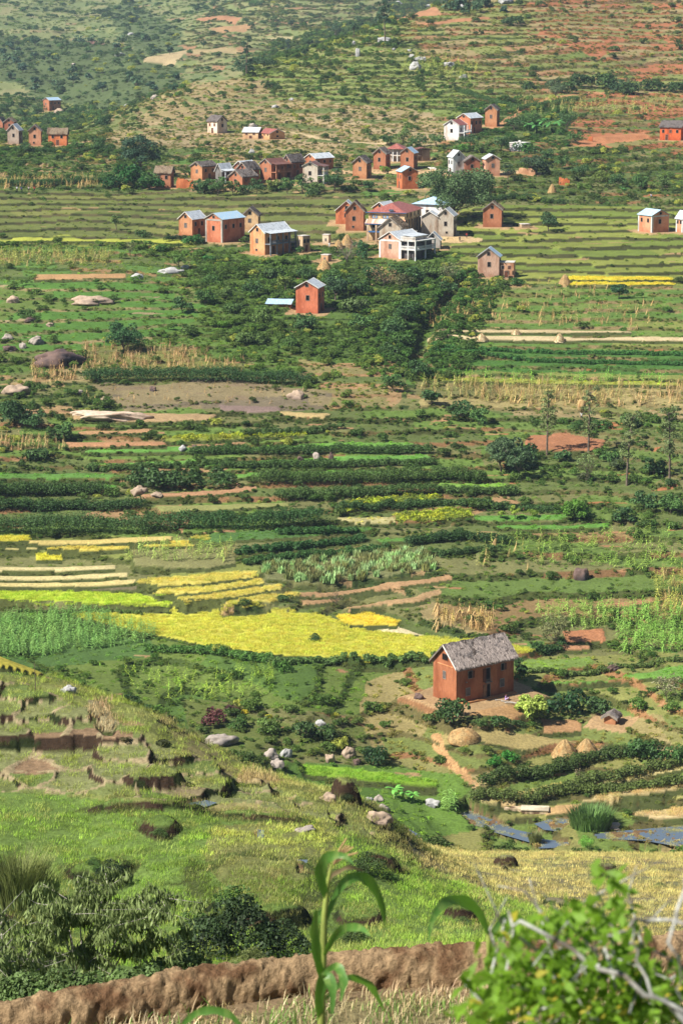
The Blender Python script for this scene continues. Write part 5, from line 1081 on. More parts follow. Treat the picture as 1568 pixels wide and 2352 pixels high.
def porch(root, L_, h, cm, depth=1.7, levels=2, roofm=None, rail=None, n=None, y0=0.0, rails=(1,)):
    """pillared porch on the X=0 face running along Y"""
    n = n or max(2, int(L_ / 2.4) + 1)
    for k in range(n):
        mb = MB(); yy = y0 + .15 + (L_ - .5) * k / (n - 1); mb.box(depth - .28, yy, -1.2, depth, yy + .3, h); mb.build('pillar', cm, root)
    for lv in range(1, levels):
        z = h * lv / levels; mb = MB(); mb.box(.01, y0, z - .12, depth + .06, y0 + L_, z + .06); o = mb.build('balcony_floor', cm, root)
        rb = MB(); rb.box(depth - .14, y0 + .05, z + .78, depth - .02, y0 + L_ - .05, z + .9); rb.box(depth - .12, y0 + .05, z + .06, depth - .04, y0 + L_ - .05, z + .2)
        k = int(L_ / .32)
        for q in range(k + 1): yy = y0 + .1 + (L_ - .3) * q / k; rb.box(depth - .12, yy, z + .2, depth - .05, yy + .1, z + .78)
        rb.build('railing', rail or cm, root)
    if roofm is not None:
        mb = MB(); mb.prism([(-.02, y0 - .2, h + .45), (depth + .4, y0 - .2, h + .02), (depth + .4, y0 - .2, h + .1), (-.02, y0 - .2, h + .53)], (0, L_ + .4, 0)); mb.build('porch_roof', roofm, root)
def block(root, d, ox=0, oy=0, oz=0, sd=0, first=True):
    """one walled volume; its front corner sits at (ox, oy)"""
    Ll, Lr, h, rise = d['Ll'], d['Lr'], d['h'], d['rise']; x0, x1, y0, y1 = ox - Ll, ox, oy, oy + Lr; o = d.get('opt', {}); wm = wallm(d['wall']); ax = 'Y' if d['side'] == 'L' else 'X'
    rk = d['roof']; thatch = rk == TH; rm = THM[sd % 3] if thatch else ROOFM[rk]
    if rk == FLAT:
        walls(root, x0, x1, y0, y1, h, 0, ax, wm)
        if o.get('tomb'): mb = MB(); mb.box(x0 - .15, y0 - .15, h, x1 + .15, y1 + .15, h + .25); mb.build('roof', WHITE, root); mb = MB(); m = (x0 + x1) / 2; n = (y0 + y1) / 2; mb.box(m - .35, n - .3, h + .25, m + .35, n + .3, h + .8); mb.build('roof_block', WHITE, root)
        else: mb = MB(); mb.box(x0 - .08, y0 - .08, h, x1 + .08, y1 + .08, h + .14); mb.build('roof', ROOFM[FLAT], root)
    elif o.get('openp'):
        walls(root, x0, x1, y0 + Lr * .35, y1, h, 0, ax, wm); n = 4
        for k in range(n): mb = MB(); xx = x0 + (Ll - .3) * k / (n - 1); mb.box(xx, y0, -1.5, xx + .3, y0 + .3, h); mb.build('pillar', WHITE if o.get('hip') else wm, root)
        mb = MB(); mb.box(x0 + .02, y0 + .02, h * .42, x1 - .02, y0 + Lr * .34, h * .5); mb.build('balcony_floor', wm, root)
        if o.get('hip'): hip_roof(root, x0, x1, y0, y1, h, rise, rm)
        else: gable_roof(root, x0, x1, y0, y1, h, rise * .6, 'X', rm, True, sd)
        opening(root, 'L', 0, 0, .1, .1, 0) if False else None
    elif o.get('hip'):
        walls(root, x0, x1, y0, y1, h, 0, ax, wm); hip_roof(root, x0, x1, y0, y1, h, max(rise, 1.2), rm)
    else:
        walls(root, x0, x1, y0, y1, h, rise, ax, wm); tr = WHITE if (not thatch and rk in (ME, MA)) or o.get('main') else (WOODP if thatch else TRIMG)
        gable_roof(root, x0, x1, y0, y1, h, rise, ax, rm, thatch, sd, .38 if thatch else .32, None if o.get('main') else tr)
    # openings
    lim = .95; r = random.Random(sd * 7 + 1)
    if o.get('main') or o.get('openp') or o.get('big') or o.get('tomb'): return
    gf = 'L' if d['side'] == 'L' else 'R'; gl = Ll if gf == 'L' else Lr; ll = Lr if gf == 'L' else Ll
    def U(face, t): return (ox - Ll + Ll * t) if face == 'L' else (oy + Lr * t)
    w = min(.75, gl * .17)
    if rk != FLAT and not o.get('hip') and rise > .7 and (gf == 'L' or Lr > 2): opening(root, gf, U(gf, .5), h + rise * .12, w * .9, min(.8, rise * .42), 0)
    if h > 1.5: opening(root, gf, U(gf, .5 + r.uniform(-.04, .04)), h * (.5 if h > 3 else .35), w, min(1.1, h * .26), 0, shut=SHUT if r.random() < .5 else None)
    if h > 4.6 and r.random() < .5: opening(root, gf, U(gf, .5 + r.uniform(-.1, .1)), h * .14, w * .7, .5, 0)
    lf = 'R' if gf == 'L' else 'L'
    if ll > 2.2 and h > 1.5:
        ts = (.25, .72) if ll < 7 else (.16, .5, .82)
        for t in ts: opening(root, lf, U(lf, t), h * .58, .7, min(1.0, h * .22), 0, shut=SHUTR if r.random() < .4 else None)
        if not (o.get('trim')): opening(root, lf, U(lf, .5 if ll < 7 else .33), .02, .85, min(1.9, h * .42), 0, kind='door', shut=SHUTR)
for sd, d in enumerate(HD):
    o = d['opt']; root = bpy.data.objects.new('house', None); C.objects.link(root); root.empty_display_size = .5
    root.location = (d['x'], d['y'], d['z']); root.rotation_euler = (0, 0, d['rot']); tag(root, d['label'], 'house' if not o.get('tomb') else 'tomb', 'village houses on the hillside')
    if o.get('tomb'): root.name = 'tomb'; del root['group']
    elif d['h'] < 2.2: root['category'] = 'hut' if o.get('hut') else 'small building'
    d['root'] = root; block(root, d, sd=sd); Ll, Lr, h, rise = d['Ll'], d['Lr'], d['h'], d['rise']
    if 'ex' in d:
        e = d['ex']; c, s_ = math.cos(-d['rot']), math.sin(-d['rot']); dx, dy = e['x'] - d['x'], e['y'] - d['y']; lx, ly = c * dx - s_ * dy, s_ * dx + c * dy
        e['opt'] = {}; e['Lr'] = min(e['Lr'], 9); block(root, e, (-Ll - .0) if lx < 0 else e['Ll'] + .02, -.12 if lx < 0 else .8, sd=sd + 50)
    if o.get('ver'):
        cm = solid('porch_paint', o['vcol'], .85, .1, 4, .15, dirt=np.array(o['vcol']) * .8); porch(root, min(Lr, 11), h * .97, cm, 1.9 if Lr > 5 else 1.5, 2, ROOFM[d['roof']] if d['roof'] in (ME, BR) else None, n=max(3, int(min(Lr, 11) / 2.3) + 1))
    if o.get('balc'): porch(root, min(Lr, 6), h * .55, TRIMG, 2.8, 1, None, n=2); mb = MB(); mb.box(0, 0, h * .5, 2.9, 6, h * .56); mb.build('balcony_floor', TRIMG, root); mb = MB(); [mb.box(2.75, .1 + .4 * k, h * .56, 2.87, .25 + .4 * k, h * .56 + .9) for k in range(15)]; mb.box(2.7, 0, h * .56 + .9, 2.9, 6, h * .56 + 1.05); mb.build('railing', WHITE, root)
    if o.get('bigver'):
        # white two storey balcony block on the right side
        W_ = Lr * .95 if Lr < 9 else 9
        porch(root, W_, h * .99, WHITE, 4.6, 2, None, n=3, rail=WHITE)
        mb = MB(); mb.box(.02, 0, h * .95, 4.7, W_, h); mb.build('balcony_floor', WHITE, root)
        mb = MB(); mb.box(.02, -.16, -1, 4.6, -.02, .02); 
        for lv in (0.5, 1.0):
            rb = MB(); rb.box(.05, -.05, h * lv + .75, 4.6, .1, h * lv + .9); rb.box(.05, -.05, h * lv, 4.6, .1, h * lv + .25)
            for q in range(13): rb.box(.2 + q * .35, -.03, h * lv + .2, .34 + q * .35, .08, h * lv + .78)
            rb.build('railing', WHITE, root)
        for xx in (.05, 2.2, 4.35): mb = MB(); mb.box(xx, -.06, -1.4, xx + .26, .22, h); mb.build('pillar', WHITE, root)
        mb = MB(); mb.box(.05, .9, h * 1.0 + .02, 3.2, W_ * .8, h + .9); mb.build('wall', wallm((190,180,168)), root); mb = MB(); mb.prism([(-.1, .6, h + 1.25), (3.5, .6, h + .9), (3.5, .6, h + 1.0), (-.1, .6, h + 1.35)], (0, W_ * .75, 0)); mb.build('porch_roof', ROOFM[ME], root)
        mb = MB(); mb.box(.02, .8, -.5, 3.4, W_, h * .94); mb.build('inner_wall', wallm((96,92,92)), root)
    if o.get('trim'):
        tm = WHITE if not o.get('tcol') else solid('corner_plaster', o['tcol'], .9, .1, 3, .15); q = .42; e = .05; mb = MB()
        for (a, b) in ((-Ll, 0), (0, 0), (0, Lr)): mb.box(a - (q if a == 0 and b != Lr else 0) - e * (a != 0), b - e, -1.5, a + (q if a != 0 else 0) + e * (a == 0), b + q if b == 0 else b + e, h - .02)
        mb.build('corner_pillar', tm, root)
        if d['side'] == 'L': mb = MB(); mb.box(-Ll + q + e, -e, h - .5, -q - e, .0, h - .1); mb.build('wall_band', tm, root)
        else: mb = MB(); mb.box(0, q + e, h - .4, e, Lr - q, h - .1); mb.box(-Ll + q + e, -e, h - .4, -q - e, 0, h - .1); mb.build('wall_band', tm, root)
    if o.get('big'):
        # upper storey windows and medallions, mid awning, pillars, blue beams, low annex wall
        for k in range(3): opening(root, 'L', -Ll * (.82 - .3 * k), h * .78, Ll * .13, h * .11, 0, shut=solid('pale_glass', (150,176,200), .3, .5, 3, .1), frame=BLUEP)
        for k in range(9):
            mb = MB(); t = -Ll * (.93 - .1 * k); n_ = 10; mb.prism([(t + .28 * math.cos(6.283*i/n_), -.01, h * .835 + .28 * math.sin(6.283*i/n_)) for i in range(n_)], (0, -.06, 0))
            if k not in (2, 5, 8): mb.build('medallion', wallm((170,140,100)), root)
        mb = MB(); mb.prism([(-Ll - .5, .0, h * .73), (-Ll - .5, -1.6, h * .60), (-Ll - .5, -1.6, h * .61), (-Ll - .5, 0, h * .745)], (Ll + .8, 0, 0)); mb.build('awning', solid('striped_rusty_awning', (206,150,120), .6, .3, 1.2, .3, dirt=(226,216,206), stretch=(2.2,.2,.2)), root)
        mb = MB(); mb.box(-Ll - .5, -1.63, h * .57, .3, -1.5, h * .6); mb.box(-Ll, -1.5, h * .29, -Ll * .62, -.03, h * .33); mb.box(-Ll - .6, -.63, h - .18, .6, -.55, h - .02); mb.build('blue_beam', BLUEP, root)
        for k in range(5): mb = MB(); xx = -Ll * (1 - .235 * k); mb.box(xx, -1.5, -2, xx + .4, -1.15, h * .585); mb.build('pillar', wallm((206,186,160)), root)
        for k in range(3): opening(root, 'L', -Ll * (.85 - .18 * k), h * .44, 1.0, h * .10, 0)
        for k in range(4): opening(root, 'R', Lr * (.15 + .22 * k), h * .80, .7, 1.0, 0)
        for k in range(6): mb = MB(); yy = Lr * .08 + k * Lr * .16; mb.box(0, yy, -2, .35, yy + .3, h * .72); mb.build('pillar', wallm((150,134,116)), root)
        mb = MB(); mb.box(-Ll * .42, -.5, h + .25, -Ll * .42 + 1.2, -.1, h + .75); mb.build('skylight', solid('skylight_frame', (90,100,120), .5, .4, 3, .1), root)
    if o.get('main'):
        # the near thatched house: roof with straw fringe, barge boards, shutters, balcony door, door ajar
        rf = [c for c in root.children if c.name.startswith('roof')][0]
        r = np.random.default_rng(4); m = -Ll / 2; over = .38; sl = rise / (Ll / 2); A = Acc(); n = 2600
        for sgn in (-1, 1):
            k = n if sgn == 1 else 900; yy = -.4 + (Lr + .8) * r.random(k); t = r.random(k) ** .75; xx = m + sgn * (Ll / 2 + over + .05) * t; zz = h + rise - sl * (abs(xx - m)) + .34 + .05 * r.random(k)
            c = np.c_[xx, yy, zz]; nr = np.c_[np.full(k, sgn * sl), np.zeros(k), np.ones(k)] + r.normal(size=(k, 3)) * .22; dn = np.c_[np.full(k, float(sgn)), r.normal(size=k) * .22, np.full(k, -sl)]; dn /= np.linalg.norm(dn, axis=1, keepdims=True)
            s = np.cross(nr, dn) * .035; ln = (.28 + .3 * r.random(k))[:, None]; V = np.stack([c - s, c + s, c + s * .5 + dn * ln, c - s * .5 + dn * ln - [0, 0, .02]], 1).reshape(-1, 3); A.add(V, np.arange(4 * k).reshape(k, 4), np.repeat(np.clip(.5 + r.normal(size=k) * .3, 0, 1), 4))
            k = 900; yy = -.4 + (Lr + .8) * r.random(k); c = np.c_[np.full(k, m + sgn * (Ll / 2 + over)), yy, np.full(k, h - over * sl + .24) - .05 * r.random(k)]; s = np.c_[np.zeros(k), np.full(k, .03), r.normal(size=k) * .01]; dn = np.c_[sgn * (.1 + .15 * r.random(k)), r.normal(size=k) * .08, -np.ones(k)]; ln = (.15 + .28 * r.random(k) + .16 * vnoise(yy * 1.2, yy * 0, 6))[:, None]
            V = np.stack([c - s, c + s, c + s * .4 + dn * ln, c - s * .4 + dn * ln], 1).reshape(-1, 3); A.add(V, np.arange(4 * k).reshape(k, 4), np.repeat(np.clip(.45 + r.normal(size=k) * .25, 0, 1), 4))
        link('straw', A.mesh('straw', leaf_mat('dry_straw', tuple(lin((138,126,118), .8)), .05)), rf)
        for sgn, wmat_ in ((1, WHITE), (-1, WOODP)):
            mb = MB(); e = m + sgn * (Ll / 2 + over + .02); mb.prism([(m, -.44, h + rise + .02), (e, -.44, h - over * sl - .08), (e, -.44, h - over * sl + .16), (m, -.44, h + rise + .30)], (0, .06, 0)); mb.build('barge_board', wmat_, root)
        opening(root, 'L', m + .1, h + rise * .18, 1.15, .78, 0, frame=SHUTR); opening(root, 'L', m - .05, h * .58, .55, 1.0, 0, shut=SHUT)
        mb = MB(); mb.box(-Ll * .82, -.05, h * .93, -Ll * .14, 0, h * .955); mb.build('wall_band', wallm((214,150,104)), root)
        for t, z, w, hh, sh in ((.235, .62, .62, 1.0, None), (.80, .66, .5, .95, None), (.20, .17, .7, 1.05, SHUT), (.795, .22, .7, 1.1, SHUT)):
            w_ = opening(root, 'R', Lr * t, h * z, w, hh, 0, shut=sh)
            if sh is None: mb = MB(); mb.box(.04, Lr * t + w / 2 + .05, h * z, .09, Lr * t + w / 2 + .45, h * z + hh); mb.build('shutter', SHUTR, w_)
        dr = opening(root, 'R', Lr * .545, h * .44, .72, 1.9, 0, kind='door'); mb = MB(); mb.box(.05, Lr * .545 - .9, h * .44, .10, Lr * .545 - .38, h * .44 + 1.9); mb.build('shutter', SHUTR, dr); mb = MB(); mb.box(.02, Lr * .545 - .6, h * .42, .45, Lr * .545 + .5, h * .435); [mb.box(.36, Lr * .545 - .55 + .17 * k, h * .435, .39, Lr * .545 - .52 + .17 * k, h * .435 + .5) for k in range(7)]; mb.build('railing', WOODP, dr)
        dr = opening(root, 'R', Lr * .555, .05, .6, 1.9, 0, kind='door'); mb = MB(); mb.box(.05, Lr * .555 - .95, .05, .10, Lr * .555 - .32, 1.95); mb.build('door_leaf', solid('tan_door', (150,112,84), .8, .1, 7, .25), dr)
        for t, z in ((.16, .55), (.5, .98), (.85, .96)): mb = MB(); mb.box(.0, Lr * t, h * z - .2, .16, Lr * t + .22, h * z - .05); mb.build('beam_end', WOODP, root)
        mb = MB(); mb.prism([(.05, -.1, -.5), (.8, -.1, -.5), (.7, -.1, .12), (.05, -.1, .16)], (0, Lr + .2, 0)); mb.build('foundation_step', wallm((206,150,100)), root, rough=(.4, .12, 3))
# ------------------------------------------------------------------ rocks
def rockm(name, c, d): return solid(name, c, .9, .15, 1.3, .32, .8, dist=.1, dirt=d)
ROCK = {'w': rockm('pale_rock', (178,176,172), (132,132,132)), 'g': rockm('grey_rock', (172,160,148), (120,114,110)), 'd': rockm('dark_rock', (112,92,84), (74,68,72)), 't': rockm('tan_rock', (178,156,134), (140,122,108)), 'p': rockm('pinkish_slab', (212,190,166), (176,150,130))}
def rock(px, py, wpx, hpx, m, label, near=False, flat=.7, name='boulder'):
    x, y, z = hit(px, py, H, 60 if near else 215, 215 if near else 2700); s = F / depth_ax(x, y, z); w = wpx / s / 2; h = hpx / s; k_ = .78 if py < 260 else 1; w *= k_; h *= k_
    sd = int(px * 7 + py) % 97; bm = bmesh.new(); bmesh.ops.create_icosphere(bm, subdivisions=4, radius=1)
    P_s = np.array([v.co[:] for v in bm.verts]); n = (vnoise(P_s[:, 0] * 1.3 + sd, P_s[:, 1] * 1.3 + P_s[:, 2] * 1.1, sd) - .5) * .55 + (vnoise(P_s[:, 0] * 3 + sd, P_s[:, 1] * 3 + P_s[:, 2] * 2.5, sd + 1) - .5) * .34 + (vnoise(P_s[:, 0] * 8, P_s[:, 1] * 8 + P_s[:, 2] * 7, sd + 3) - .5) * .09
    rr = np.random.default_rng(sd)
    for _ in range(9):
        q = rr.normal(size=3); q /= np.linalg.norm(q); dd = P_s @ q; P_s = P_s - np.where(dd > .78, dd - .78, 0)[:, None] * q
    for v, p, k in zip(bm.verts, P_s, n): v.co = Vector(p) * (1 + k); v.co.x *= w; v.co.y *= w * flat; v.co.z = v.co.z * h * .66 + h * .22
    for f in bm.faces: f.smooth = True
    me = bpy.data.meshes.new(name); bm.to_mesh(me); bm.free(); me.materials.append(ROCK[m]); o = link(name, me, None, (x, y, z), (sd % 10) * .12 - .5); tag(o, label, 'rock' if name != 'boulder' else 'boulder', 'rocks on the slopes'); return o
for r_ in [(132,838,112,44,'d','huge dark rounded boulder above the dry maize on the left'),(88,790,36,20,'g','grey boulder left above the huge dark boulder'),(24,806,30,16,'d','dark boulder at the left edge beside the huge one'),(18,780,26,16,'g','grey boulder up left of the huge dark one'),
 (52,800,18,16,'g','small grey boulder between the left edge and the huge dark boulder'),(70,740,24,14,'d','small dark rock in the short green grass on the left'),(115,750,20,10,'t','tan flat rock in the short green grass'),(210,698,92,20,'t','broad low tan rock dome on the left slope'),
 (30,695,34,18,'t','tan rock at the left edge level with the rock dome'),(315,640,34,14,'w','flat stacked pale stones above the rock dome'),(425,617,22,9,'w','small pale stone heap on the white slab'),(683,915,44,22,'t','tan split boulder at the end of the dark hedge'),
 (42,905,66,26,'t','long pale brown boulder at the left edge under the stony field'),(185,904,14,10,'g','small grey stone at the left of the stony field'),(350,898,18,12,'d','round dark stone in the stony field'),(240,920,16,10,'t','tan stone low in the stony field'),
 (1335,1330,36,34,'d','dark round boulder with pale streaks on the right slope'),(505,1710,74,26,'g','long grey slab rock beside the green valley strip'),(626,1742,38,24,'g','upper grey rock of the stacked pair'),(635,1763,34,24,'g','lower grey rock of the stacked pair'),(658,1738,28,22,'w','white lichen rock right of the stacked pair'),
 (735,1666,28,16,'w','pale rock among the flowering shrubs'),(752,1840,44,24,'t','tan boulder beside the tall grassy bank'),(868,1892,66,40,'t','large smooth tan boulder above the muddy pool'),(845,1848,26,20,'w','speckled grey rock left of the banana clump'),(880,1862,30,20,'g','cracked grey rock under the banana clump'),
 (870,1840,24,16,'g','mossy grey rock behind the cracked one'),(990,1850,40,16,'w','pale flat rock next to the maize clump'),(158,1590,34,20,'w','grey white boulder by the yellow strip on the near spur'),(755,1750,28,24,'t','brown angular rock under the scrub'),(800,1740,34,28,'t','broad brown rock face beside the flowering bush'),
 (820,1756,22,16,'d','dark split rock at the foot of the flowering bush'),(960,1605,22,16,'d','dark brown boulder left of the thatched house'),(1410,1538,30,16,'d','dark rock on the terrace right of the thatched house'),(1390,1880,30,20,'t','tan rock ledge right of the pond reeds'),(1400,1900,56,12,'p','flat pinkish rock apron right of the pond reeds'),
 (320,1135,38,24,'t','brown split boulder at the left of the red strip'),(360,1140,30,12,'t','low brown rock under the big thicket'),(620,1068,0,0,'g',''),(725,1058,18,24,'g','upright grey stone between the green strips'),(690,1058,16,14,'d','dark stone left of the upright grey stone'),(760,1056,12,20,'d','dark pointed stone right of the upright grey stone'),
 (420,1033,22,12,'w','pale rock in the first green strip'),(448,1028,14,10,'d','small dark stone right of the pale strip rock'),
 (880,100,40,22,'w','big white rock under the tall pine'),(855,90,0,0,'w',''),(820,130,16,26,'w','leaning white rock on the ridge left of the pine'),(812,104,12,14,'w','small white rock on the ridge slope'),(955,160,34,24,'w','lower large grey white rock of the ridge outcrop'),(958,140,24,16,'w','middle rock of the ridge outcrop'),(972,142,18,18,'w','right rock of the ridge outcrop'),
 (946,132,16,12,'w','topmost rock of the ridge outcrop'),(1032,152,30,16,'w','wide grey rock right of the ridge outcrop'),(1065,180,28,14,'w','lower right grey rock chain on the ridge'),(940,118,14,8,'w','small white rock above the ridge outcrop'),(905,115,12,7,'w','tiny white rock below the pine'),(1060,22,18,18,'w','white pointed rock on the skyline forest'),
 (1160,8,44,18,'w','large pale rock at the top edge'),(915,10,30,10,'w','pale flat rock near the top centre'),(985,16,20,10,'w','pale rock in the trees near the top'),(275,128,30,12,'w','grey rock outcrop in the far valley'),(300,80,20,8,'w','pale rocks on the far valley side'),(170,150,16,8,'g','grey rock in the far left woods'),
 (355,228,24,14,'g','round tan grey rock on the ridge foot'),(290,244,14,8,'w','small white rock at the ridge foot'),(632,248,22,12,'w','pale rock above the whitish house'),(670,230,16,8,'w','small pale rock right on the bushy ridge'),(578,352,14,12,'w','white rock behind the brick village row'),(592,345,14,8,'g','grey rock beside the white one behind the row'),
 (580,295,24,14,'g','grey boulder left of the maroon roofed cottage'),(135,262,26,16,'t','pale rock face under the remote red house'),(1205,1650,0,0,'g','')]:
    if r_[2]: rock(*r_, near=(r_[0] < 350 and r_[1] > 1560 and r_[1] < 1600) or r_[5].startswith(('tan boulder beside', 'large smooth')))
rock(230,985,0,0,'p','') if False else None
rock(265,962,150,22,'p','long pale rock ledge beside the red plot', flat=.35, name='rock_ledge'); rock(205,955,90,16,'p','broad pinkish rock shelf at the left end of the ledge', flat=.4, name='rock_ledge'); rock(395,626,76,13,'w','bright white bare rock slab on the left slope', flat=.4, name='rock_slab'); rock(700,1908,62,14,'g','flat grey rock beside the near paddy', True, .5, 'rock_slab')
rock(300,955,0,0,'p','') if False else None

# ------------------------------------------------------------------ straw heaps
STRAW = solid('straw_heap', (186,156,108), .95, .05, 9, .4, .9, dist=.06, stretch=(1,1,.4), dirt=(176,136,88)); STRAWP = solid('pale_straw_heap', (224,202,160), .95, .05, 9, .25, .6, dist=.05)
def heap(px, py, wpx, hpx, label, mat=STRAW, name='haystack', flat=False):
    x, y, z = hit(px, py, H, 215, 2700); s = F / depth_ax(x, y, z); R_ = wpx / s / 2; h = hpx / s * 1.05; bm = bmesh.new(); bmesh.ops.create_uvsphere(bm, u_segments=26, v_segments=14, radius=1)
    for v in bm.verts:
        q = v.co.copy(); t = max(q.z, -.15); rr = math.sqrt(max(0, 1 - t * t)); a = math.atan2(q.y, q.x); k = 1 + .12 * float(vnoise(a * 2 + px, t * 3, 4)) + .08 * math.sin(a * 9 + t * 4) * .4
        f = (1 - max(t, 0)) ** .62 if not flat else rr; v.co = Vector((math.cos(a) * R_ * f * k, math.sin(a) * R_ * f * k, t * h * (1 + .06 * math.sin(a * 5))))
    for f in bm.faces: f.smooth = True
    me = bpy.data.meshes.new(name); bm.to_mesh(me); bm.free(); me.materials.append(mat); o = link(name, me, None, (x, y, z)); n = 1600; r = np.random.default_rng(int(px)); a = r.random(n) * 6.28; t = r.random(n) ** 1.2; f = (1 - t) ** .62 if not flat else np.sqrt(1 - t * t)
    c = np.c_[np.cos(a) * R_ * f * 1.06, np.sin(a) * R_ * f * 1.06, t * h * 1.0]; V, Fq = leaf_quads(c, np.c_[np.cos(a), np.sin(a), t + .3] + r.normal(size=(n, 3)) * .9, .5 * min(1, R_), .035, r); link('loose_straw', mesh_np('loose_straw', V, Fq, leaf_mat('loose_straw', tuple(lin((178,152,108), .6)), .05), np.repeat(r.random(n), 4)), o)
    return tag(o, label, 'haystack', 'straw heaps')
for a in [(1296,1738,62,38,'left taller haystack of the twin pair below the house yard'),(1346,1732,56,34,'right haystack of the twin pair below the house yard'),(1105,781,28,14,'left pale straw heap on the lower straw strip',STRAWP),(1184,768,24,11,'middle pale straw heap on the upper straw strip',STRAWP),
 (1284,783,24,16,'right pointed pale straw heap on the lower straw strip',STRAWP),(1296,652,28,20,'haystack at the left end of the golden strips by the roofless wing'),(777,572,26,20,'left haystack beside the tiny pale outhouse'),(797,566,32,26,'right taller haystack behind the grey bare tree'),(1267,442,20,18,'haystack right of the upper hamlet bushes'),(745,620,36,22,'brown straw pile under the haystacks',STRAW)]: heap(*a)
heap(1065,1700,70,26,'wide low straw mound beside the footpath', STRAW, 'haystack', True)

# ------------------------------------------------------------------ trees
def tree(px, py, hpx, wpx, kind, c, label, name='tree', near=False, dmin=None, leaf=.30, n=2600, crown0=.35, bark=None, dens=1.0, cat='tree'):
    x, y, z = hit(px, py, H, dmin or (60 if near else 215), 215 if near else 2700); s = F / depth_ax(x, y, z); h = hpx / s; w = wpx / s / 2; sd = int(px + 3 * py) % 991; r = np.random.default_rng(sd)
    root = bpy.data.objects.new(name, None); C.objects.link(root); root.location = (x, y, z - .2); tag(root, label, cat, 'trees on the hillside'); A = Acc(); tips = []
    lean = r.normal() * .05 * h; top = h * (crown0 + .25) if kind in ('round', 'wide', 'bare') else h * .96; tr = max(.05, h * .028 if kind in ('round', 'wide') else h * .014)
    P0 = [np.array([lean * q ** 2, lean * .5 * q, top * q]) for q in np.linspace(0, 1, 7)]; A.add(*tube(P0, [tr * (1.25 - .8 * q) for q in np.linspace(0, 1, 7)], 7))
    nb = {'round': 10, 'wide': 13, 'bare': 22, 'pine': 12, 'euc': 22}[kind]; lobes = []
    for k in range(nb):
        q = crown0 + (1 - crown0) * (k + .5) / nb if kind in ('pine', 'euc') else .45 + .5 * r.random(); b = np.array([lean * q ** 2, lean * .5 * q, top * q]) if kind in ('pine', 'euc') else P0[3] + (P0[6] - P0[3]) * r.random(); a = k * 2.399 + r.normal() * .3
        if kind == 'pine': rad = w * (1.05 - .5 * q) * (.35 + .75 * r.random()); e = np.array([b[0] + math.cos(a) * rad, b[1] + math.sin(a) * rad, b[2] + .12 * rad])
        elif kind == 'euc': rad = w * (.2 + .75 * r.random()); e = np.array([b[0] + math.cos(a) * rad, b[1] + math.sin(a) * rad, min(b[2] + .7 * rad, h)])
        else:
            el = .15 + .85 * r.random(); rad = w * math.sqrt(1 - (el * .85) ** 2) * .9; e = np.array([math.cos(a) * rad, math.sin(a) * rad, h * (crown0 + (1 - crown0) * (.15 + .75 * el))])
        m_ = (b + e) / 2 + np.array([0, 0, -.05 * h * r.random()]); A.add(*tube([b, m_, e], [tr * .45, tr * .3, tr * .1], 5)); tips.append(e)
        if kind == 'bare':
            for _ in range(6):
                e2 = e + r.normal(size=3) * w * .28 + np.array([0, 0, w * .2]); A.add(*tube([m_ + (e - m_) * r.random(), (m_ + e2) / 2 + r.normal(size=3) * .1, e2], [tr * .16, tr * .12, tr * .05], 3)); tips.append(e2)
    link('trunk', A.mesh('trunk', bark or BARK), root)
    if dens > 0:
        for e in tips:
            lr = {'round': w * .42, 'wide': w * .36, 'bare': w * .22, 'pine': w * .42, 'euc': w * .42}[kind] * (.7 + .6 * r.random()); lobes.append((tuple(e), max(lr, .15)))
        if kind in ('round', 'wide'): lobes += [((lean, 0, h * (crown0 + (1 - crown0) * .5)), w * .55), ((w * .3, 0, h * (crown0 + (1 - crown0) * .38)), w * .45), ((-w * .35, 0, h * (crown0 + (1 - crown0) * .4)), w * .45)]
        V, Fq, lv = blob_leaves(sd, int(n * dens), lobes, leaf, .8, .8 if kind in ('euc', 'bare') else .45); o = link('crown', mesh_np('crown', V, Fq, LEAF_O, lv), root); o.color = (*lin(c), 1)
    return root
DKT = (56, 80, 52)
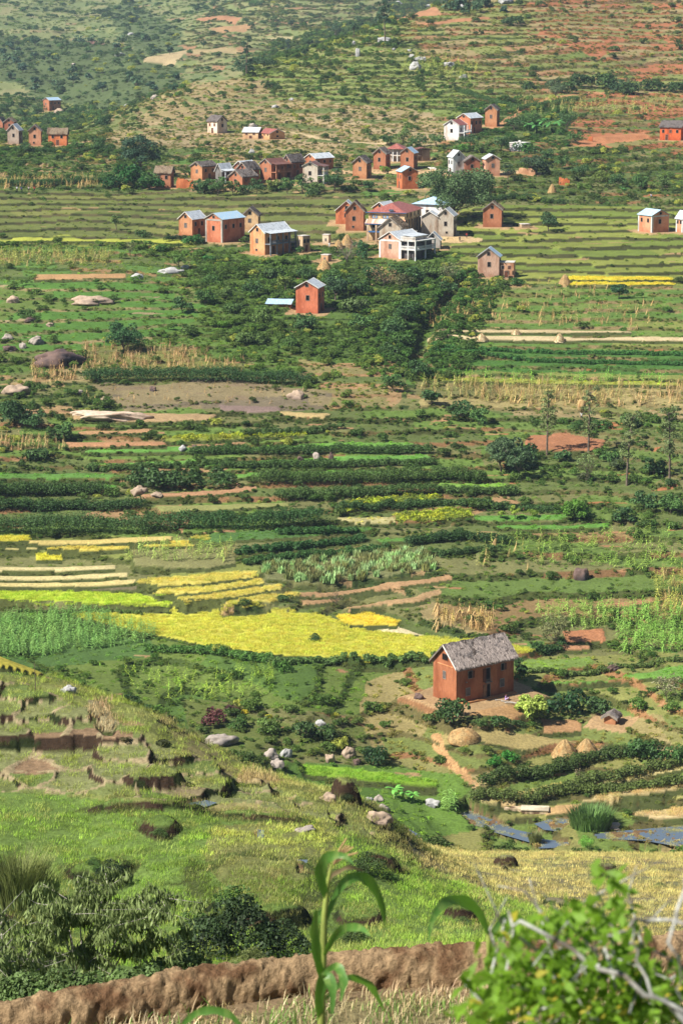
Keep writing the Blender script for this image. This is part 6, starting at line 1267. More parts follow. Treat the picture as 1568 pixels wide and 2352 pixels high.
for a in [(1045,512,118,176,'wide',(76,98,58),'great dark spreading tree behind the grey cement building',dict(n=14000,leaf=.42,crown0=.1)),(325,408,100,84,'wide',(56,82,58),'large dark branching tree left of the brick village row',dict(n=5500,leaf=.4,crown0=.22)),
 (884,106,108,40,'pine',(60,84,58),'tall lone pine above the white rocks on the ridge',dict(name='pine_tree',n=1500,leaf=.5,crown0=.5)),(566,178,96,28,'pine',(62,84,62),'tall thin pine on the left ridge',dict(name='pine_tree',n=1000,leaf=.6,crown0=.15)),(662,120,32,14,'pine',(60,80,60),'thin dark tree on the ridge between the two pines',dict(n=400,leaf=.6,crown0=.1)),
 (770,90,36,34,'round',(56,80,54),'round dark tree on the ridge left of the tall pine',dict(n=700,leaf=.5)),(812,86,32,18,'round',(60,84,54),'small round headed tree left of the tall pine',dict(n=500,leaf=.4,crown0=.5)),(700,135,26,16,'round',(54,78,52),'small dark tree on the crest in the centre',dict(n=400,leaf=.45)),
 (468,112,18,14,'round',(62,86,60),'small dark tree on the far pale slope',dict(n=250,leaf=.6)),(670,66,20,16,'round',(60,84,60),'dark tree on the far bare slope near the top',dict(n=250,leaf=.7)),(560,172,30,46,'round',(60,84,56),'bushy trees clump at the foot of the thin pine',dict(n=900,leaf=.5,crown0=.1)),(605,160,30,44,'round',(66,88,58),'loose grey green trees right of the thin pine',dict(n=800,leaf=.5,crown0=.15)),
 (1420,686,36,34,'round',(48,80,48),'single round dark tree in the right fields',dict(n=1400,leaf=.28,crown0=.2)),(1258,530,44,36,'round',(66,92,56),'grey green tree right of the lone red house',dict(n=900,leaf=.35,crown0=.1)),(768,440,52,44,'round',(58,86,48),'dark tree right of the white side balcony in the village row',dict(n=1500,leaf=.3,crown0=.25)),
 (1220,402,44,50,'wide',(58,78,52),'umbrella shaped dark tree right of the upper hamlet',dict(n=1400,leaf=.32,crown0=.4)),(1165,418,40,30,'round',(62,84,52),'small tree in front of the pinkish house',dict(n=700,leaf=.3)),(1065,306,22,24,'round',(52,80,46),'little round tree beside the white balcony house upslope',dict(n=400,leaf=.4)),
 (1275,228,44,46,'round',(82,98,66),'grey green tree in the dark line on the red hill',dict(n=900,leaf=.4,crown0=.15)),(1430,215,34,60,'round',(52,78,48),'broad dark tree in the line on the red hill',dict(n=900,leaf=.4,crown0=.05)),(1255,1045,150,46,'euc',(102,112,66),'slender eucalypt left of the person with straw',dict(n=1500,leaf=.26,crown0=.3,bark=BARK)),
 (1350,1040,150,40,'euc',(98,110,66),'thin eucalypt beside the person with straw',dict(n=1500,leaf=.26,crown0=.2,bark=BARK)),(1438,1116,170,44,'euc',(100,112,68),'tall sparse eucalypt in the right middle terraces',dict(n=1700,leaf=.26,crown0=.3,bark=BARK)),(1536,1105,170,46,'euc',(96,110,66),'tall eucalypt by the right edge',dict(n=1700,leaf=.26,crown0=.3,bark=BARK)),
 (1345,1108,66,46,'bare',(98,116,66),'twisted pollarded tree between the eucalypts',dict(n=500,leaf=.22,crown0=.3)),(1150,1085,86,60,'round',(76,96,62),'grey green tree at the leafy thicket right of centre',dict(n=2600,leaf=.28,crown0=.1)),(1190,1098,76,50,'round',(70,92,58),'second grey green tree of the thicket right of centre',dict(n=2200,leaf=.28,crown0=.1)),
 (1318,1194,50,54,'wide',(84,120,44),'pair of dense citrus trees on the green strip',dict(n=1800,leaf=.24,crown0=.1)),(1182,1192,32,20,'round',(128,146,56),'small yellow green citrus tree on the green strip',dict(n=600,leaf=.2,crown0=.35)),(1150,1192,24,14,'round',(120,138,56),'smaller citrus tree left on the green strip',dict(n=400,leaf=.2,crown0=.4)),
 (795,612,62,54,'bare',(150,130,110),'bare grey tree in front of the haystacks',dict(n=150,leaf=.2,crown0=.2,bark=solid('grey_twigs',(150,134,124),.9,.1,8,.2))),(880,660,44,56,'bare',(150,124,88),'leafless brownish tree below the white balcony house',dict(n=500,leaf=.22,crown0=.15)),(1030,645,40,44,'bare',(120,124,84),'grey thin tree beside the gully head',dict(n=400,leaf=.22,crown0=.15)),
 (830,596,46,32,'pine',(60,96,56),'small dark conifer left of the white balcony house',dict(n=900,leaf=.28,crown0=.1)),(285,810,70,76,'round',(58,92,50),'big leafy tree above the dry maize',dict(n=2600,leaf=.32,crown0=.08)),(700,640,30,36,'round',(70,98,52),'bushy tree left of the solitary brick house',dict(n=900,leaf=.3,crown0=.1)),(770,690,60,44,'round',(60,84,52),'dark tree right of the solitary brick house',dict(n=1700,leaf=.32,crown0=.15)),
 (1218,1650,62,62,'round',(148,164,76),'pale leafed small tree at the yard edge of the thatched house',dict(n=1500,leaf=.32,crown0=.18)),(1193,1560,60,26,'round',(56,84,42),'dark tree right behind the thatched house',dict(n=1500,leaf=.28,crown0=.05)),(1330,1800,40,24,'bare',(120,110,80),'small dead tree on the bank above the tan plot',dict(n=60,leaf=.15,crown0=.3)),
 (1275,1480,60,60,'bare',(110,114,72),'airy brown green tree left of the small red plot',dict(n=1400,leaf=.24,crown0=.1)),(770,1392,40,34,'bare',(120,110,80),'small bare tree on the tan soil strips',dict(n=100,leaf=.16,crown0=.2)),(1530,1610,60,50,'bare',(130,128,96),'grey bare tree at the right edge below the terraces',dict(n=500,leaf=.22,crown0=.15)),
 (410,620,40,30,'round',(84,112,50),'small fruit tree right of the left maize strip',dict(n=700,leaf=.28,crown0=.3)),(300,590,34,22,'bare',(110,120,70),'thin small tree above the left maize strip',dict(n=300,leaf=.24,crown0=.3)),(268,528,36,22,'round',(84,106,54),'small loose tree left of the orange house',dict(n=500,leaf=.28,crown0=.25)),(1108,412,0,0,'round',DKT,'',{})]:
    if a[2]: tree(*a[:7], **a[7])
EXTRA = [(470,446,34,30,0),(500,450,40,34,1),(535,448,30,26,2),(590,446,30,28,0),(625,440,26,24,3),(660,446,34,26,1),(695,444,40,30,0),(725,446,36,30,2),(845,440,22,20,0),(890,334,26,24,0),(925,330,30,30,2),(960,342,30,34,0),(1000,338,26,30,1),(1075,340,28,34,0),(1110,352,26,28,2),(1150,346,28,26,0),(1180,300,34,34,0),(1215,290,30,34,1),
 (1300,296,30,40,0),(1320,330,24,30,1),(1120,380,18,18,2),(1255,372,26,26,0),(1290,388,26,26,1),(1330,405,28,30,0),(1375,420,26,26,3),(1420,430,30,30,0),(1470,436,30,30,1),(1520,438,30,30,2),(230,345,24,28,0),(180,348,22,26,1),(60,352,22,26,0),(110,348,20,24,2),(255,425,34,36,1),(305,432,44,44,0),(345,436,36,34,1),(180,262,18,24,0),(215,272,20,26,1),(150,275,18,24,2),(90,262,20,26,0),
 (850,650,34,30,0),(905,640,30,30,1),(950,650,34,34,0),(985,640,34,30,2),(1030,680,36,34,0),(820,680,40,36,0),(760,655,34,30,1),(655,665,30,30,3),(580,680,34,34,0),(520,690,30,30,2),(470,700,30,34,1),(420,720,34,34,0),(600,745,30,34,2),(700,760,36,36,0),(830,760,40,40,1),(900,780,40,36,0),(930,740,36,34,0),(560,790,26,28,2),(960,870,36,36,0),(900,900,36,40,1),(990,930,30,34,0),(1060,960,34,40,0),(1100,975,30,34,1),
 (1500,1090,34,36,0),(1400,1060,26,30,1),(1290,1060,24,28,0),(1480,1170,36,44,0),(1540,1180,40,40,1),(1430,1200,30,34,0),(20,960,34,40,0),(80,985,40,44,0),(150,1005,30,34,1)]
for k, (px, py, hp, wp, t) in enumerate(EXTRA):
    o = tree(px, py, hp * 1.15, wp * 1.25, 'round', [(62,90,48),(74,104,52),(86,108,54),(104,120,56)][t], 'x', n=900, leaf=.34, crown0=.1); IND.append([px, py, o, ['dark leafy', 'mid green', 'olive', 'yellowish green'][t] + ' small tree'])
# far woods: each with its own crown, small in the picture
fw = []
for k in range(56):
    px = random.choice([random.uniform(0, 130), random.uniform(130, 300), random.uniform(250, 420), random.uniform(1010, 1160)]) ; py = {0: 0}.get(0)
    py = random.uniform(96, 215) if px < 420 else random.uniform(4, 34)
    hp = random.uniform(12, 24); rr_ = tree(px, py, hp, hp * random.uniform(.8, 1.3), 'round', random.choice([(66,92,66), (58,84,62), (74,98,66)]), 'x', dmin=700, n=170, leaf=1.1, crown0=.12); fw.append([px, py, rr_, 'small dark far woodland tree'])

# ------------------------------------------------------------------ banana plants
def banana(px, py, hpx, label, c=(96,150,66), n=8, grp='banana plants'):
    x, y, z = hit(px, py, H, 215, 2700); s = F / depth_ax(x, y, z); h = hpx / s; r = np.random.default_rng(int(px * 3)); root = bpy.data.objects.new('banana_plant', None); C.objects.link(root); root.location = (x, y, z); tag(root, label, 'banana plant', grp)
    A = Acc(); A.add(*tube([(0,0,0),(0,0,h*.3),(0,0,h*.52)], [.16,.13,.07], 7)); o = link('stem', A.mesh('stem', LEAF_O), root); o.color = (*lin((120,140,80)), 1)
    for k in range(n):
        a = k * 2.4 + r.normal() * .2; ln = h * (.55 + .2 * r.random()); up = .35 + .75 * r.random(); p = [(math.cos(a) * ln * q * .85, math.sin(a) * ln * q * .85, h * .5 + ln * (up * q - (.55 + .2 * up) * q * q)) for q in (0, .12, .35, .6, .82, 1)]
        V, Fq = ribbon(p, np.array([.03, .05, .2, .24, .18, .02]) * h * .42, fold=-.25); B_ = Acc(); B_.add(V, Fq, .4 + .5 * r.random()); o = link('leaf', B_.mesh('leaf', LEAF_O), root); o.color = (*lin(c), 1)
for a in [(905,1835,44,'left banana plant of the bright clump in the valley'),(925,1840,40,'middle banana plant of the bright clump in the valley'),(948,1842,36,'right banana plant of the bright clump in the valley'),
 (1212,302,30,'leftmost banana plant of the upper grove'),(1228,306,34,'second banana plant of the upper grove'),(1246,298,36,'middle banana plant of the upper grove'),(1262,304,34,'fourth banana plant of the upper grove'),(1280,300,36,'rightmost banana plant of the upper grove'),
 (1432,448,26,'lone banana plant in the upper right brush')]: banana(*a, c=(96,150,66) if a[1] > 1000 else (74,122,62))

# ------------------------------------------------------------------ people, cow, pole, culvert
def skin_body(name, pts, edges, mat, parent=None, loc=(0,0,0), rz=0, sub=1):
    me = bpy.data.meshes.new(name); me.from_pydata([p[:3] for p in pts], edges, []); o = bpy.data.objects.new(name, me); C.objects.link(o); o.location = loc; o.rotation_euler = (0, 0, rz)
    o.modifiers.new('skin', 'SKIN'); sv = me.skin_vertices[0].data
    for i, p in enumerate(pts): sv[i].radius = (p[3], p[3] * (p[4] if len(p) > 4 else 1))
    sv[0].use_root = True; sb = o.modifiers.new('sub', 'SUBSURF'); sb.levels = sub; sb.render_levels = sub; me.materials.append(mat)
    if parent: o.parent = parent
    return o
SKIN = solid('skin', (120, 80, 60), .7, .2, 5, .1); HAIRM = solid('hair', (30, 26, 24), .8, .2, 9, .2)
def person(px, py, label, shirt, legs, pose='stand', sc=1.0, rz=0.0):
    x, y, z = hit(px, py, H, 215, 2700); m_ = solid('clothes', legs, .9, .1, 6, .2); sm = solid('shirt', shirt, .9, .1, 6, .2)
    if pose == 'stand':
        pts = [(0,0,.95,.15,.75),(0,0,1.2,.15,.7),(0,0,1.42,.17,.6),(0,-.01,1.52,.06),(0,-.02,1.62,.09),(0,-.02,1.72,.07),(.2,0,1.42,.05),(.26,-.03,1.15,.04),(.28,-.1,.9,.03),(-.2,0,1.42,.05),(-.26,-.03,1.15,.04),(-.27,-.1,.9,.03),(.09,0,.88,.09),(.11,-.03,.48,.06),(.11,.02,.08,.045),(.11,-.13,.04,.035),(-.09,0,.88,.09),(-.11,.03,.48,.06),(-.12,.06,.08,.045),(-.12,-.09,.04,.035)]
        ed = [(0,1),(1,2),(2,3),(3,4),(4,5),(2,6),(6,7),(7,8),(2,9),(9,10),(10,11),(0,12),(12,13),(13,14),(14,15),(0,16),(16,17),(17,18),(18,19)]; sh = [(0,0,.9,.17,.8),(0,0,1.2,.165,.75),(0,0,1.42,.18,.65),(0,0,1.48,.09),(.22,0,1.4,.065),(.265,-.03,1.17,.05),(-.22,0,1.4,.065),(-.265,-.03,1.17,.05)]; she = [(0,1),(1,2),(2,3),(2,4),(4,5),(2,6),(6,7)]
        hd = (0,-.01,1.69)
    elif pose == 'carry':
        pts = [(0,0,.95,.15,.75),(0,0,1.2,.15,.7),(0,0,1.42,.17,.6),(0,-.01,1.52,.06),(0,-.02,1.62,.09),(0,-.02,1.72,.07),(.2,0,1.44,.05),(.33,-.03,1.66,.04),(.24,-.03,1.9,.03),(-.2,0,1.44,.05),(-.33,-.03,1.66,.04),(-.24,-.03,1.9,.03),(.09,0,.88,.09),(.12,-.12,.5,.06),(.11,-.06,.08,.045),(.11,-.2,.04,.035),(-.09,0,.88,.09),(-.1,.12,.5,.06),(-.12,.28,.12,.045),(-.12,.2,.04,.035)]
        ed = [(0,1),(1,2),(2,3),(3,4),(4,5),(2,6),(6,7),(7,8),(2,9),(9,10),(10,11),(0,12),(12,13),(13,14),(14,15),(0,16),(16,17),(17,18),(18,19)]; sh = [(0,0,.9,.17,.8),(0,0,1.2,.165,.75),(0,0,1.42,.18,.65),(0,0,1.48,.09),(.22,0,1.44,.065),(.3,-.03,1.6,.05),(-.22,0,1.44,.065),(-.3,-.03,1.6,.05)]; she = [(0,1),(1,2),(2,3),(2,4),(4,5),(2,6),(6,7)]
        hd = (0,-.01,1.69)
    else:
        pts = [(0,0,.18,.17,.9),(0,-.02,.42,.15,.8),(0,-.05,.64,.16,.7),(0,-.06,.74,.06),(0,-.09,.84,.09),(0,-.09,.93,.07),(.2,-.05,.62,.05),(.24,-.2,.42,.04),(.12,-.34,.4,.03),(-.2,-.05,.62,.05),(-.24,-.2,.42,.04),(-.12,-.34,.4,.03),(.1,-.06,.17,.1),(.14,-.42,.4,.065),(.13,-.5,.06,.045),(.13,-.62,.03,.035),(-.1,-.06,.17,.1),(-.14,-.42,.38,.065),(-.13,-.5,.06,.045),(-.13,-.62,.03,.035)]
        ed = [(0,1),(1,2),(2,3),(3,4),(4,5),(2,6),(6,7),(7,8),(2,9),(9,10),(10,11),(0,12),(12,13),(13,14),(14,15),(0,16),(16,17),(17,18),(18,19)]; sh = [(0,0,.16,.19,.9),(0,-.02,.42,.165,.85),(0,-.05,.63,.175,.75),(0,-.055,.7,.09),(.22,-.05,.6,.065),(.25,-.18,.45,.05),(-.22,-.05,.6,.065),(-.25,-.18,.45,.05)]; she = [(0,1),(1,2),(2,3),(2,4),(4,5),(2,6),(6,7)]; hd = (0,-.08,.9)
    b = skin_body('person', pts, ed, SKIN, None, (x, y, z), rz); b.scale = (sc, sc, sc); tag(b, label, 'person', 'people on the slope')
    skin_body('shirt', sh, she, sm, b)
    tr = [p for p in (pts[12], pts[13], pts[16], pts[17])]; lg = [(0, pts[0][1], pts[0][2], .17, .85)] + [(p[0], p[1], p[2], p[3] * 1.25) for p in tr]; skin_body('trousers', lg, [(0,1),(1,2),(0,3),(3,4)], m_, b)
    bm = bmesh.new(); bmesh.ops.create_icosphere(bm, subdivisions=2, radius=.108); [setattr(v, 'co', Vector((v.co.x, v.co.y + .015, max(v.co.z, -.02)))) for v in bm.verts]; me = bpy.data.meshes.new('hair'); bm.to_mesh(me); bm.free(); me.materials.append(HAIRM); link('hair', me, b, hd)
    return b, x, y, z
_, cx_, cy_, cz_ = person(1334, 966, 'person in a white shirt walking with a big straw load on the head', (232,230,226), (90,84,80), 'carry')
bm = bmesh.new(); bmesh.ops.create_icosphere(bm, subdivisions=3, radius=1)
for v in bm.verts: k = 1 + .3 * (float(vnoise(v.co.x * 3 + 5, v.co.y * 3 + v.co.z * 2, 6)) - .4); v.co = Vector((v.co.x * .78 * k, v.co.y * .6 * k, v.co.z * 1.2 * k + 3.0))
me = bpy.data.meshes.new('straw_bundle'); bm.to_mesh(me); bm.free(); me.materials.append(STRAW); tag(link('straw_bundle', me, None, (cx_, cy_, cz_ - .02)), 'big bundle of straw carried on the head of the walking person', 'straw bundle')
person(1161, 1608, 'person in lilac clothes sitting against the shaded wall of the thatched house', (176,140,190), (200,176,220), 'sit', 1.0, .9)
person(1191, 1618, 'small child in greenish clothes sitting in the yard of the thatched house', (120,130,110), (90,90,90), 'sit', .75, .2)
person(756, 571, 'person in white standing beside the left haystack', (236,234,232), (226,222,218), 'stand', 1.0)
person(1071, 548, 'person in a red top standing at the edge of the grey building yard', (196,60,60), (90,70,80), 'stand', .9); person(1055, 556, 'person in dark clothes standing by the yard of the grey building', (60,60,70), (60,50,50), 'stand', .9)
person(515, 409, 'person in a pink top between the brick village houses', (214,80,120), (120,60,60), 'stand', 1.0); person(372, 424, 'person in pale clothes on the path under the brick village row', (222,214,204), (200,180,160), 'stand', .9)
person(781, 1114, 'person in pale clothes on the middle green strip', (230,226,220), (190,180,170), 'stand', .8); person(1494, 477 - 20, 'person in blue white on the path above the pink houses', (200,210,230), (90,100,120), 'stand', .9)
for k, (px, py, c) in enumerate([(40,441,(230,230,235)),(50,442,(60,90,150)),(67,441,(220,210,200)),(80,441,(190,70,60))]): person(px, py, ['person in white, first of four walking at the left edge', 'person in blue, second of four walking at the left edge', 'person in beige, third of four walking at the left edge', 'person in red, last of four walking at the left edge'][k], c, (70,64,60), 'stand', 1.0)
# cow
x, y, z = hit(1000 - 6, 396, H, 215, 2700); CW = solid('cow_hide', (232,226,216), .8, .1, 4, .15)
cow = skin_body('cow', [(0,0,1.15,.34),(.45,0,1.18,.36),(-.5,0,1.2,.33),(-.85,0,1.22,.24),(.85,0,1.2,.26),(1.1,0,1.4,.17),(1.35,0,1.5,.15),(1.6,0,1.38,.09),(.7,.2,.9,.12),(.72,.2,.5,.07),(.7,.2,.06,.06),(.7,-.2,.9,.12),(.68,-.2,.5,.07),(.7,-.2,.06,.06),(-.75,.2,.9,.15),(-.66,.2,.62,.1),(-.84,.2,.42,.07),(-.78,.2,.06,.06),(-.75,-.2,.9,.15),(-.66,-.2,.62,.1),(-.84,-.2,.42,.07),(-.78,-.2,.06,.06),(-1.05,0,1.15,.05),(-1.1,0,.6,.03),(1.3,.18,1.55,.04),(1.3,-.18,1.55,.04)],
 [(0,1),(0,2),(2,3),(1,4),(4,5),(5,6),(6,7),(4,8),(8,9),(9,10),(4,11),(11,12),(12,13),(3,14),(14,15),(15,16),(16,17),(3,18),(18,19),(19,20),(20,21),(3,22),(22,23),(6,24),(6,25)], CW, None, (x, y, z), 3.0); tag(cow, 'white cow standing on the bare ground left of the pale grey tower', 'cow')
# stick pole on the near spur
x, y, z = hit(82, 1588, H, 60, 215); A = Acc(); A.add(*tube([(0,0,-.3),(.02,0,.9),(-.02,0,1.9)], [.03,.026,.02], 6)); po = tag(link('wooden_pole', A.mesh('pole', BARK), None, (x, y, z)), 'thin crooked wooden pole standing on the near spur, left', 'pole')
# concrete channel
x, y, z = hit(1196, 1868, H, 215, 400); mb = MB(); mb.box(0, -.4, -1.2, 3.4, 0, .55); mb.box(0, 1.0, -1.2, 3.4, 1.3, .55); mb.box(-2.2, .2, -1.2, 0, 1.3, .5); CON = solid('stained_concrete', (206,184,150), .9, .1, 2.2, .35, .3, dirt=(120,96,76), stretch=(2,2,.5))
rt = bpy.data.objects.new('concrete_channel', None); C.objects.link(rt); rt.location = (x, y, z); rt.rotation_euler = (0, 0, -.12); tag(rt, 'small stained concrete channel with flat top between the pond and the tan plot', 'culvert')
mb.build('side_wall', CON, rt); mb = MB(); mb.box(-.05, -.5, .55, 3.5, 1.4, .66); mb.build('top_slab', solid('pale_concrete', (222,206,176), .9, .1, 3, .2), rt); mb = MB(); mb.box(2.5, -.6, -.3, 3.3, -.41, .1); mb.build('outlet', DARK, rt)
# poles and firewood in the yard, cut logs
for k, (px, py, l) in enumerate([(1150,1612,'longest cut pole lying in the yard of the thatched house'),(1158,1616,'second cut pole lying in the yard of the thatched house'),(1136,1610,'short cut log by the doorstep of the thatched house')]):
    x, y, z = hit(px, py, H, 215, 400); A = Acc(); L_ = 2.4 - .7 * k; A.add(*tube([(0,0,.12),(L_*.5,-.3,.2),(L_,-.5,.1)], [.07,.06,.05], 6)); tag(link('cut_pole', A.mesh('cut_pole', PALEBARK), None, (x, y, z), -.2 + .3 * k), l, 'log')
# low shiny roofed shed by the solitary house
x, y, z = hit(655, 706, H, 215, 2700); rt = bpy.data.objects.new('low_shed', None); C.objects.link(rt); rt.location = (x, y, z); rt.rotation_euler = (0, 0, -.15); tag(rt, 'low shed with shiny sheet roof half buried in bushes left of the solitary brick house', 'shed')
mb = MB(); mb.box(-4.2, 0, -1.4, 1.2, 2.6, .8); mb.build('wall', wallm((150,110,84)), rt); mb = MB(); mb.prism([(-4.6,-.4,.75),(-4.6,3,1.5),(-4.6,3,1.58),(-4.6,-.4,.83)], (6.1,0,0)); mb.build('roof', ROOFM[BL], rt, rough=(.7,.06,2))
# low ruined earth walls
def ruin(px, py, w, h, label, c=(196,118,76), hole=False):
    x, y, z = hit(px, py, H, 215, 2700); mb = MB(); n = 10; r = random.Random(int(px)); top = [(w * i / n, 0, h * (.55 + .45 * r.random())) for i in range(n + 1)]
    mb.prism([(0, 0, -1)] + top + [(w, 0, -1)], (0, .4, 0)); top = [(0, w * .6 * i / 5, h * (.5 + .5 * r.random())) for i in range(6)]; mb.prism([(0, .41, -1)] + [(a, b + .41, c_) for a, b, c_ in top] + [(0, w * .6 + .41, -1)], (.4, 0, 0)); o = mb.build('ruined_wall', wallm(c), None, (x, y, z), -.3, rough=(.5, .1, 3)); tag(o, label, 'ruin', 'ruined earth walls')
ruin(352, 0, 0, 0, '') if False else None
for a in [(405,432,5.5,3.0,'roofless broken walls right of the narrow thatched red house'),(1282,425,3.2,2.4,'orange broken wall stump below the umbrella tree'),(1350,323,1.4,1.6,'tiny orange pointed wall stump on the red slope'),(1085,413,2.4,1.8,'small brick stump right under the upper hamlet'),(1190,398,5,1.6,'pale crumbled walls right of the pinkish house',(214,168,130)),(1025,318,4,1.6,'crumbling orange wall left of the white balcony house')]: ruin(*a)
finish_labels(fw, 'far woodland trees')
# ------------------------------------------------------------------ foreground plants, close to the lens and soft
def near_pt(px, py, d): y = d; return Vector((d * float(ux(px, py)), d, d * float(tz(py))))
MLEAF = solid('maize_leaf', (92,138,60), .42, .5, 40, .35, .25, dist=.004, stretch=(5,5,.5), dirt=(128,160,80)); MLEAF.node_tree.nodes['Principled BSDF'].inputs['Subsurface Weight'].default_value = .0
def translucent(m, c, f=.35):
    nt = m.node_tree; tr = nt.nodes.new('ShaderNodeBsdfTranslucent'); tr.inputs[0].default_value = (*lin(c), 1); mx = nt.nodes.new('ShaderNodeMixShader'); mx.inputs[0].default_value = f
    out = nt.nodes['Material Output']; b = nt.nodes['Principled BSDF']; nt.links.new(b.outputs[0], mx.inputs[1]); nt.links.new(tr.outputs[0], mx.inputs[2]); nt.links.new(mx.outputs[0], out.inputs[0]); return m
translucent(MLEAF, (140,200,60)); MSTALK = translucent(solid('maize_stalk', (166,180,90), .5, .4, 20, .15), (160,190,80), .15); TASS = solid('maize_tassel', (186,150,110), .9, .1, 20, .2); DRYL = translucent(solid('dry_maize_leaf', (170,150,110), .8, .2, 20, .2), (180,160,110), .2)
D0 = 9.0
def leafpath(pix, hw, d0=D0, dd=0.0, mat=None, name='leaf', parent=None, org=None, fold=.25):
    pts = [near_pt(px, py, d0 + dd * (k / (len(pix) - 1)) ) - org for k, (px, py) in enumerate(pix)]; P = np.array([p[:] for p in pts]); t = np.linspace(0, 1, len(P)); tt = np.linspace(0, 1, 22); Q = np.stack([np.interp(tt, t, P[:, i]) for i in range(3)], 1)
    for _ in range(3): Q[1:-1] = (Q[:-2] + 2 * Q[1:-1] + Q[2:]) / 4
    w = .62 * np.interp(tt, np.linspace(0, 1, len(hw)), hw) / (F / d0) * (1 + .12 * np.sin(tt * 23 + len(pix))); A = Acc(); V, Fq = ribbon(Q, w, up=(.15, -1, .25), fold=fold); A.add(V, Fq); me = A.mesh(name, mat or MLEAF, True); o = link(name, me, parent); return o
org = near_pt(738, 2700, D0); mp_ = bpy.data.objects.new('maize_plant', None); C.objects.link(mp_); mp_.location = org; tag(mp_, 'tall out of focus green maize plant with tassel in the foreground centre', 'maize plant')
st = [near_pt(px, py, D0) - org for px, py in [(738,2700),(738,2352),(742,2200),(745,2100),(752,2030),(762,1985)]]; A = Acc(); A.add(*tube([p[:] for p in st], [.018,.016,.015,.012,.009,.005], 8)); link('stalk', A.mesh('stalk', MSTALK, True), mp_)
for pix, hw, dd, mt in [
 ([(752,2070),(738,2030),(735,1990),(752,1965),(790,1962),(812,1985)], [6,20,24,20,12,2], -.1, None),
 ([(750,2110),(770,2050),(800,2015),(835,2010),(862,2040),(880,2085),(884,2130)], [6,14,20,22,18,12,2], .2, None),
 ([(742,2200),(760,2160),(790,2128),(830,2130),(850,2150)], [5,14,18,14,2], -.3, None),
 ([(742,2260),(728,2200),(722,2140),(726,2090)], [8,18,20,6], -.1, None), ([(738,2235),(775,2215),(790,2250),(782,2300)], [5,16,18,3], -.2, None),
 ([(736,2352),(730,2290),(748,2230),(765,2270),(762,2330)], [6,20,24,18,4], -.15, None), ([(742,2300),(800,2240),(850,2260),(885,2325)], [4,13,15,2], .3, None), ([(740,2180),(720,2150),(727,2110),(745,2080)], [4,14,16,3], .2, None),
 ([(748,2040),(760,2010),(800,1990),(835,2000)], [3,8,9,1], .1, DRYL)]: leafpath(pix, hw, D0, dd, mt, parent=mp_, org=org)
A = Acc(); r = np.random.default_rng(2)
for k in range(7):
    e = near_pt(800 + 12 * r.normal(), 1948 + 9 * r.normal(), D0) - org; s_ = near_pt(766, 1985, D0) - org; m_ = (s_ + e) / 2 + Vector((0, 0, .01)); A.add(*tube([s_[:], m_[:], e[:]], [.003, .004, .003], 4))
link('tassel', A.mesh('tassel', TASS), mp_)
org2 = near_pt(1150, 2700, 8.6); m2 = bpy.data.objects.new('maize_plant', None); C.objects.link(m2); m2.location = org2; tag(m2, 'out of focus maize plant with one arched leaf behind the near citrus shrub', 'maize plant')
A = Acc(); A.add(*tube([(near_pt(px, py, 8.6) - org2)[:] for px, py in [(1150,2700),(1140,2352),(1130,2220),(1120,2140)]], [.024,.022,.018,.01], 8)); link('stalk', A.mesh('stalk', MSTALK, True), m2)
leafpath([(1122,2150),(1100,2090),(1060,2064),(1020,2068),(990,2110),(983,2160)], [6,18,22,20,12,2], 8.6, -.3, parent=m2, org=org2); leafpath([(1122,2160),(1150,2110),(1180,2100),(1210,2120)], [5,14,15,2], 8.6, .2, parent=m2, org=org2)
org3 = near_pt(470, 2600, 8.8); m3 = bpy.data.objects.new('maize_plant', None); C.objects.link(m3); m3.location = org3; tag(m3, 'out of focus maize leaf tip rising at the bottom edge, left of centre', 'maize plant')
leafpath([(420,2352),(450,2325),(490,2318),(530,2330),(555,2360)], [10,15,17,14,6], 8.8, 0, parent=m3, org=org3); A = Acc(); A.add(*tube([(near_pt(px, py, 8.8) - org3)[:] for px, py in [(400,2600),(408,2450),(420,2354)]], [.024,.02,.012], 7)); link('stalk', A.mesh('stalk', MSTALK, True), m3)

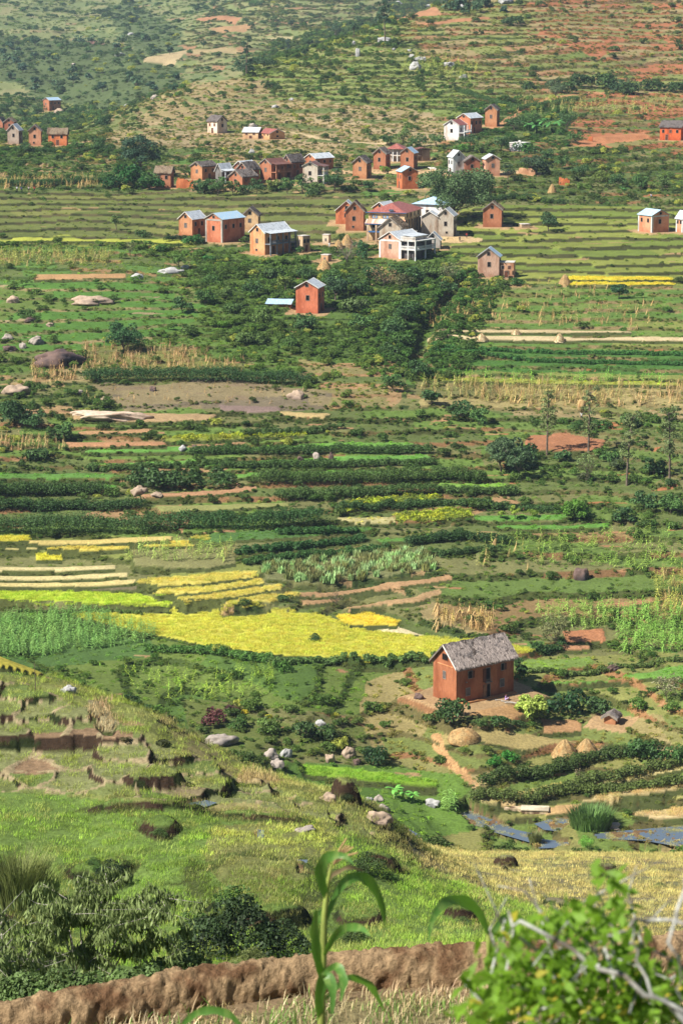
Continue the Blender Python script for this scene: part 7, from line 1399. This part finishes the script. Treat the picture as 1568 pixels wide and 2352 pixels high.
# citrus shrub, very near, lower right
CIT = translucent(solid('citrus_leaf', (118,156,46), .55, .25, 12, .45), (150,200,50), .4); CITY = translucent(solid('yellowing_leaf', (206,196,70), .4, .4, 25, .2), (220,210,80), .4); LICH = solid('lichen_twig', (190,190,180), .9, .1, 60, .35, .5, dist=.004, dirt=(120,112,100))
dC = 5.6; orgc = near_pt(1330, 2560, dC); rc = bpy.data.objects.new('citrus_shrub', None); C.objects.link(rc); rc.location = orgc; tag(rc, 'blurred bright green citrus shrub with lichen grey twigs in the lower right corner', 'shrub')
A = Acc(); r = np.random.default_rng(8)
def NP(px, py, d): return np.array((near_pt(px, py, d) - orgc)[:])
for pix, w, d_ in [([(1330,2600),(1380,2380),(1340,2300),(1260,2230),(1210,2160)], .014, dC),([(1700,2450),(1560,2330),(1460,2270),(1330,2200),(1200,2130),(1150,2100)], .011, 5.2),([(1600,2120),(1500,2105),(1430,2130),(1380,2160)], .008, 5.3),([(1600,2330),(1500,2300),(1470,2200),(1440,2120)], .007, 5.0),([(1568,2020),(1540,2150),(1560,2300)], .006, 4.6),([(1330,2500),(1180,2350),(1100,2300),(1070,2260)], .009, dC),([(1390,2380),(1420,2250),(1400,2120),(1370,2040)], .007, dC)]:
    P = np.array([NP(px, py, d_ + .05 * r.normal()) for px, py in pix]); t = np.linspace(0, 1, len(P)); tt = np.linspace(0, 1, 12); Q = np.stack([np.interp(tt, t, P[:, i]) for i in range(3)], 1) + r.normal(size=(12, 3)) * .007; a1 = Acc(); a1.add(*tube(Q, w * (.8 - .5 * tt), 6)); link('branch', a1.mesh('branch', LICH), rc)
for k in range(30):
    a = NP(r.uniform(1100, 1560), r.uniform(2120, 2350), dC + r.normal() * .2); A.add(*tube([a, a + r.normal(size=3) * .06 + [0, 0, .05], a + r.normal(size=3) * .1 + [0, 0, .08]], [.004, .003, .0015], 4))
link('twigs', A.mesh('twigs', LICH), rc)
cen = []; CL = [(1130,2260,50,40),(1180,2190,50,40),(1230,2130,40,35),(1290,2120,45,35),(1340,2100,35,28),(1380,2130,40,40),(1410,2060,25,40),(1425,2120,36,30),(1250,2240,90,60),(1350,2230,90,60),(1200,2310,90,50),(1320,2320,110,50),(1430,2220,70,50),(1480,2300,90,60),(1100,2320,50,40),(1540,2290,50,60),(1370,2010,8,22),(1180,2110,16,14),(1430,2330,90,40)]
for (px, py, sx, sy) in CL:
    n = int(sx * sy / 40) + 6
    for _ in range(n): cen.append(NP(px + r.normal() * sx * .62, py + r.normal() * sy * .62, dC + r.normal() * .16))
cen = np.array(cen); n = len(cen); nr = r.normal(size=(n, 3)) + np.array([-.4, -.5, .9]); V, Fq = leaf_quads(cen, nr, .05 * (.45 + .9 * r.random(n)), .021, r, .5)
me = mesh_np('foliage', V, Fq, [CIT, CITY]); me.polygons.foreach_set('material_index', (r.random(n) < .04).astype(np.int32)); link('foliage', me, rc)

# drooping peach tree with pale twigs, lower left below the near paddies
def droop(px, py, d, W_, Ht, label, seed, c=(108,122,72), nleaf=5200):
    r = np.random.default_rng(seed); o_ = near_pt(px, py, d); o_.z = float(samp(H, o_.x, o_.y)) - .1; root = bpy.data.objects.new('peach_tree', None); C.objects.link(root); root.location = o_; tag(root, label, 'tree'); A = Acc(); cen = []; dr = []
    base = np.array([0, 0, 0.]); tops = near_pt(px, py, d) - o_; zt = tops.z
    for k in range(13):
        a = k * 2.4; e = np.array([math.cos(a) * W_ * (.3 + .7 * r.random()), math.sin(a) * .9 * (.3 + r.random()), zt + Ht * (-.15 + 1.1 * r.random())]); m_ = np.array([e[0] * .45, e[1] * .5, zt + (e[2] - zt) * .75]); st_ = np.array([e[0] * .1, 0, zt - .3])
        A.add(*tube([base, st_, m_, e], [.04, .026, .014, .005], 6))
        for _ in range(9):
            q = r.random(); b = m_ + (e - m_) * q; e2 = b + np.array([r.normal() * .26, r.normal() * .3, .30 * r.random()]); e3 = e2 + np.array([r.normal() * .2, r.normal() * .1, -.22 * r.random()]); A.add(*tube([b, e2, e3], [.006, .004, .002], 4)); 
            for _ in range(int(nleaf / 117)): t = r.random(); p = (b + (e2 - b) * t * 2 if t < .5 else e2 + (e3 - e2) * (t * 2 - 1)); cen.append(p + r.normal(size=3) * .05); dr.append([r.normal() * .35, r.normal() * .3, -1])
    link('branches', A.mesh('branches', PALEBARK), root); cen = np.array(cen); dr = np.array(dr); dr /= np.linalg.norm(dr, axis=1, keepdims=True); n = len(cen); s = np.cross(dr, r.normal(size=(n, 3))); s /= np.linalg.norm(s, axis=1, keepdims=True); L_ = (.12 + .06 * r.random(n))[:, None]
    V = np.stack([cen, cen + dr * L_ * .5 + s * .017, cen + dr * L_, cen + dr * L_ * .5 - s * .017], 1).reshape(-1, 3); o = link('foliage', mesh_np('foliage', V, np.arange(4 * n).reshape(n, 4), LEAF_O, np.repeat(np.clip(.5 + r.normal(size=n) * .25, 0, 1), 4)), root); o.color = (*lin(c), 1)
droop(200, 2260, 40, 1.75, 2.05, 'drooping leafed peach tree with pale twigs, lower left behind the earth berm', 5, nleaf=15000, c=(108,122,72)); droop(10, 2270, 38, .9, 1.3, 'second drooping peach tree cut by the left edge behind the earth berm', 6, nleaf=5000)

BU2 = [bush_mesh(s, 2200, .07, 9, LEAF_O) for s in (95, 96)]
for k, (px, py, d, rad, l) in enumerate([(70,2330,36,.8,'low dark brush under the peach tree, leftmost'),(190,2345,36,.9,'low dark brush under the middle of the peach tree'),(310,2320,37,.85,'low brush under the right side of the peach tree'),(400,2290,40,.9,'weedy bush between the peach tree and the big bank')]):
    p_ = near_pt(px, py, d); o = link('bush', BU2[k % 2], None, (p_.x, p_.y, max(p_.z, float(samp(H, p_.x, p_.y)))), k * 1.7, rad); o.color = (*lin((84,104,56)), 1); tag(o, l, 'bush', 'bushes on the near banks')
# near-bank plants: reed tuft, bank bushes, fern clumps
def tuft(px, py, h, w, label, c, n=420, name='reed_tuft', near=True, bw=.006, dmin=60):
    x, y, z = hit(px, py, H, dmin, 215 if near else 400); r = np.random.default_rng(int(px)); a = r.random(n) * 6.28; rr_ = w * np.sqrt(r.random(n)) * .5; b = np.c_[np.cos(a) * rr_, np.sin(a) * rr_, np.zeros(n)]; hh = h * (.55 + .5 * r.random(n)); ln = (.15 + .4 * r.random(n)) * hh
    d = np.c_[np.cos(a + r.normal(size=n) * .5), np.sin(a + r.normal(size=n) * .5), np.zeros(n)]; s = np.c_[-d[:, 1], d[:, 0], np.zeros(n)] * bw * (1 + h * .4); m_ = b + d * (ln * .35)[:, None] + np.c_[np.zeros((n, 2)), hh * .6]; t = b + d * ln[:, None] + np.c_[np.zeros((n, 2)), hh]
    V = np.stack([b - s, b + s, m_ + s, m_ - s, t, t + [0, 0, .002]], 1).reshape(-1, 3); i = np.arange(n)[:, None] * 6; Fq = np.r_[i + np.array([0,1,2,3]), i + np.array([3,2,5,4])]; o = link(name, mesh_np(name, V, Fq, LEAF_O, np.repeat(np.clip(.5 + r.normal(size=n) * .28, 0, 1), 6)), None, (x, y, z)); o.color = (*lin(c), 1); tag(o, label, 'reeds' if 'reed' in name else 'grass clump', 'reed tufts'); return o
tuft(45, 2075, 2.7, 2.4, 'big dark reed tuft at the left edge above the peach trees', (104,112,60), 1500, bw=.010, dmin=100); tuft(100, 2060, 1.6, 1.6, 'thin shorter reeds right of the big left reed tuft', (120,134,70), 500, bw=.008, dmin=100)
tuft(1355, 1898, 2.4, 5.0, 'broad green reed bed on the right bank of the pond', (84,112,56), 1500, near=False, bw=.03, dmin=215); tuft(1228, 1935, 1.6, 1.4, 'small grey green rush tuft standing in the stream', (110,116,70), 300, near=False, bw=.02, dmin=215)
def nb(px, py, rp, c, hg, label, d0=60):
    x, y, z = hit(px, py, H, d0, 215); s = F / depth_ax(x, y, z); rad = rp / s; o = bpy.data.objects.new('bank_bush', NBM[int(px) % 2]); C.objects.link(o); o.location = (x, y, z - .1); o.scale = (rad, rad, rad * hg); o.color = (*lin(c), 1); tag(o, label, 'bush', 'bushes on the near banks')
NBM = [bush_mesh(s, 2600, .055, 9, LEAF_O) for s in (91, 92)]
for a in [(480,2200,100,(44,58,32),1.0,'leafy bush tinted dark as bank shade on the left of the big bank above the berm'),(570,2200,125,(44,60,32),1.25,'tall bush tinted darkest as bank shade in the middle of the big bank above the berm'),(660,2205,100,(50,66,36),1.0,'bush tinted dark as bank shade on the right of the big bank above the berm'),(590,2225,60,(88,96,52),.9,'dry greenish scrub at the foot of the big bank'),(700,2175,34,(44,56,32),.7,'low dark bush right of the big bank'),  # dark bushes on the big bank, added to stand in for its shaded side
 (820,2165,52,(66,84,42),.9,'dark bush right of the foreground maize'),(845,2010,56,(54,72,34),1.0,'leafy bank bush behind the maize tassel'),(895,2020,26,(66,92,42),.8,'fern like bush on the slope right of the maize tassel'),(1065,2125,26,(62,80,42),.9,'dark bank bush behind the arched maize leaf'),
 (255,2025,46,(34,50,26),1.2,'dark bush on the round bank above the peach tree'),(225,2000,22,(66,92,40),1.0,'green bush left on the round bank above the peach tree'),(370,1915,26,(64,84,40),.6,'low weedy bush with a yellow flower on the near paddy'),(1160,2000,16,(56,60,38),.9,'small dark mound of weeds in the tan paddy, left one'),(1392,2020,15,(58,62,40),1.1,'small dark mound of weeds in the tan paddy, right one'),
 (1345,1945,24,(104,150,60),1.2,'leafy green bush with white rags at the stream edge'),(797,1840,20,(40,52,28),1.2,'dark shaded scrub on the tall grassy bank by the tan boulder'),(1520,2040,30,(96,104,60),.4,'long low weedy ridge at the right edge'),(215,1985,24,(60,84,38),.8,'grassy dark bush at the top of the round bank'),(1300,2090,18,(96,108,52),.7,'small weedy clump behind the near citrus shrub')]: nb(*a)
for q, (w, lev) in enumerate(WAT):
    xx, yy = sample_poly(w, int(6 * area(w)), 900 + q); kk = fbm(xx / 2, yy / 4, 55, 2) > .44; xx, yy = xx[kk], yy[kk]
    if len(xx): scatter('paddy_stubble', 'straw stubs and shoots standing in the shallow water', STUB, xx, yy, np.full(len(xx), lev - .05), .5 + .4 * r0.random(len(xx)), vary(np.tile(lin((150,150,104)), (len(xx), 1)), r0, .2), 30 + q, cat='stubble')
# grasses on the near slope behind the berm
x, y, z, i, j = sample(np.where((DD > 24.6) & (DD < 60), 7.0, 0), 29); scatter('bank_grass', 'weeds and grass on the slope behind the earth berm', GRS, x, y, z, .35 + .4 * r0.random(len(x)), vary(np.tile(lin((120,132,62)), (len(x), 1)), r0, .2), 12)

# ------------------------------------------------------------------ haze
mb = MB(); mb.box(-560, -40, -125, 560, 2900, 45); hz = mb.build('haze', [], None); hz['kind'] = 'stuff'; hz['label'] = 'thin blue haze filling the valley air'; hz.data.materials.clear()
hm_ = bpy.data.materials.new('haze'); hm_.use_nodes = True; nt = hm_.node_tree; nt.nodes.remove(nt.nodes['Principled BSDF']); pv = nt.nodes.new('ShaderNodeVolumePrincipled'); pv.inputs['Color'].default_value = (.62, .78, 1, 1); pv.inputs['Density'].default_value = .00006; pv.inputs['Anisotropy'].default_value = .0
nt.links.new(pv.outputs[0], nt.nodes['Material Output'].inputs['Volume']); hz.data.materials.append(hm_)
finish_labels([e for e in IND if 'tree' not in e[3]], 'bushes on the hillside')
finish_labels([e for e in IND if 'tree' in e[3]], 'trees on the hillside')
